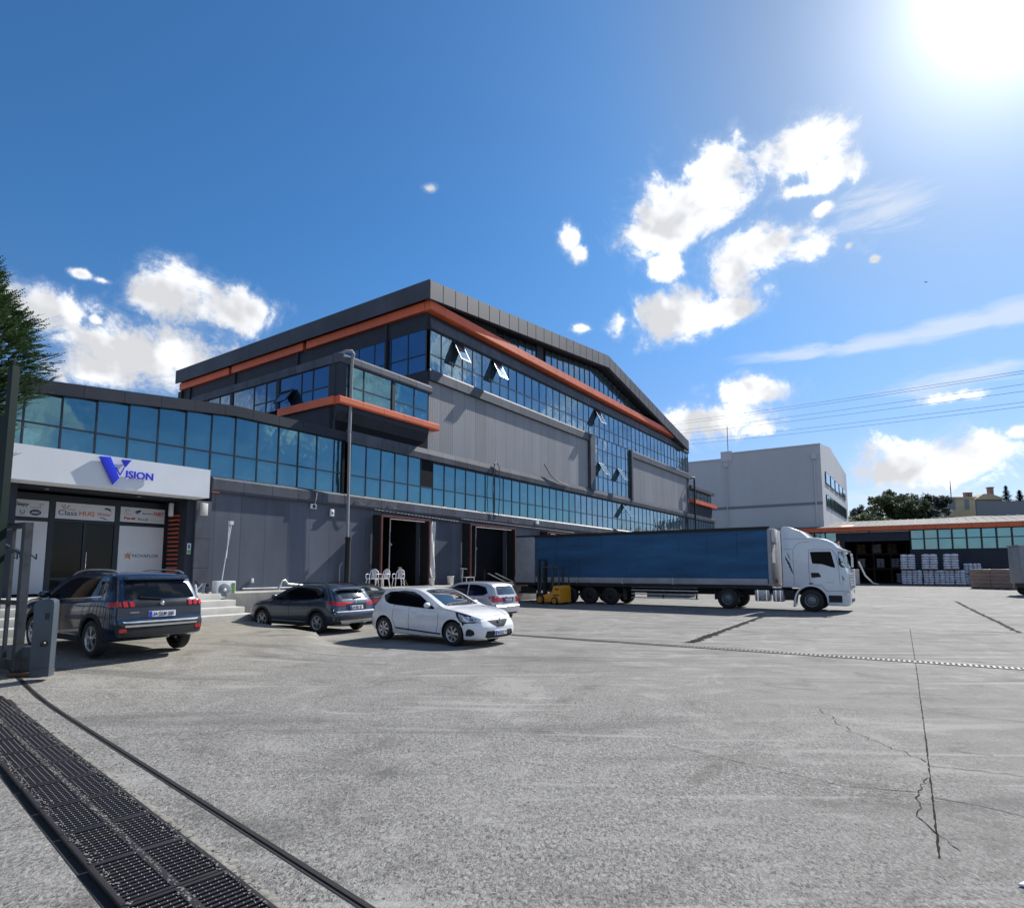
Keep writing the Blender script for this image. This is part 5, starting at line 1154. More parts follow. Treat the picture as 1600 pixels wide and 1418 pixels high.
# grey-blue hatchback
bh = dict(L=4.38, W=1.80, r=.325, axles=(.82, 3.46), paint='paint_blue', rim='multi', rimmat='alloy', plan=PLAN, bulge=.07,
    top=[(0, 1.28), (.12, 1.38), (.55, 1.45), (1.4, 1.49), (2.1, 1.45), (2.6, 1.28), (3.05, 1.06), (3.4, .98), (3.9, .92), (4.2, .82), (4.38, .7)],
    belt=[(0, 1.0), (.6, 1.02), (1.5, .98), (2.5, .94), (3.4, .92), (4.1, .8), (4.38, .66)], bot=[(0, .33), (.35, .24), (1., .2), (3.5, .2), (4.38, .22)],
    rear=[(.25, .10), (.36, 0), (.6, 0), (.68, .05), (.9, .09), (1.02, .14), (1.3, .34), (1.5, .42)], front=[(.2, .05), (.4, 0), (.7, .04), (.9, .2)])
bh['patches'] = [
    ('side_window', 'LR', [(.55, 1.13), (.62, 1.22), (.95, 1.36), (1.5, 1.40), (1.95, 1.38), (2.3, 1.25), (2.8, 1.0), (2.75, .97), (1.5, 1.02), (.8, 1.06)], 'carglass', .03, .004),
    ('windscreen', 'T', [(3.22, -.66), (3.28, 0), (3.22, .66), (2.35, .56), (2.35, -.56)], 'shield', .05, .004),
    ('rear_window', 'B', [(-.60, 1.05), (.60, 1.05), (.50, 1.31), (-.50, 1.31)], 'shield', .05, .005),
    ('tail_light', 'B', [(.86, .99), (.44, .93), (.46, .86), (.70, .84), (.86, .88)], 'red_lamp', .015, .01), ('tail_light', 'B', [(-.86, .99), (-.44, .93), (-.46, .86), (-.70, .84), (-.86, .88)], 'red_lamp', .015, .01),
    ('tail_light', 'L', [(.04, .98), (.26, 1.0), (.36, .98), (.2, .90), (.05, .87)], 'red_lamp', .01, .01),
    ('plate_recess', 'B', [(-.42, .90), (.42, .90), (.40, .70), (-.40, .70)], 'blackgloss', .02, .004),
    ('lower_bumper', 'B', [(-.84, .34), (.84, .34), (.86, .52), (-.86, .52)], 'black', .02, .010), ('skid_plate', 'B', [(-.62, .33), (.62, .33), (.70, .41), (-.70, .41)], 'galv', .01, .03),
    ('bumper_crease', 'B', [(-.78, .655), (.78, .655), (.80, .69), (-.80, .69)], 'paint_silver', .01, .012),
    ('arch_trim', 'LR', [[(xc+(.455 if k else .385)*cos(a), .325+(.455 if k else .385)*sin(a)) for k, a in [(0, pi*i/10) for i in range(11)]+[(1, pi*i/10) for i in range(10, -1, -1)]] for xc in (.82, 3.46)]+[[(1.3, .22), (3.0, .22), (3.0, .32), (1.3, .32)]], 'black', 0, .010),
    ('sill_strip', 'LR', [(1.35, .325), (2.95, .325), (2.95, .345), (1.35, .345)], 'galv', 0, .012),
    ('door_seams', 'LR', seam([(1.3, .38), (1.2, .7), (1.15, 1.0)])+seam([(2.1, .36), (2.12, .98)])+seam([(3.0, .36), (3.02, .75), (2.9, .96)]), 'black', 0, .003)]
def bh_extra(t, P):
    for s in (-1, 1): pts = [(.6+i*.17, s*(.60), smoothtab(bh['top'], .6+i*.17)+.0+.045*min(1, i/1.2, (9-i)/1.2)) for i in range(10)]; m = MB(); m.tube(pts, .015, 6); m.build('roof_rail', mt['blackgloss'], t)
    plate_text(t, t, 'B', P, 0, .79, '34 HBR 787', .52, .11)
    l, _ = P.cast('B', 0, .97); m = MB(); m.lathe([(.0005, -.02), (.04, -.015), (.05, 0)], (l.x-.006, 0, .96), 'x', 12); m.build('badge', mt['chrome'], t)
    l, _ = P.cast('B', 0, 1.08); m = MB(); m.bar((l.x-.03, .05, 1.07), (l.x-.0, -.33, 1.11), .03); m.build('rear_wiper', mt['blackgloss'], t)
    m = MB(); m.prism([(-.56, 1.33), (.56, 1.33), (.54, 1.37), (-.54, 1.37)], 'x', .2, .36); m.build('spoiler', mt['paint_blue'], t, bevel=.015)
bh['extra'] = many(mirrors(2.72, 1.05, 1.8, 'paint_blue'), handles([(1.35, .90), (2.3, .88)], 'paint_blue'), bh_extra)
q = G(497, 989, 0); h = HB+radians(3); o_ = place1(q, .82, 1, h, bh); o_.z = 0
car('blue_hatchback', 'grey-blue hatchback with black arches parked against the retaining wall', 'car', o_, h, bh)
# dark saloon behind it
sd = dict(L=4.5, W=1.77, r=.32, axles=(.95, 3.6), paint='paint_grey', rim='plain', plan=PLAN, bulge=.07,
    top=[(0, 1.02), (.3, 1.06), (.62, 1.08), (.85, 1.15), (1.25, 1.33), (1.8, 1.43), (2.4, 1.43), (2.8, 1.28), (3.3, 1.03), (3.6, .97), (4.2, .88), (4.5, .72)],
    belt=[(0, .94), (.6, .98), (1.5, .95), (2.5, .93), (3.4, .92), (4.2, .8), (4.5, .66)], bot=[(0, .32), (.4, .22), (4.5, .2)],
    rear=[(.25, .08), (.4, 0), (.6, 0), (.7, .04), (1.0, .06)], front=[(.2, .05), (.4, 0), (.7, .04), (.9, .2)])
sd['patches'] = [('side_window', 'LR', [(1.15, 1.02), (1.3, 1.2), (1.6, 1.33), (2.3, 1.35), (2.7, 1.2), (3.05, 1.0), (3.0, .97), (1.5, 1.0)], 'carglass', .03, .004),
    ('windscreen', 'T', [(3.35, -.65), (3.35, .65), (2.55, .55), (2.55, -.55)], 'shield', .05, .004), ('rear_window', 'T', [(.74, -.62), (.74, .62), (1.5, .52), (1.5, -.52)], 'shield', .05, .004),
    ('tail_light', 'B', [(.86, .92), (.36, .90), (.36, .78), (.84, .76)], 'red_lamp', .015, .01), ('tail_light', 'B', [(-.86, .92), (-.36, .90), (-.36, .78), (-.84, .76)], 'red_lamp', .015, .01),
    ('chrome_strip', 'B', [(-.36, .79), (.36, .79), (.36, .82), (-.36, .82)], 'chrome', 0, .012), ('lower_bumper', 'B', [(-.8, .33), (.8, .33), (.82, .45), (-.82, .45)], 'black', .02, .01), ('deck_line', 'B', [(-.8, .955), (.8, .955), (.8, .965), (-.8, .965)], 'chrome', 0, .008),
    ('door_seams', 'LR', seam([(1.5, .36), (1.5, .95)])+seam([(2.3, .36), (2.3, .95)]), 'black', 0, .003)]
sd['extra'] = many(mirrors(2.95, 1.03, 1.77, 'paint_grey'), handles([(1.6, .88), (2.5, .88)], 'paint_grey'), lambda t, P: plate_text(t, t, 'B', P, 0, .62, '34 DNR 34', .5, .11))
lf = Vector((-sin(HB), cos(HB), 0)); fw = Vector((cos(HB), sin(HB), 0))
o_ = Vector((-4.72, 20.25, 0))*1.083-lf*.9-fw*.0; o_.z = 0; car('dark_saloon', 'dark grey saloon parked half hidden behind the white hatchback', 'car', o_, HB, sd)
# silver hatchback
sv = dict(L=3.9, W=1.68, r=.30, axles=(.65, 3.13), paint='paint_silver', rim='cap', plan=[(0, .88), (.015, .93), (.04, .965), (.1, .99), (.2, 1.), (.78, 1.), (.9, .97), (.96, .92), (1, .8)], bulge=.06, tumble=.30,
    top=[(0, 1.36), (.12, 1.42), (.5, 1.475), (1.2, 1.50), (1.9, 1.47), (2.3, 1.33), (2.8, 1.08), (3.1, .98), (3.6, .9), (3.9, .72)],
    belt=[(0, 1.0), (.5, .99), (1.5, .94), (2.8, .90), (3.5, .85), (3.9, .66)], bot=[(0, .34), (.35, .24), (3.9, .2)],
    rear=[(.25, .08), (.38, 0), (.62, 0), (.68, .07), (.95, .09), (1.05, .13), (1.35, .27), (1.5, .30)], front=[(.2, .05), (.4, 0), (.7, .04), (.9, .2)])
sv['patches'] = [('side_window', 'LR', [[(.42, 1.10), (.55, 1.32), (.95, 1.40), (1.32, 1.41), (1.32, .99), (.62, 1.02)], [(1.38, .985), (1.38, 1.41), (1.85, 1.39), (2.2, 1.24), (2.62, .98), (2.55, .95)]], 'carglass', .05, .004),
    ('windscreen', 'T', [(2.95, -.6), (2.95, .6), (2.1, .5), (2.1, -.5)], 'shield', .05, .004), ('rear_window', 'B', [(-.58, 1.04), (.58, 1.04), (.50, 1.36), (-.50, 1.36)], 'shield', .06, .005),
    ('tail_light', 'B', [(.82, 1.0), (.56, .98), (.56, .78), (.80, .76)], 'red_lamp', .02, .012), ('tail_light', 'B', [(-.82, 1.0), (-.56, .98), (-.56, .78), (-.80, .76)], 'red_lamp', .02, .012), ('tail_light', 'L', [(.03, .99), (.24, 1.0), (.26, .92), (.12, .78), (.03, .78)], 'red_lamp', .02, .01),
    ('plate_recess', 'B', [(-.36, .93), (.36, .93), (.34, .76), (-.34, .76)], 'blackgloss', .02, .004), ('bumper_line', 'B', [(-.78, .66), (.78, .66), (.78, .675), (-.78, .675)], 'black', 0, .006), ('lower_bumper', 'B', [(-.5, .34), (.5, .34), (.5, .40), (-.5, .40)], 'black', .02, .01),
    ('door_seams', 'LR', seam([(1.2, .38), (1.0, .7), (1.0, .98)])+seam([(1.8, .36), (1.8, .95)])+seam([(2.7, .36), (2.75, .7), (2.7, .92)]), 'black', 0, .003)]
sv['extra'] = many(mirrors(2.5, 1.0, 1.68, 'paint_silver'), handles([(1.15, .88), (2.0, .86)], 'blackgloss'), lambda t, P: plate_text(t, t, 'B', P, 0, .84, '34 AV 762', .46, .10))
q = G(790, 969, 0); h = HB+radians(1); f = Vector((cos(h), sin(h), 0)); l = Vector((-sin(h), cos(h), 0)); o_ = q-f*.65+l*(1.68/2-.1); o_.z = 0
car('silver_hatchback', 'small silver hatchback parked tail-out between the white hatchback and the forklift', 'car', o_, h, sv)
# ---------------------------------------------------------------- truck
mt['tarp'] = mat('blue_tarpaulin', (.026, .098, .205), .65, var=.36, scale=.8, stretch=(.25, 1, 1.6), bump=.2, bscale=2.2, spec=.3)
mt['trailergrey'] = mat('grey_trailer_panel', (.30, .31, .34), .5, var=.2, scale=1.2)
mt['cabpaint'] = paint('white_truck_paint', (.60, .65, .70), 0, .3)
TP = G(1270, 955); TH = AN
t = thing('truck_tractor', 'white tractor unit with black claw decal, coupled to the blue trailer', 'truck', TP, 'L', TH)
NY, FY = 0.12, 2.52      # near wheel contact line is y=0; the vehicle's body spans y from -.12.. to 2.35 on its left
Y0, Y1 = -.17, 2.33
prof = [(-1.22, 1.12), (-1.22, 3.98), (-1.05, 4.04), (-.85, 4.02), (-.35, 3.80), (-.05, 3.50), (.3, 3.46), (.75, 3.36), (1.02, 3.18), (1.16, 2.98), (1.24, 2.84), (1.30, 2.6), (1.50, 1.95), (1.56, 1.70), (1.60, 1.2), (1.62, .8), (1.60, .36), (1.5, .30), (.72, .30), (.5, .75), (0, .95), (-.62, 1.12)]
mb = MB(); ns = 1; n = len(prof)
ys = [(Y0+.06, .985), (Y0, 1.), (Y1, 1.), (Y1-.06, .985)]
mb.prism(prof, 'y', Y0, Y1); me = mb.data('cab', [mt['cabpaint'], mt['black']], None, bevel=.05, sharp=50)
cuts = []
for y0, y1 in ((Y0-.3, Y0+.55), (Y1-.55, Y1+.3)): c = MB(); c.lathe([(.0005, 0), (.66, 0), (.66, y1-y0), (.0005, y1-y0)], (0, y0, .52), 'y', 48); cuts.append(c)
raw = me; P = Patcher(raw, 1.7); me = boolean(raw, cuts); me.set_sharp_from_angle(angle=radians(40)); me.name = 'cab'
cab = bpy.data.objects.new('cab', me); C.objects.link(cab); cab.parent = t; BASE[cab.name] = Vector(); FR[cab.name] = 'L'
def tp(name, side, polys, key, rr=.03, off=.006, par=None):
    m = MB(); polys = polys if isinstance(polys[0][0], (tuple, list)) else [polys]
    for p in polys: P.patch(m, side, p, off=off, rnd_=rr, step=.12, thick=.012)
    return m.build(name, mt[key], par or t)
for sd_ in 'RL':
    d = tp('door_window', sd_, [(.02, 2.80), (.90, 2.80), (1.06, 2.05), (.90, 2.08), (.5, 2.22), (.10, 2.25)], 'cabglass', .04)
    tp('door_seams', sd_, seam([(-.06, 1.62), (-.04, 2.90), (.95, 2.90), (1.12, 2.6), (1.20, 2.0), (1.22, 1.25)], .014)+seam([(-.06, 1.62), (.0, 1.25), (.45, 1.24), (.62, .98), (1.5, .98)], .014)+seam([(-.72, 1.14), (-.72, 2.85), (-.62, 3.1), (-.4, 3.25), (0, 3.28)], .012)+seam([(-1.2, 3.45), (-.1, 3.42)], .012)+seam([(-1.2, 2.95), (-.74, 2.95)], .010)+seam([(1.34, 1.22), (1.32, 1.7)], .012), 'black', 0, .003)
    tp('step_recess', sd_, [(.72, .46), (1.28, .46), (1.28, .78), (.72, .78)], 'black', .03, .003); tp('side_vent', sd_, [(.02, 1.82), (.36, 1.82), (.46, 1.62), (.04, 1.58)], 'black', .02, .004); tp('side_marker', sd_, [(-.08, 1.28), (.1, 1.28), (.1, 1.34), (-.08, 1.34)], 'blackgloss', .01, .01)
    tp('claw_decal', sd_, [[(-1.07+i*.07, 2.62-i*.17), (-1.06+i*.07, 2.44-i*.17), (-.80+i*.035, 2.12-i*.15), (-.92+i*.05, 2.36-i*.16)] for i in range(4)]+[[(-.98, 2.82), (-.93, 2.58), (-.82, 2.38), (-.90, 2.62)]], 'navy', 0, .004)
    tp('claw_decal', sd_, [[(1.30+i*.04, 1.72-i*.1), (1.36+i*.03, 1.62-i*.1), (1.42, 1.50-i*.06), (1.34+i*.03, 1.58-i*.1)] for i in range(2)], 'navy', 0, .004)
    tp('side_screen', sd_, [(1.20, 2.78), (1.26, 2.78), (1.46, 2.05), (1.30, 2.08), (1.20, 2.2)], 'carglass', .02); tp('lamp_cluster', sd_, [(1.36, .82), (1.57, .82), (1.57, 1.02), (1.36, 1.02)], 'clear_lamp', .02, .01)
    tp('lettering_strip', sd_, [(.62, 1.36), (.95, 1.36), (.95, 1.375), (.62, 1.375)], 'greyp', 0, .003)
tp('windscreen', 'F', [(Y0+.12, 2.04), (Y1-.12, 2.04), (Y1-.16, 2.80), (Y0+.16, 2.80)], 'shield', .06)
for k in range(5): tp('grille_bar', 'F', [(Y0+.3, 1.72-k*.13), (Y1-.3, 1.72-k*.13), (Y1-.3, 1.80-k*.13), (Y0+.3, 1.80-k*.13)], 'galv', .02, .03)
tp('headlight', 'F', [(Y0+.08, .84), (Y0+.5, .84), (Y0+.5, 1.02), (Y0+.08, 1.02)], 'clear_lamp', .03, .012); tp('headlight', 'F', [(Y1-.08, .84), (Y1-.5, .84), (Y1-.5, 1.02), (Y1-.08, 1.02)], 'clear_lamp', .03, .012)
tp('lower_grille', 'F', [(Y0+.5, .45), (Y1-.5, .45), (Y1-.5, .62), (Y0+.5, .62)], 'black', .03, .006)
mb = MB(); mb.prism([(1.14, 2.86), (1.20, 2.98), (1.52, 2.86), (1.50, 2.78)], 'y', Y0+.05, Y1-.05); mb.build('sun_visor', mt['cabpaint'], t, bevel=.01)
for y, s in ((Y0, -1), (Y1, 1)):
    m = MB(); m.obox((1.52, y+s*.20, 2.32), (.045, 0, 0), (0, .11, 0), (0, 0, .24)); m.obox((1.50, y+s*.20, 2.66), (.045, 0, 0), (0, .11, 0), (0, 0, .09)); a = m.build('mirror', mt['cabpaint'], t, bevel=.02)
    m = MB(); m.tube([(1.28, y, 2.75), (1.5, y+s*.2, 2.74), (1.5, y+s*.2, 2.1), (1.32, y, 2.1)], .02, 6); m.build('mirror_arm', mt['blackgloss'], a)
mb = MB(); mb.tube([(-.6, Y0+.15, 2.95), (-.6, Y0+.15, 3.0)], .02, 6); mb.lathe([(.03, 0), (.05, .02), (.05, .12), (.02, .16), (.0005, .16)], (1.2, Y0+.35, 3.1), 'z', 12); mb.build('roof_beacon', mt['orangep'], t)
# fender round the front wheel, chassis, tanks, mudguard
mb = MB(); arc = [(.74*cos(a), .52+.74*sin(a)) for a in [pi*i/14 for i in range(15)]]; arc2 = [(.665*cos(a), .52+.665*sin(a)) for a in [pi*i/14 for i in range(14, -1, -1)]]
mb.prism(arc+arc2, 'y', Y0-.02, Y0+.5); mb.prism([(-.78, .25), (-.70, .25), (-.66, .6), (-.74, .6)], 'y', Y0, Y0+.5); mb.build('front_mudguard', mt['cabpaint'], t)
mb = MB(); mb.prism([(-.80, .20), (-.76, .20), (-.72, .9), (-.76, .9)], 'y', Y0+.02, Y0+.5); mb.build('mud_flap', mt['black'], t)
mb = MB()
for y in (.7, 1.5): mb.box(-4.9, 1.2, y-.05, y+.05, .75, 1.02)
mb.box(-1.9, -1.2, .1, 2.1, .85, 1.1); mb.build('chassis', mt['black'], t)
for i, (x0, x1) in enumerate(((-2.55, -1.85), (-1.72, -1.22))):
    mb = MB(); mb.prism([(Y0+.06, .42), (Y0+.62, .42), (Y0+.66, .98), (Y0+.02, .98)], 'x', x0, x1); o = mb.build('fuel_tank', mt['galv'], t, bevel=.07)
    mb = MB()
    for x in (x0+.14, x1-.16): mb.box(x, x+.05, Y0-.005, Y0+.02, .45, .97)
    mb.build('strap', mt['chrome'], o)
mb = MB(); mb.box(-1.18, -.75, Y0+.1, Y0+.5, .5, .98); mb.build('battery_box', mt['black'], t, bevel=.03)
mb = MB(); mb.box(-2.7, -1.3, Y0+.02, Y0+.5, 1.05, 1.12); mb.build('catwalk', mt['galv'], t)
WB = (G(1135, 952.5)-TP).length; DX = -WB
mb = MB(); arc = [(DX+.62*cos(a), .52+.62*sin(a)) for a in [.15+(pi-.3)*i/14 for i in range(15)]]; arc2 = [(DX+.585*cos(a), .52+.585*sin(a)) for a in [.15+(pi-.3)*i/14 for i in range(14, -1, -1)]]
mb.prism(arc+arc2, 'y', Y0+.05, Y0+.65); mb.box(DX-.68, DX-.62, Y0+.1, Y0+.6, .45, .95); mb.build('rear_mudguard', mt['black'], t)
for x in (0, DX):
    for y, s in ((Y0+.16, -1), (Y1-.16, 1)): build_wheel(t, (x, y, .52), .52, .34, s, 'truck', 'blind' if x == 0 else 'greyp')
mb = MB()
for i, k in enumerate((('galv'), )):
    for j in range(3): mb.tube([(-1.25, .6+j*.25, 1.5+j*.1), (-1.4, .6+j*.25, 1.1), (-1.65, .7+j*.2, 1.3), (-1.8, .8+j*.2, 1.9)], .022, 6)
mb.build('air_hoses', mt['red'], t)
# trailer
X0 = -16.75; X1 = -1.70
tr = thing('semi_trailer', 'long blue curtain-sided trailer with a grey rear panel, backed up to the dock', 'trailer', TP, 'L', TH)
ZB, ZS, ZT = 1.18, 1.52, 4.08
mb = MB(); vs = []; nx, nz = 150, 14
for i in range(nx+1):
    x = X0+1.45+(X1-.16-(X0+1.45))*i/nx
    for j in range(nz+1):
        z = ZS+.02+(ZT-.12-ZS)*j/nz; f = sin(pi*j/nz); y = Y0-.01-.018*f*sin(x*1.3)*cos(x*.7)-.012*sin(z*4+x*.3)*f-.010*(1-j/nz)**2*sin(x*5.1)**2
        vs.append((x, y, z))
mb.add(vs, [(i*(nz+1)+j, (i+1)*(nz+1)+j, (i+1)*(nz+1)+j+1, i*(nz+1)+j+1) for i in range(nx) for j in range(nz)], 0, True); cu = mb.build('blue_curtain', mt['tarp'], tr, recalc=False)
mb = MB(); k = 0
for i in range(11): x = X0+1.9+i*1.22; mb.tube([(x, Y0-.035, ZS+.02), (x, Y0-.035, ZS+.18)], .008, 4)
for i in range(1, 9): x = X0+1.45+i*1.5; mb.box(x-.012, x+.012, Y0-.012, Y0-.002, ZS+.1, ZT-.16)
mb.build('buckle_straps', mt['navy'], cu)
mb = MB(); mb.box(X0+1.42, X1-.15, Y0+.06, Y1-.0, ZS, ZT-.10); mb.build('load_body', mt['tarp'], tr)
mb = MB(); mb.box(X0+.02, X1-.02, Y0-.05, Y1, ZT-.09, ZT); mb.box(X0+1.4, X1-.1, Y0-.055, Y0-.03, ZT-.16, ZT-.09); mb.build('roof', mt['black'], tr)
mb = MB(); mb.box(X0, X0+1.41, Y0-.03, Y1, ZB, ZT-.1); mb.build('rear_panel', mt['trailergrey'], tr, bevel=.01)
mb = MB()
for i in range(1, 5): mb.box(X0+.02, X0+1.39, Y0-.034, Y0-.028, ZB+i*.55, ZB+i*.55+.006)
mb.box(X0+.1, X0+.3, Y0-.05, Y0-.03, ZB+.42, ZB+.47); mb.build('panel_seams', mt['greyp'], tr)
mb = MB(); mb.box(X1-.15, X1, Y0-.05, Y1, ZB, ZT-.09); mb.build('front_post', mt['trailergrey'], tr, bevel=.02)
mb = MB(); mb.prism([(Y0+.1, 3.3), (Y0+.7, 3.2), (Y0+.9, 3.95), (Y0+.15, 3.98)], 'x', X1+.005, X1+.16); mb.build('loose_tarp_end', mt['whitetarp'], tr, bevel=.03)
mb = MB(); mb.box(X1+.004, X1+.02, Y0+.18, Y0+.9, 2.3, 3.25); mb.build('front_board', mt['whitetarp'], tr)
xs_ = [X0+1.43, X0+4.3, X0+7.2, X0+10.1, X1-.16]
for a, b in zip(xs_, xs_[1:]): mb = MB(); mb.box(a+.04, b-.04, Y0-.03, Y0+.02, ZB+.03, ZS-.0); mb.build('side_board', mt['trailergrey'], tr, bevel=.006)
mb = MB()
for a in xs_[1:-1]: mb.box(a-.035, a+.035, Y0-.04, Y0+.02, ZB, ZS+.01)
mb.build('board_post', mt['galv'], tr)
mb = MB(); mb.box(X0, X1, Y0-.035, Y1, ZB-.16, ZB-.005); 
for y in (.65, 1.5): mb.box(X0+.4, X1-.3, y-.06, y+.06, ZB-.5, ZB-.165)
mb.build('chassis', mt['black'], tr)
for i, p in enumerate(((921, 943), (955, 945))): pass
ax0 = -(G(921, 943)-TP).length; axd = 1.31
for i in (-1, 0, 1):
    for y, s in ((Y0+.16, -1), (Y1-.16, 1)): build_wheel(tr, (ax0+i*axd-.0 if True else 0, y, .5), .5, .34, s, 'truck', 'black')
    m = MB(); m.tube([(ax0+i*axd, Y0+.3, .5), (ax0+i*axd, Y1-.3, .5)], .07, 8); m.build('axle', mt['black'], tr)
mb = MB()
for z in (.42, .62, .82, 1.0): mb.box(ax0+2.6, ax0+6.3, Y0+.04, Y0+.08, z, z+.055)
mb.build('side_guard', mt['galv'], tr)
for x in (ax0+2.7, ax0+4.4, ax0+6.2): mb = MB(); mb.box(x-.04, x+.04, Y0+.085, Y0+.14, .40, 1.02); mb.build('guard_post', mt['black'], tr)
mb = MB(); mb.box(ax0+3.2, ax0+5.6, .6, 1.6, .45, 1.0); mb.build('pallet_box', mt['blind'], tr, bevel=.03)
for y in (Y0+.3, Y1-.3):
    m = MB(); x = ax0+7.6; m.box(x-.06, x+.06, y-.06, y+.06, .25, ZB-.17); m.box(x-.16, x+.16, y-.12, y+.12, .2, .25); m.bar((x, y, .5), (x+.5, y, 1.0), .04); m.build('landing_leg', mt['galv'], tr)
mb = MB(); mb.box(X0+.05, X0+.12, .1, 2.0, .5, .62); mb.box(X0+.3, X0+1.2, Y0+.1, Y0+.5, .5, .95); mb.build('rear_bumper', mt['black'], tr)
mb = MB(); mb.box(ax0+2.1, ax0+2.14, Y0+.05, Y0+.5, .3, 1.0); mb.box(ax0-2.1, ax0-2.06, Y0+.05, Y0+.5, .3, 1.0); mb.build('mud_flap', mt['black'], tr)
# ---------------------------------------------------------------- forklift
mt['forkyellow'] = paint('yellow_forklift_paint', (.72, .30, .015), 0, .4, .5)
fa, fb = G(848, 944.5), G(889, 944.5); fh = HB+radians(-8); fo = Vector((fb.x-.15, fb.y+.3, 0))
t = thing('forklift', 'small yellow forklift with grey mast and overhead guard beside the trailer rear', 'forklift', fo, 'L', fh)
SC = 1.0
mb = MB(); mb.prism([(.0, .12), (.02, .95), (.12, 1.08), (.5, 1.05), (.62, .72), (1.0, .58), (1.5, .48), (1.62, .44), (1.62, .14)], 'y', -.52, .52); mb.build('body', mt['forkyellow'], t, bevel=.04)
mb = MB(); mb.box(.5, 1.2, -.35, .35, .7, .82); mb.box(.5, .62, -.32, .32, .8, 1.25); mb.build('seat', mt['black'], t, bevel=.04)
mb = MB(); mb.box(.05, .5, -.535, .535, .5, .56); mb.box(.08, .36, -.53, .53, .84, .9); mb.build('side_stripe', mt['black'], t)
mb = MB()
for y in (-.46, .46):
    mb.bar((.10, y, 1.05), (.16, y, 2.12), .06); mb.bar((.55, y, 1.0), (.55, y, 2.12), .13, .06); mb.bar((1.5, y, .5), (1.28, y, 2.12), .06); mb.bar((.1, y, 2.13), (1.32, y, 2.13), .07)
for x in (.14, .38, .62, .86, 1.1, 1.3): mb.bar((x, -.46, 2.13), (x, .46, 2.13), .05)
mb.build('overhead_guard', mt['cabinet'], t)
mb = MB()
for y in (-.36, -.26, .26, .36): mb.box(1.64, 1.76, y-.035, y+.035, .1, 2.55)
for z in (.4, 1.4, 2.5): mb.box(1.66, 1.74, -.32, .32, z, z+.07)
mb.tube([(1.7, -.1, .3), (1.7, -.1, 2.3)], .045, 8); mb.build('mast', mt['steelgate'], t)
for y in (-.25, .25): mb = MB(); mb.box(1.80, 1.85, y-.06, y+.06, .1, .75); mb.box(1.85, 2.9, y-.05, y+.05, .1, .14); mb.build('fork', mt['black'], t)
mb = MB(); mb.box(1.77, 1.81, -.45, .45, .15, .6); mb.build('carriage', mt['black'], t)
mb = MB(); mb.tube([(1.25, .0, .75), (1.12, 0, 1.15)], .03, 6); mb.lathe([(.15, 0), (.17, .015), (.15, .03)], (1.1, 0, 1.16), 'z', 16); mb.build('steering_wheel', mt['black'], t)
for x, r in ((1.42, .27), (.38, .22)):
    for y, s in ((-.5, -1), (.5, 1)): build_wheel(t, (x, y, r), r, .18, s, 'plain', 'forkyellow')
# ---------------------------------------------------------------- far side of the yard
LS = 97.
low = thing('storage_building', 'long low dark warehouse with orange eaves and teal windows closing the yard', 'building', (LS, 30, 0), 'B')
mb = MB(); mb.box(LS+.35, LS+30, 3, 21.3, 7.0, 7.3); mb.box(LS+.35, LS+30, 21.3, 75, 0, 7.3); mb.box(LS+.35, LS+30, 3, 12.6, 0, 7.0); mb.build('core_wall', mt['void'], low)
mb = MB(); mb.box(LS, LS+.35, 21.3, 75, 0, 4.6); mb.box(LS, LS+.34, 3, 12.6, 0, 4.6); mb.box(LS, LS+.34, 12.6, 21.3, 5.9, 7.3); mb.box(LS, LS+.33, 12.0, 13.6, 0, 5.9); mb.build('dark_wall', mt['anthracite'], low)
mb = MB()
for i in range(58): a = 3+i*1.25; mb.box(LS-.5, LS+.1, a+.01, a+1.24, 7.32, 7.92)
mb.build('orange_eaves', mt['orange'], low)
mb = MB(); mb.prism([(LS-.45, 7.93), (LS+15, 10.0), (LS+30, 7.9), (LS+30, 7.8), (LS+15, 9.9), (LS-.45, 7.8)], 'y', 3, 76) if False else mb.add([(LS-.5, 3, 7.95), (LS-.5, 76, 7.95), (LS+15, 76, 9.75), (LS+15, 3, 9.75), (LS+30, 3, 7.9), (LS+30, 76, 7.9)], [(0, 1, 2, 3), (3, 2, 5, 4)])
r_ = random.Random(8)
mb.build('roof', mt['roofsheet'], low, recalc=False)
mb = MB()
for i in range(146): a = 3+i*.5; mb.box(LS-.45, LS-.40, a, a+.05, 7.95, 8.0); 
for i in range(73): a = 3+i; mb.add([(LS-.5, a, 7.96), (LS-.5, a+.09, 7.96), (LS+15, a+.09, 9.85), (LS+15, a, 9.85)], [(0, 1, 2, 3)])
mb.build('roof_ribs', mt['roofrib'], low, recalc=False)
mb = MB(); mb.add([(LS-.5, 13.2, 7.99), (LS-.5, 14.7, 7.99), (LS+3, 14.7, 8.42), (LS+3, 13.2, 8.42)], [(0, 1, 2, 3)]); mb.build('roof_patch', mt['orange'], low, recalc=False)
mb = MB(); mb.box(LS-.05, LS+.0, 12.0, 16.6, 7.15, 7.25); mb.box(LS-.05, LS, 16.8, 21.3, 7.15, 7.25); mb.build('door_rail', mt['whitetarp'], low)
o_ = 21.4
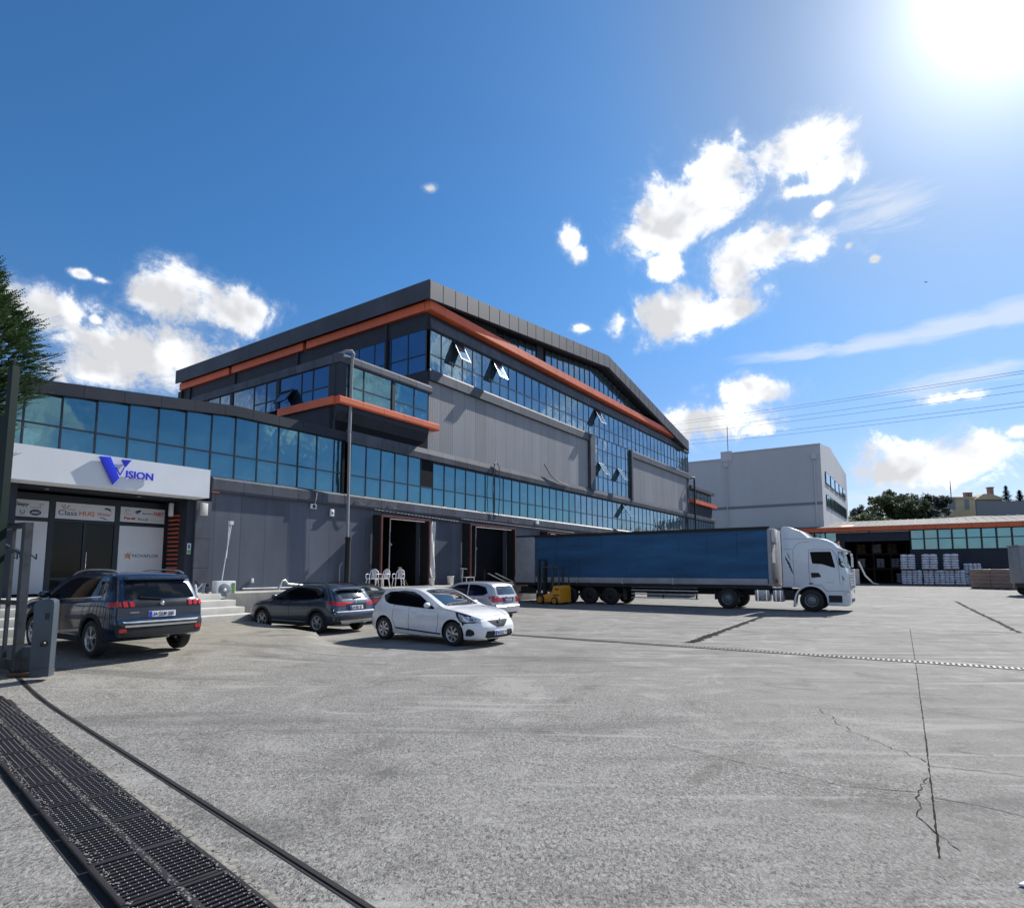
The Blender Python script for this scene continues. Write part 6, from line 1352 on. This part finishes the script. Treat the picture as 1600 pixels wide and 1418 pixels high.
while o_ < 62:
    fr, gl = MB(), MB()
    for a, b, c, d in ((o_, o_+1.42, 4.62, 7.28),):
        fr.box(LS-.03, LS+.2, a, a+.12, c, d); fr.box(LS-.03, LS+.2, b-.0, b+.09, c, d); fr.box(LS-.03, LS+.2, a+.12, b, 6.02, 6.14); fr.box(LS-.03, LS+.2, a+.12, b, c, c+.08); fr.box(LS-.03, LS+.2, a+.12, b, d-.08, d)
        j = r_.uniform(-.01, .01); gl.add([(LS+.05+j, a+.12, c), (LS+.05, b, c), (LS+.05-j, b, d), (LS+.05, a+.12, d)], [(0, 1, 2, 3)])
    f = fr.build('window', mt['frame'], low, recalc=False); gl.build('pane', mt['glassfar'], f, recalc=False); o_ += 1.51
for a in (8.5, 9.9, 11.3):
    mb = MB(); mb.box(LS+.02, LS+.36, a, a+1.25, 6.0, 7.2); mb.build('small_window', mt['glassfar'], low)
# inside the open bay: racks with loads
mb = MB(); mb.box(LS+12, LS+12.3, 12.6, 21.3, 0, 7.0); mb.box(LS+.36, LS+12, 12.55, 12.7, 0, 7.); mb.box(LS+.36, LS+12, 21.2, 21.29, 0, 7.); mb.build('bay_inner_wall', mt['void'], low)
RS = 6.
rk = thing('storage_rack', 'dark red pallet rack inside the open warehouse bay', 'rack', (LS+4+RS, 17, 0), 'B')
mb = MB()
for o_ in (14.2, 16.4, 18.6, 20.6): mb.box(LS+3, LS+3.12, o_, o_+.12, 0, 6.3); mb.box(LS+4.2, LS+4.3, o_, o_+.12, 0, 6.3)
for z in (2.0, 4.2): mb.box(LS+3, LS+3.1, 14.2, 20.7, z, z+.16); mb.box(LS+3.1, LS+4.2, 14.2, 20.7, z+.02, z+.1)
mb.v = [(v[0]+RS, v[1], v[2]) for v in mb.v]; mb.build('rack_frame', mt['red'], rk)
def sackstack(name, lab, s_, o_, z, w, h, layers, group, key='sack', seed=0, wrapdome=True):
    r = random.Random(seed); t = thing(name, lab, 'pallet load', (s_, o_, z), 'B', group=group)
    mb = MB(); mb.box(s_-w/2, s_+w/2, o_-w/2, o_+w/2, z+.10, z+.14)
    for q in (-1, 0, 1): mb.box(s_-w/2, s_+w/2, o_+q*(w/2-.06)-.05, o_+q*(w/2-.06)+.05, z, z+.10)
    mb.build('pallet', mt['wood'], t)
    m = MB(); lh = (h-.14)/layers
    for k in range(layers):
        for i in (0, 1):
            for j in (0, 1):
                cx = s_+(i-.5)*w*.5+r.uniform(-.03, .03); cy = o_+(j-.5)*w*.5+r.uniform(-.03, .03); z0 = z+.14+k*lh; a = w*.275; zz = z0+lh*.5+r.uniform(-.01, .01)
                vs, fs = [], []; nu, nv = 10, 4
                for v in range(nv+1):
                    ph = -pi/2+pi*v/nv
                    for u in range(nu):
                        th = 2*pi*u/nu; c_, s__ = cos(th), sin(th); e = .45; sq = lambda q: (abs(q)**e)*(1 if q >= 0 else -1); rr = abs(cos(ph))**.5 if v not in (0, nv) else 0
                        top = (1 if k < layers-1 or not wrapdome else 1.5 if ph > 0 else 1)
                        vs.append((cx+sq(c_)*a*rr, cy+sq(s__)*a*rr, zz+sin(ph)*lh*.52*top))
                fs = [(v*nu+u, v*nu+(u+1) % nu, (v+1)*nu+(u+1) % nu, (v+1)*nu+u) for v in range(nv) for u in range(nu)]
                m.add(vs, fs, 0, True)
    m.build('sacks', mt[key], t, recalc=True); return t
for i, (o_, z, w, k) in enumerate([(14.9, 4.35, 1.1, 'brown'), (16.9, 4.35, 1.2, 'sack'), (18.9, 4.35, 1.2, 'brown'), (14.8, 2.2, 1.0, 'sack'), (17.3, 2.2, 1.0, 'sack'), (19.2, 2.2, 1.0, 'sack'), (19.8, .0, 1.1, 'sack')]):
    sackstack('racked_load', ['brown load, left of the top rack shelf', 'pale load in the middle of the top rack shelf', 'brown load, right of the top rack shelf', 'pale load, left of the middle rack shelf', 'pale load in the middle of the middle rack shelf', 'pale load, right of the middle rack shelf', 'pale load on the floor under the rack in the open bay'][i], LS+3.6+RS, o_, z, w, 1.4, 5, 'loads on the warehouse rack', k, i)
# row of white wrapped sack pallets
SR = 92.5
def o_at(u, v=900, s=SR): return Lp(u, v, s)[0]
row = [(1409, 1425), (1426, 1441), (1443, 1459), (1460, 1476), (1476, 1491), (1492, 1508)]
names = ['first', 'second', 'third', 'fourth', 'fifth', 'sixth']
for i, (a, b) in enumerate(row):
    oa, ob = o_at(a), o_at(b); sackstack('sack_pallet', f'white wrapped sack pallet, {names[i]} from the left in the bottom row', SR, (oa+ob)/2, 0, abs(ob-oa)*1.0, 1.85, 6, 'white sack pallets by the warehouse', 'sack', 20+i)
for i, (a, b) in enumerate([(1408, 1432), (1441, 1467), (1475, 1500)]):
    oa, ob = o_at(a), o_at(b); sackstack('sack_pallet', f'white domed sack pallet stacked on top, {["left", "middle", "right"][i]} one of the upper three', SR, (oa+ob)/2, 1.9, abs(ob-oa)*.95, 1.95, 6, 'white sack pallets by the warehouse', 'sack', 30+i)
for i, (a, b, z) in enumerate([(1507, 1520, 0), (1506, 1521, 1.35), (1521, 1534, 1.35)]):
    oa, ob = o_at(a, s=95), o_at(b, s=95); sackstack('sack_pallet', ['low white sack pallet tucked behind the brown pallet load', 'upper white sack pallet peeping over the brown load, left one', 'upper white sack pallet peeping over the brown load, right one'][i], 94.8, (oa+ob)/2, z, abs(ob-oa)*.95, 1.35, 5, 'white sack pallets by the warehouse', 'sack', 40+i)
pa, pb = G(1518, 919), G(1584, 921); d = (pb-pa); L_ = d.length/2; h_ = atan2(d.y, d.x)
for i in range(2):
    c = pa+d*(.25+.5*i); t = thing('block_pallet', ['left one of two brown film-wrapped pallet loads in front of the sacks', 'right one of two brown film-wrapped pallet loads, nearer the grey truck'][i], 'pallet load', (c.x, c.y, 0), 'L', h_, group='brown pallet loads')
    mb = MB(); hw = L_/2*.985
    for k in range(5): mb.box(-hw, hw, -.1, 1.6, .14+k*.38, .14+k*.38+.365)
    mb.build('wrapped_blocks', mt['brown'], t, bevel=.04)
    mb = MB(); mb.box(-hw, hw, -.1, 1.6, .09, .135)
    for x in (-hw+.12, 0, hw-.12): mb.box(x-.09, x+.09, -.1, 1.6, 0, .09)
    mb.build('pallet', mt['wood'], t)
# white block stacks right of the truck cab
for i, (u, v, h, w) in enumerate([(1328, 917, 1.95, .95), (1336, 914, 1.95, .95), (1329, 905, 2.6, 1.4)]):
    p = G(u, v); t = thing('white_block_stack', ['nearest pale block stack beside the truck front', 'pale block stack just right of the nearest one', 'taller pale block stack behind the other two'][i], 'stack', (p.x, p.y, 0), 'L', AN, group='pale stacks beside the truck')
    mb = MB(); n = 7
    for k in range(n): mb.box(-w/2, w/2, 0, 1.2, .1+k*h/n, .1+(k+.94)*h/n)
    mb.build('blocks', mt['whitetarp'] if i < 2 else mt['sack'], t, bevel=.04); mb = MB(); mb.box(-w/2, w/2, 0, 1.2, .0, .09); mb.build('pallet', mt['wood'], t)
pA, pB = G(1345, 893, 2.2), G(1371, 913, .1)
a = G(1344, 916); a.z = 2.9; b = G(1372, 914); mb = MB(); mb.tube([a, a.lerp(b, .3)+Vector((0, 0, -.75)), a.lerp(b, .7)+Vector((0, 0, -.55)), b+Vector((0, 0, .1))], .10, 8); solo('white_hose', mb, mt['plastic'], 'curving white hose from the pale stacks down to the ground', 'hose', (b.x, b.y, 0))
# grey lorry cut off by the right edge
p = G(1607, 931); t = thing('grey_lorry', 'grey box lorry cut off by the right edge of the picture', 'lorry', (p.x, p.y, 0), 'L', atan2(R2.y, R2.x)-radians(78))
mb = MB(); mb.box(-.3, 7, 0, 2.4, .95, 3.75); mb.build('cargo_box', mt['blind'], t, bevel=.03); mb = MB(); mb.box(-.38, 7.05, -.05, 2.45, 3.76, 3.84); mb.build('box_top', mt['galv'], t)
mb = MB(); mb.box(-.1, 9, .3, 2.1, .6, .94); mb.build('chassis', mt['black'], t); mb = MB(); mb.box(7.3, 9.2, 0, 2.4, .5, 2.9); mb.build('cab', mt['cabpaint'], t, bevel=.15)
for x in (.5, 8.3):
    for y, s in ((.15, -1), (2.25, 1)): build_wheel(t, (x, y, .45), .45, .28, s, 'truck', 'greyp')
# tall pale factory
GS = 100.
g = thing('pale_factory', 'tall pale grey factory with a gabled end and two rows of windows', 'building', (GS, 5, 0), 'B')
oe = Lp(1281, 693, GS)[0]; om = Lp(1128, 708, GS)[0]; ol = Lp(1040, 727, GS)[0]; s1 = F(1323, 757, 0)[0]
dd = oe
sR = [ (u, v) for u, v in ()]
def FS(u, v): return F(u, v, oe)
e2 = FS(1323, 760)
mb = MB(); mb.box(GS, GS+e2[0]-GS, om, oe, 0, 20.86) if False else None
SB = e2[0]
mb = MB(); mb.prism([(GS, 0), (SB, 0), (SB, 20.9), (GS+(SB-GS)*.33, 22.3), (GS, 20.9)], 'y', om, oe); mb.build('main_wall', mt['paleface'], g)
mb = MB(); mb.box(GS+.02, SB, ol-12, om, 0, 20.0); mb.build('rear_wall', mt['paleface'], g)
mb = MB(); mb.box(GS-.1, GS+.4, om-.2, om+1.6, 19.6, 21.2); mb.box(GS-.08, GS+.05, om, oe+.08, 20.75, 20.95); mb.box(GS-.06, GS+.05, ol-12, om-.2, 19.9, 20.1); mb.build('parapet', mt['paleface2'], g)
mb = MB(); mb.box(GS-.06, GS-.0, ol-12, oe, 11.7, 12.1); mb.build('dark_band', mt['greyp'], g)
for o_ in (om+.6, oe-.9): mb = MB(); mb.tube([(GS-.15, o_, 19.4), (GS-.15, o_, 0)], .09, 6); mb.box(GS-.35, GS, o_-.3, o_+.3, 18.6, 19.4); mb.build('drain_pipe', mt['paleface2'], g)
mb = MB(); mb.tube([(GS+.3, om+.9, 21), (GS+.3, om+.9, 25.4)], .06, 6); solo('antenna_mast', mb, mt['wire'], 'thin lightning mast on the roof step of the pale factory', 'mast', (GS+.3, om+.9, 21), 'B')
for z0, z1, nn in ((15.3, 17.2, 5), (11.7, 13.6, 6)):
    for i in range(nn):
        a = GS+4+(SB-GS-7)*i/nn; b = a+(SB-GS-7)/nn*.8; mb = MB(); mb.box(a, b, oe+.0, oe+.12, z0, z1); f = mb.build('window', mt['frame'], g)
        m = MB(); m.add([(a+.2, oe+.14, z0+.15), (b-.2, oe+.14, z0+.15), (b-.2, oe+.14, z1-.15), (a+.2, oe+.14, z1-.15)], [(0, 1, 2, 3)]); m.build('pane', mt['glassfar'], f, recalc=False)
for a in (GS+9,): mb = MB(); mb.box(a, a+8, oe, oe+.12, 7.2, 9.0); mb.build('low_window', mt['frame'], g)
# hillside
def hz(x, y):
    s = x*R2.x+y*R2.y; r = 15.5*sst(125, 185, s)+2*sst(190, 420, s)+.8*sin(x*.023+1)*sst(150, 200, s); return r*sst(-60, 60, x+.1*s)
mb = MB(); xs = [-60+i*9 for i in range(75)]; ys = [60+i*7 for i in range(70)]
r_ = random.Random(2); nx = len(xs)
mb.add([(x, y, hz(x, y)-.4+r_.uniform(-.5, .5)*sst(135, 170, x*R2.x+y*R2.y)) for y in ys for x in xs], [(j*nx+i, j*nx+i+1, (j+1)*nx+i+1, (j+1)*nx+i) for j in range(len(ys)-1) for i in range(nx-1)], 0, True)
tag(mb.build('hillside', mt['hill'], recalc=False), kind='structure')
def tree(name, lab, base, h, blobs, leaf, n, key, trunk=True, seed=0, group=None, flat=.5):
    r = random.Random(seed); t = thing(name, lab, 'tree', base, 'L', 0, group=group); tot = sum(b[3]**2 for b in blobs); m = MB(); top = h*.45
    for (bx, by, bz, br) in blobs:
        k = int(n*br*br/tot); sub = [(Vector((r.gauss(0, 1), r.gauss(0, 1), r.gauss(0, .8))).normalized()*br*r.uniform(.45, .95), br*r.uniform(.25, .42)) for _ in range(16)]
        for _ in range(k):
            c, sr = sub[r.randrange(16)]; d = Vector((r.gauss(0, 1), r.gauss(0, 1), r.gauss(0, 1))).normalized()*sr*r.uniform(.3, 1.)**.6
            p = Vector((bx, by, bz))+c+d; a = Vector((r.gauss(0, 1), r.gauss(0, 1), r.gauss(0, .6))).normalized()*leaf*r.uniform(.5, 1.2); q = a.orthogonal().normalized()*leaf*r.uniform(.25, .6)
            m.add([p-a, p+q, p+a, p-q], [(0, 1, 2, 3)])
    m.build('crown', mt[key], t, recalc=False)
    m = MB(); w = max(.12, h*.03); m.tube([(0, 0, -1), (.1, 0, h*.25), (.05, .1, h*.5), (0, 0, h*.8)], [w, w*.8, w*.5, w*.15], 8)
    for (bx, by, bz, br) in blobs: m.tube([(.05, 0, h*.3), (bx*.5, by*.5, (h*.3+bz)/2), (bx, by, bz)], [w*.5, w*.3, w*.1], 6)
    m.build('trunk', mt['bark'], t); return t
def on_hill(u, y): k = (u-CX)/FP; x = k*y; return Vector((x, y, hz(x, y)-.5))
def vz(v, y): return HC+(890-v)/FP*y
def htree(lab, u, y, vtop, wpx, key='leaf', n=2600, seed=0, leaf=.42, vb=None):
    b = on_hill(u, y); top = vz(vtop, y); h = top-b.z; w = wpx/FP*y/2; r = random.Random(seed); bl = [(0, 0, h*.55, min(w*.95, h*.45))]
    for i in range(6): a = r.uniform(0, 6.3); bl.append((cos(a)*w*.6, sin(a)*w*.6, h*r.uniform(.3, .72), min(w*.55, h*.42)))
    bl = [(x, yy, z, min(q, h-z)) for x, yy, z, q in bl]
    tree('hillside_tree', lab, b, h, bl, leaf*1.25, int(n*1.7), key, seed=seed, group='trees on the hillside')
htree('tall bushy green tree at the left of the hillside clump', 1395, 150, 768, 62, 'leaf', 4200, 1)
htree('rounded green tree in the middle of the hillside clump', 1425, 145, 778, 60, 'leaf', 4200, 2)
htree('broad green tree at the right of the hillside clump, nearest the ochre house', 1452, 152, 768, 66, 'leafdark', 4600, 3)
htree('dark low tree beside the pale factory on the hillside', 1352, 165, 788, 44, 'leafdark', 2600, 4)
htree('light green bush at the foot of the hillside by the pale factory', 1345, 140, 802, 50, 'shrubleaf', 2200, 5, .4)
htree('light green bush below the hillside tree clump', 1372, 138, 805, 40, 'shrubleaf', 1800, 6, .4)
htree('small dark tree top rising behind the clump, left one', 1426, 175, 765, 16, 'leafdark', 1000, 7, .4); htree('small dark tree top rising behind the clump, right one', 1443, 175, 765, 16, 'leafdark', 1000, 8, .4)
def conifer(lab, u, y, vtop, vbot, wpx, seed):
    k = (u-CX)/FP; x = k*y; z0 = vz(vbot, y); h = vz(vtop, y)-z0; w = wpx/FP*y*.8; t = thing('conifer', lab, 'tree', (x, y, z0), 'L', 0, group='conifers on the ridge'); r = random.Random(seed); m = MB()
    for i in range(1500):
        q = r.uniform(.02, 1)**.8; zz = h*(1-q); rr = w*q*r.uniform(.3, 1)*(.75+.25*sin(zz*5)); a = r.uniform(0, 2*pi); p = Vector((cos(a)*rr, sin(a)*rr, zz)); d = Vector((cos(a), sin(a), r.uniform(-.3, .3)))*.5; s_ = Vector((-sin(a), cos(a), 0))*.14; m.add([p-d, p+s_, p+d, p-s_], [(0, 1, 2, 3)])
    m.build('crown', mt['leafdark'], t, recalc=False); m = MB(); m.tube([(0, 0, -3), (0, 0, h)], [.25, .05], 6); m.build('trunk', mt['bark'], t)
conifer('dark conifer beside the brick chimney on the ridge', 1578, 175, 757, 790, 17, 1); conifer('dark conifer at the right edge on the ridge', 1599, 178, 764, 790, 18, 2)
# houses on the ridge
Y_ = 165.
def hp(u, v, y=Y_): return Vector(((u-CX)/FP*y, y, vz(v, y)))
a, b = hp(1468, 795), hp(1528, 792)
t = thing('ochre_house', 'long ochre flat-roofed house on the ridge', 'house', (a.x, a.y, a.z), 'L', 0)
W_ = b.x-a.x; H_ = vz(778, Y_)-a.z
mb = MB(); mb.box(0, W_, 0, 9, -3, H_); mb.build('wall', mt['yellowwall'], t); mb = MB(); mb.box(-.3, W_+.3, -.3, 9.3, H_, H_+.35); mb.build('roof', mt['tanroof'], t)
mb = MB(); mb.box(W_*.30, W_*.48, -.05, .0, -.2, H_*.9); mb.build('grey_panel', mt['greyp'], t); mb = MB(); mb.box(W_*.72, W_*.84, -.05, .0, -.2, H_*.9); mb.build('grey_panel', mt['greyp'], t)
for u in (1514, 1520): p = hp(u, 778, Y_+4); mb = MB(); x = p.x-a.x; mb.box(x-.45, x+.45, 3.5, 4.4, H_+.36, H_+1.9); mb.box(x-.55, x+.55, 3.4, 4.5, H_+1.91, H_+2.1); mb.build('chimney', mt['brick'], t)
a, b = hp(1530, 790, 180), hp(1572, 790, 180); t = thing('tan_roofed_house', 'house with a low tan roof and a brick chimney on the ridge', 'house', a, 'L', 0); W_ = b.x-a.x; H_ = vz(780, 180)-a.z
mb = MB(); mb.box(0, W_, 0, 10, -3, H_); mb.build('wall', mt['greyp'], t); mb = MB(); mb.prism([(-.8, H_), (W_*.25, H_+1.7), (W_*.6, H_+1.5), (W_+.8, H_+.01)], 'y', -.6, 10.6); mb.build('roof', mt['tanroof'], t)
mb = MB(); x = hp(1564, 770, 180).x-a.x; mb.box(x-.6, x+.6, 2, 3.2, H_-.5, H_+3.8); mb.box(x-.75, x+.75, 1.85, 3.35, H_+3.81, H_+4.1); mb.build('chimney', mt['brick'], t)
mb = MB(); mb.box(0, 30, 0, .4, -2, 2.0); p = hp(1530, 794, 160); solo('ridge_wall', mb, mt['greyp'], 'dark boundary wall along the ridge below the tan roofed house', 'wall', p, 'L')
mb = MB(); mb.tube([(0, 0, 0), (0, 0, 5)], .12, 6); solo('ridge_pole', mb, mt['wire'], 'thin pole standing on the ochre house roof', 'pole', hp(1491, 779, 163), 'L')
# power lines
for i, (p0, p1) in enumerate([((1600, 579), (1080, 656)), ((1600, 583), (1080, 660)), ((1600, 600), (1080, 670)), ((1600, 611), (1075, 676)), ((1600, 628), (1075, 688)), ((1600, 635), (1075, 694))]):
    d0, d1 = ray(*p0), ray(*p1); A = Vector((0, 0, HC))+d0*(105/d0.y); B = Vector((0, 0, HC))+d1*(215/d1.y); D = B-A; A2 = A-D*.35; B2 = B+D*.35; pts = []
    for k in range(25): q = k/24; p = A2.lerp(B2, q); sag = 1.0*((2*q-1)**2-.35); p.z += sag; pts.append(p)
    mb = MB(); mb.tube(pts, .035, 5, caps=False); m_ = (A+B)/2; solo('power_line', mb, mt['wire'], ['topmost power cable crossing the sky on the right', 'power cable just under the topmost one', 'third power cable from the top', 'third power cable from the bottom', 'second power cable from the bottom', 'lowest power cable, passing nearest the pale factory roof'][i], 'power cable', m_, recalc=False, group='overhead power cables')
# bird
d = ray(1447, 441); p = Vector((0, 0, HC))+d*60; mb = MB(); mb.add([(-.22, 0, .05), (-.05, .05, .0), (0, .12, .02), (.05, .05, 0), (.22, 0, .05), (0, -.12, .0)], [(0, 1, 2, 5), (2, 3, 4, 5)]); mb.add([(0, .15, .03), (.035, 0, 0), (0, -.18, .01), (-.035, 0, 0), (0, 0, -.04)], [(0, 1, 4), (1, 2, 4), (2, 3, 4), (3, 0, 4), (0, 3, 2, 1)]); solo('bird', mb, mt['black'], 'tiny dark bird high in the sky right of the clouds', 'bird', p, 'L', recalc=False)
# ---------------------------------------------------------------- gate, cabinet, fence and cypress on the left
gd = -Vector((rd.x, rd.y, 0)); gn = Vector((-gd.y, gd.x, 0))
gb = G(25, 1054, .16)
GA = atan2(gd.y, gd.x)+radians(13); t = thing('sliding_gate', 'open dark steel sliding gate standing at the left edge', 'gate', gb, 'L', GA)
gtop = 2.62
mb = MB(); mb.box(-.06, .06, -.06, .06, .08, gtop); mb.build('end_post', mt['steelgate'], t)
mb = MB(); mb.box(.06, 5, -.05, .05, .08, .26); mb.box(.06, 5, -.05, .05, gtop-.1, gtop); mb.box(.06, 5, -.035, .035, 1.18, 1.26); mb.bar((.1, 0, gtop-.55), (1.4, 0, gtop-.25), .06); mb.build('gate_frame', mt['steelgate'], t)
mb = MB()
for i in range(9): x = .5+i*.5; mb.box(x-.03, x+.03, -.025, .025, .26, gtop-.1)
mb.build('bars', mt['steelgate'], t)
gp = gb+gd*1.0+gn*.35
mb = MB(); mb.box(-.11, .11, -.11, .11, 0, 2.7); mb.box(-.10, .10, -.14, .14, 2.7, 2.74)
t2 = solo('gate_guide_post', mb, mt['steelgate'], 'thick dark gate post at the left edge behind the sliding gate', 'post', gp, 'L', rz=atan2(gd.y, gd.x), bevel=.01)
cp = G(64, 1056, .17); t = thing('gate_cabinet', 'grey-blue steel control cabinet with a slanted top beside the gate', 'cabinet', cp, 'L', radians(14))
mb = MB(); mb.prism([(-.14, 0), (.15, 0), (.16, 1.20), (.15, 1.27), (.08, 1.30), (-.10, 1.27), (-.14, 1.20)], 'y', -.10, .1); mb.build('housing', mt['cabinet'], t, bevel=.02)
mb = MB(); mb.box(.04, .10, -.108, -.098, .95, 1.06); mb.box(-.11, .12, -.104, -.099, .14, .145); mb.build('keypad', mt['blackgloss'], t)
mb = MB(); mb.lathe([(.0005, -.10), (.03, -.10), (.045, -.07), (.045, 0)], (.06, -.10, .55), 'y', 14); mb.build('socket', mt['blackgloss'], t)
mp_ = G(42, 1052, .16); t = thing('gate_motor', 'small dark gate motor box on a rusty plate', 'motor', mp_, 'L', radians(14))
mb = MB(); mb.prism([(-.15, .05), (.15, .05), (.14, .42), (.10, .47), (-.10, .47), (-.14, .42)], 'y', -.12, .14); mb.build('housing', mt['steelgate'], t, bevel=.015)
mb = MB(); mb.box(-.22, .34, -.2, .2, -.01, .045); mb.build('base_plate', mt['rust'], t)
# fence post with green windbreak
fp = Vector((-8.95, 10.2, .1)); dtop = ray(24, 572)
def atY(u, v, y): d = ray(u, v); return Vector((0, 0, HC))+d*(y/d.y)
fx = atY(12, 700, 10.6)
t = thing('green_fence', 'dark green fence post with a green screen at the left edge', 'fence', (fx.x, 10.6, 0), 'L', radians(160))
ztp = atY(24, 572, 10.6).z
mb = MB(); mb.box(-.06, .06, -.06, .06, 0, ztp); mb.build('post', mt['greenmetal'], t)
mb = MB(); mb.box(.06, 4, -.012, .012, 2.75, ztp-.9); mb.build('screen', mt['greenmetal'], t)
# cypress: feathery sprays
cy = thing('cypress', 'feathery dark green cypress leaning in from the left edge', 'tree', (-12.55, 13.3, 0), 'L', 0)
r = random.Random(11); m = MB(); mw = MB(); cz = 5.3
base = Vector((-12.9, 13.3, 0))
def spray(p, d, L, m):
    """a drooping feathery twig: a rachis with many small narrow leaf blades"""
    d = d.normalized(); side = d.cross(Vector((0, 0, 1))).normalized(); n = 11
    for i in range(n):
        q = i/n; c = p+d*L*q+Vector((0, 0, .12*L*q*q))
        for s in (-1, 1):
            w = L*.28*(1-q)+.02; e = c+(d*.75+side*s*.55+Vector((0, 0, r.uniform(-.25, .35)))).normalized()*w; o = Vector((0, 0, 1)).cross((e-c)).normalized()*.011+Vector((0, 0, r.uniform(-.008, .008))); m.add([c-o, (c+e)/2-o*1.4, e, (c+e)/2+o*1.4, c+o], [(0, 1, 2, 3, 4)])
# limbs reach towards the right from a trunk outside the frame
axis = [(3.0, .9), (3.8, 1.35), (4.6, 1.75), (5.2, 1.75), (5.8, 1.25), (6.5, .8), (7.3, .5)]
for i in range(2300):
    z = r.uniform(5.0, 8.9); R_ = interp([(5.0, .5), (5.5, 1.0), (5.9, 1.4), (6.4, 1.8), (7.0, 2.0), (7.5, 1.9), (8.0, 1.3), (8.4, .8), (8.9, .4)], z); a = r.uniform(-pi, pi); lob = .82+.25*sin(a*5+z*3.1)*cos(z*4.3+a*2); rr = R_*lob*r.uniform(.45, 1.)**.5
    p = Vector((cos(a)*rr*.8, sin(a)*rr*.8, z)); d = Vector((cos(a), sin(a), r.uniform(.1, .75)))+Vector((r.gauss(0, .25), r.gauss(0, .25), 0)); spray(p, d, r.uniform(.25, .62), m)
m.build('crown', mt['cypress'], cy, recalc=False)
m = MB()
for i in range(260):
    z = r.uniform(4.75, 5.6); a = r.uniform(-pi, pi); rr = r.uniform(.2, 1.0); spray(Vector((cos(a)*rr, sin(a)*rr, z)), Vector((cos(a), sin(a), r.uniform(-.2, .5))), r.uniform(.15, .35), m)
m.build('young_growth', mt['shrubleaf'], cy, recalc=False)
mw.tube([(0, 0, 0), (.05, 0, 3), (0, .05, 9)], [.2, .14, .03], 8)
for i in range(60): z = r.uniform(3.8, 7.6); a = r.uniform(-pi, pi); L_ = r.uniform(.7, 1.5); mw.tube([(0, 0, z), (cos(a)*L_*.5, sin(a)*L_*.5, z+.15), (cos(a)*L_, sin(a)*L_, z+.5)], [.03, .02, .006], 5)
mw.build('trunk', mt['bark'], cy)
# shoe at the right edge
p = G(1592, 1384); t = thing('sandal_shoe', 'toe of a shiny white and pink shoe at the bottom right edge', 'shoe', (p.x, p.y, 0), 'L', radians(168))
mb = MB()
def shoe(mb, x0, y0, k, mi=0):
    vs, fs = [], []; n, m_ = 12, 10
    for i in range(n+1):
        q = i/n; w = .045*sin(min(1, (1-q)*1.9+.02)*pi/2)+.002; h = .05*(1-q*.75)
        for j in range(m_): a = 2*pi*j/m_; vs.append((x0+q*.16, y0+w*cos(a), .004+h*.5+h*.5*sin(a)))
    mb.add(vs, [(i*m_+j, i*m_+(j+1) % m_, (i+1)*m_+(j+1) % m_, (i+1)*m_+j) for i in range(n) for j in range(m_)], mi, True)
shoe(mb, -.16, 0, 1); mt['pink'] = mat('pink_strap', (.5, .3, .34), .3); mb.build('upper', mt['plastic'], t); mb = MB(); mb.box(-.18, -.07, -.048, .048, .045, .06); mb.build('strap', mt['pink'], t, bevel=.01)
p = G(1596, 1355); mb = MB(); shoe(mb, -.16, 0, 1); solo('dark_shoe', mb, mt['navy'], 'pointed toe of a dark shoe at the bottom right edge, above the pale one', 'shoe', (p.x+.05, p.y, 0), 'L', rz=radians(172))
mt['grit'] = mat('dusty_grit', (.20, .195, .175), .95, var=.3, scale=20, spec=.1)
# loose pebbles and leaves near the gate rail, countless
r = random.Random(4); m = MB()
for i in range(900):
    if r.random() < .5: q = r.uniform(0, 1); c = ra.lerp(rb2, q)+rn*r.gauss(0, .12)
    else: c = g2(0, 1083).lerp(g2(420, 1418), r.uniform(0, 1.1))+Vector((r.gauss(.1, .12), r.gauss(.1, .12)))
    s_ = r.uniform(.003, .010); z = gh(c.x, c.y)+s_*.3
    m.add([(c.x+s_*cos(k*2.1+i), c.y+s_*sin(k*2.1+i), z-.3*s_) for k in range(3)]+[(c.x, c.y, z+s_*.8)], [(0, 1, 2), (0, 1, 3), (1, 2, 3), (2, 0, 3)])
pl0 = g2(262, 1293); pdv = (g2(420, 1418)-g2(66, 1140)).normalized(); pnn = Vector((pdv.y, -pdv.x)); pnn = -pnn if pnn.x > 0 else pnn
for i in range(1500):
    k = r.random(); off = .30+r.gauss(0, .014) if k < .45 else (.02+abs(r.gauss(0, .03)) if k < .7 else .58-abs(r.gauss(0, .03)))
    c = pl0+pdv*r.uniform(-6, 2.4)+pnn*off; s_ = r.uniform(.004, .012); z = .041+r.uniform(0, .003)
    m.add([(c.x+s_*cos(q*1.26+i)*r.uniform(.5, 1.3), c.y+s_*sin(q*1.26+i)*r.uniform(.5, 1.3), z) for q in range(5)]+[(c.x, c.y, z+.004)], [(0, 1, 5), (1, 2, 5), (2, 3, 5), (3, 4, 5), (4, 0, 5)])
for a_, b_, off in ((-8, 3, -.03),):
    for i in range(170):
        c = pl0+pdv*(a_+(b_-a_)*i/170)+pnn*(off+r.uniform(-.02, .02)); w_ = r.uniform(.02, .06); m.add([(c.x+w_*cos(q*.9)*r.uniform(.6, 1.2), c.y+w_*sin(q*.9)*r.uniform(.6, 1.2), .010) for q in range(7)]+[(c.x, c.y, .016)], [(q, (q+1) % 7, 7) for q in range(7)])
tag(m.build('gravel_specks', mt['grit']), kind='stuff')
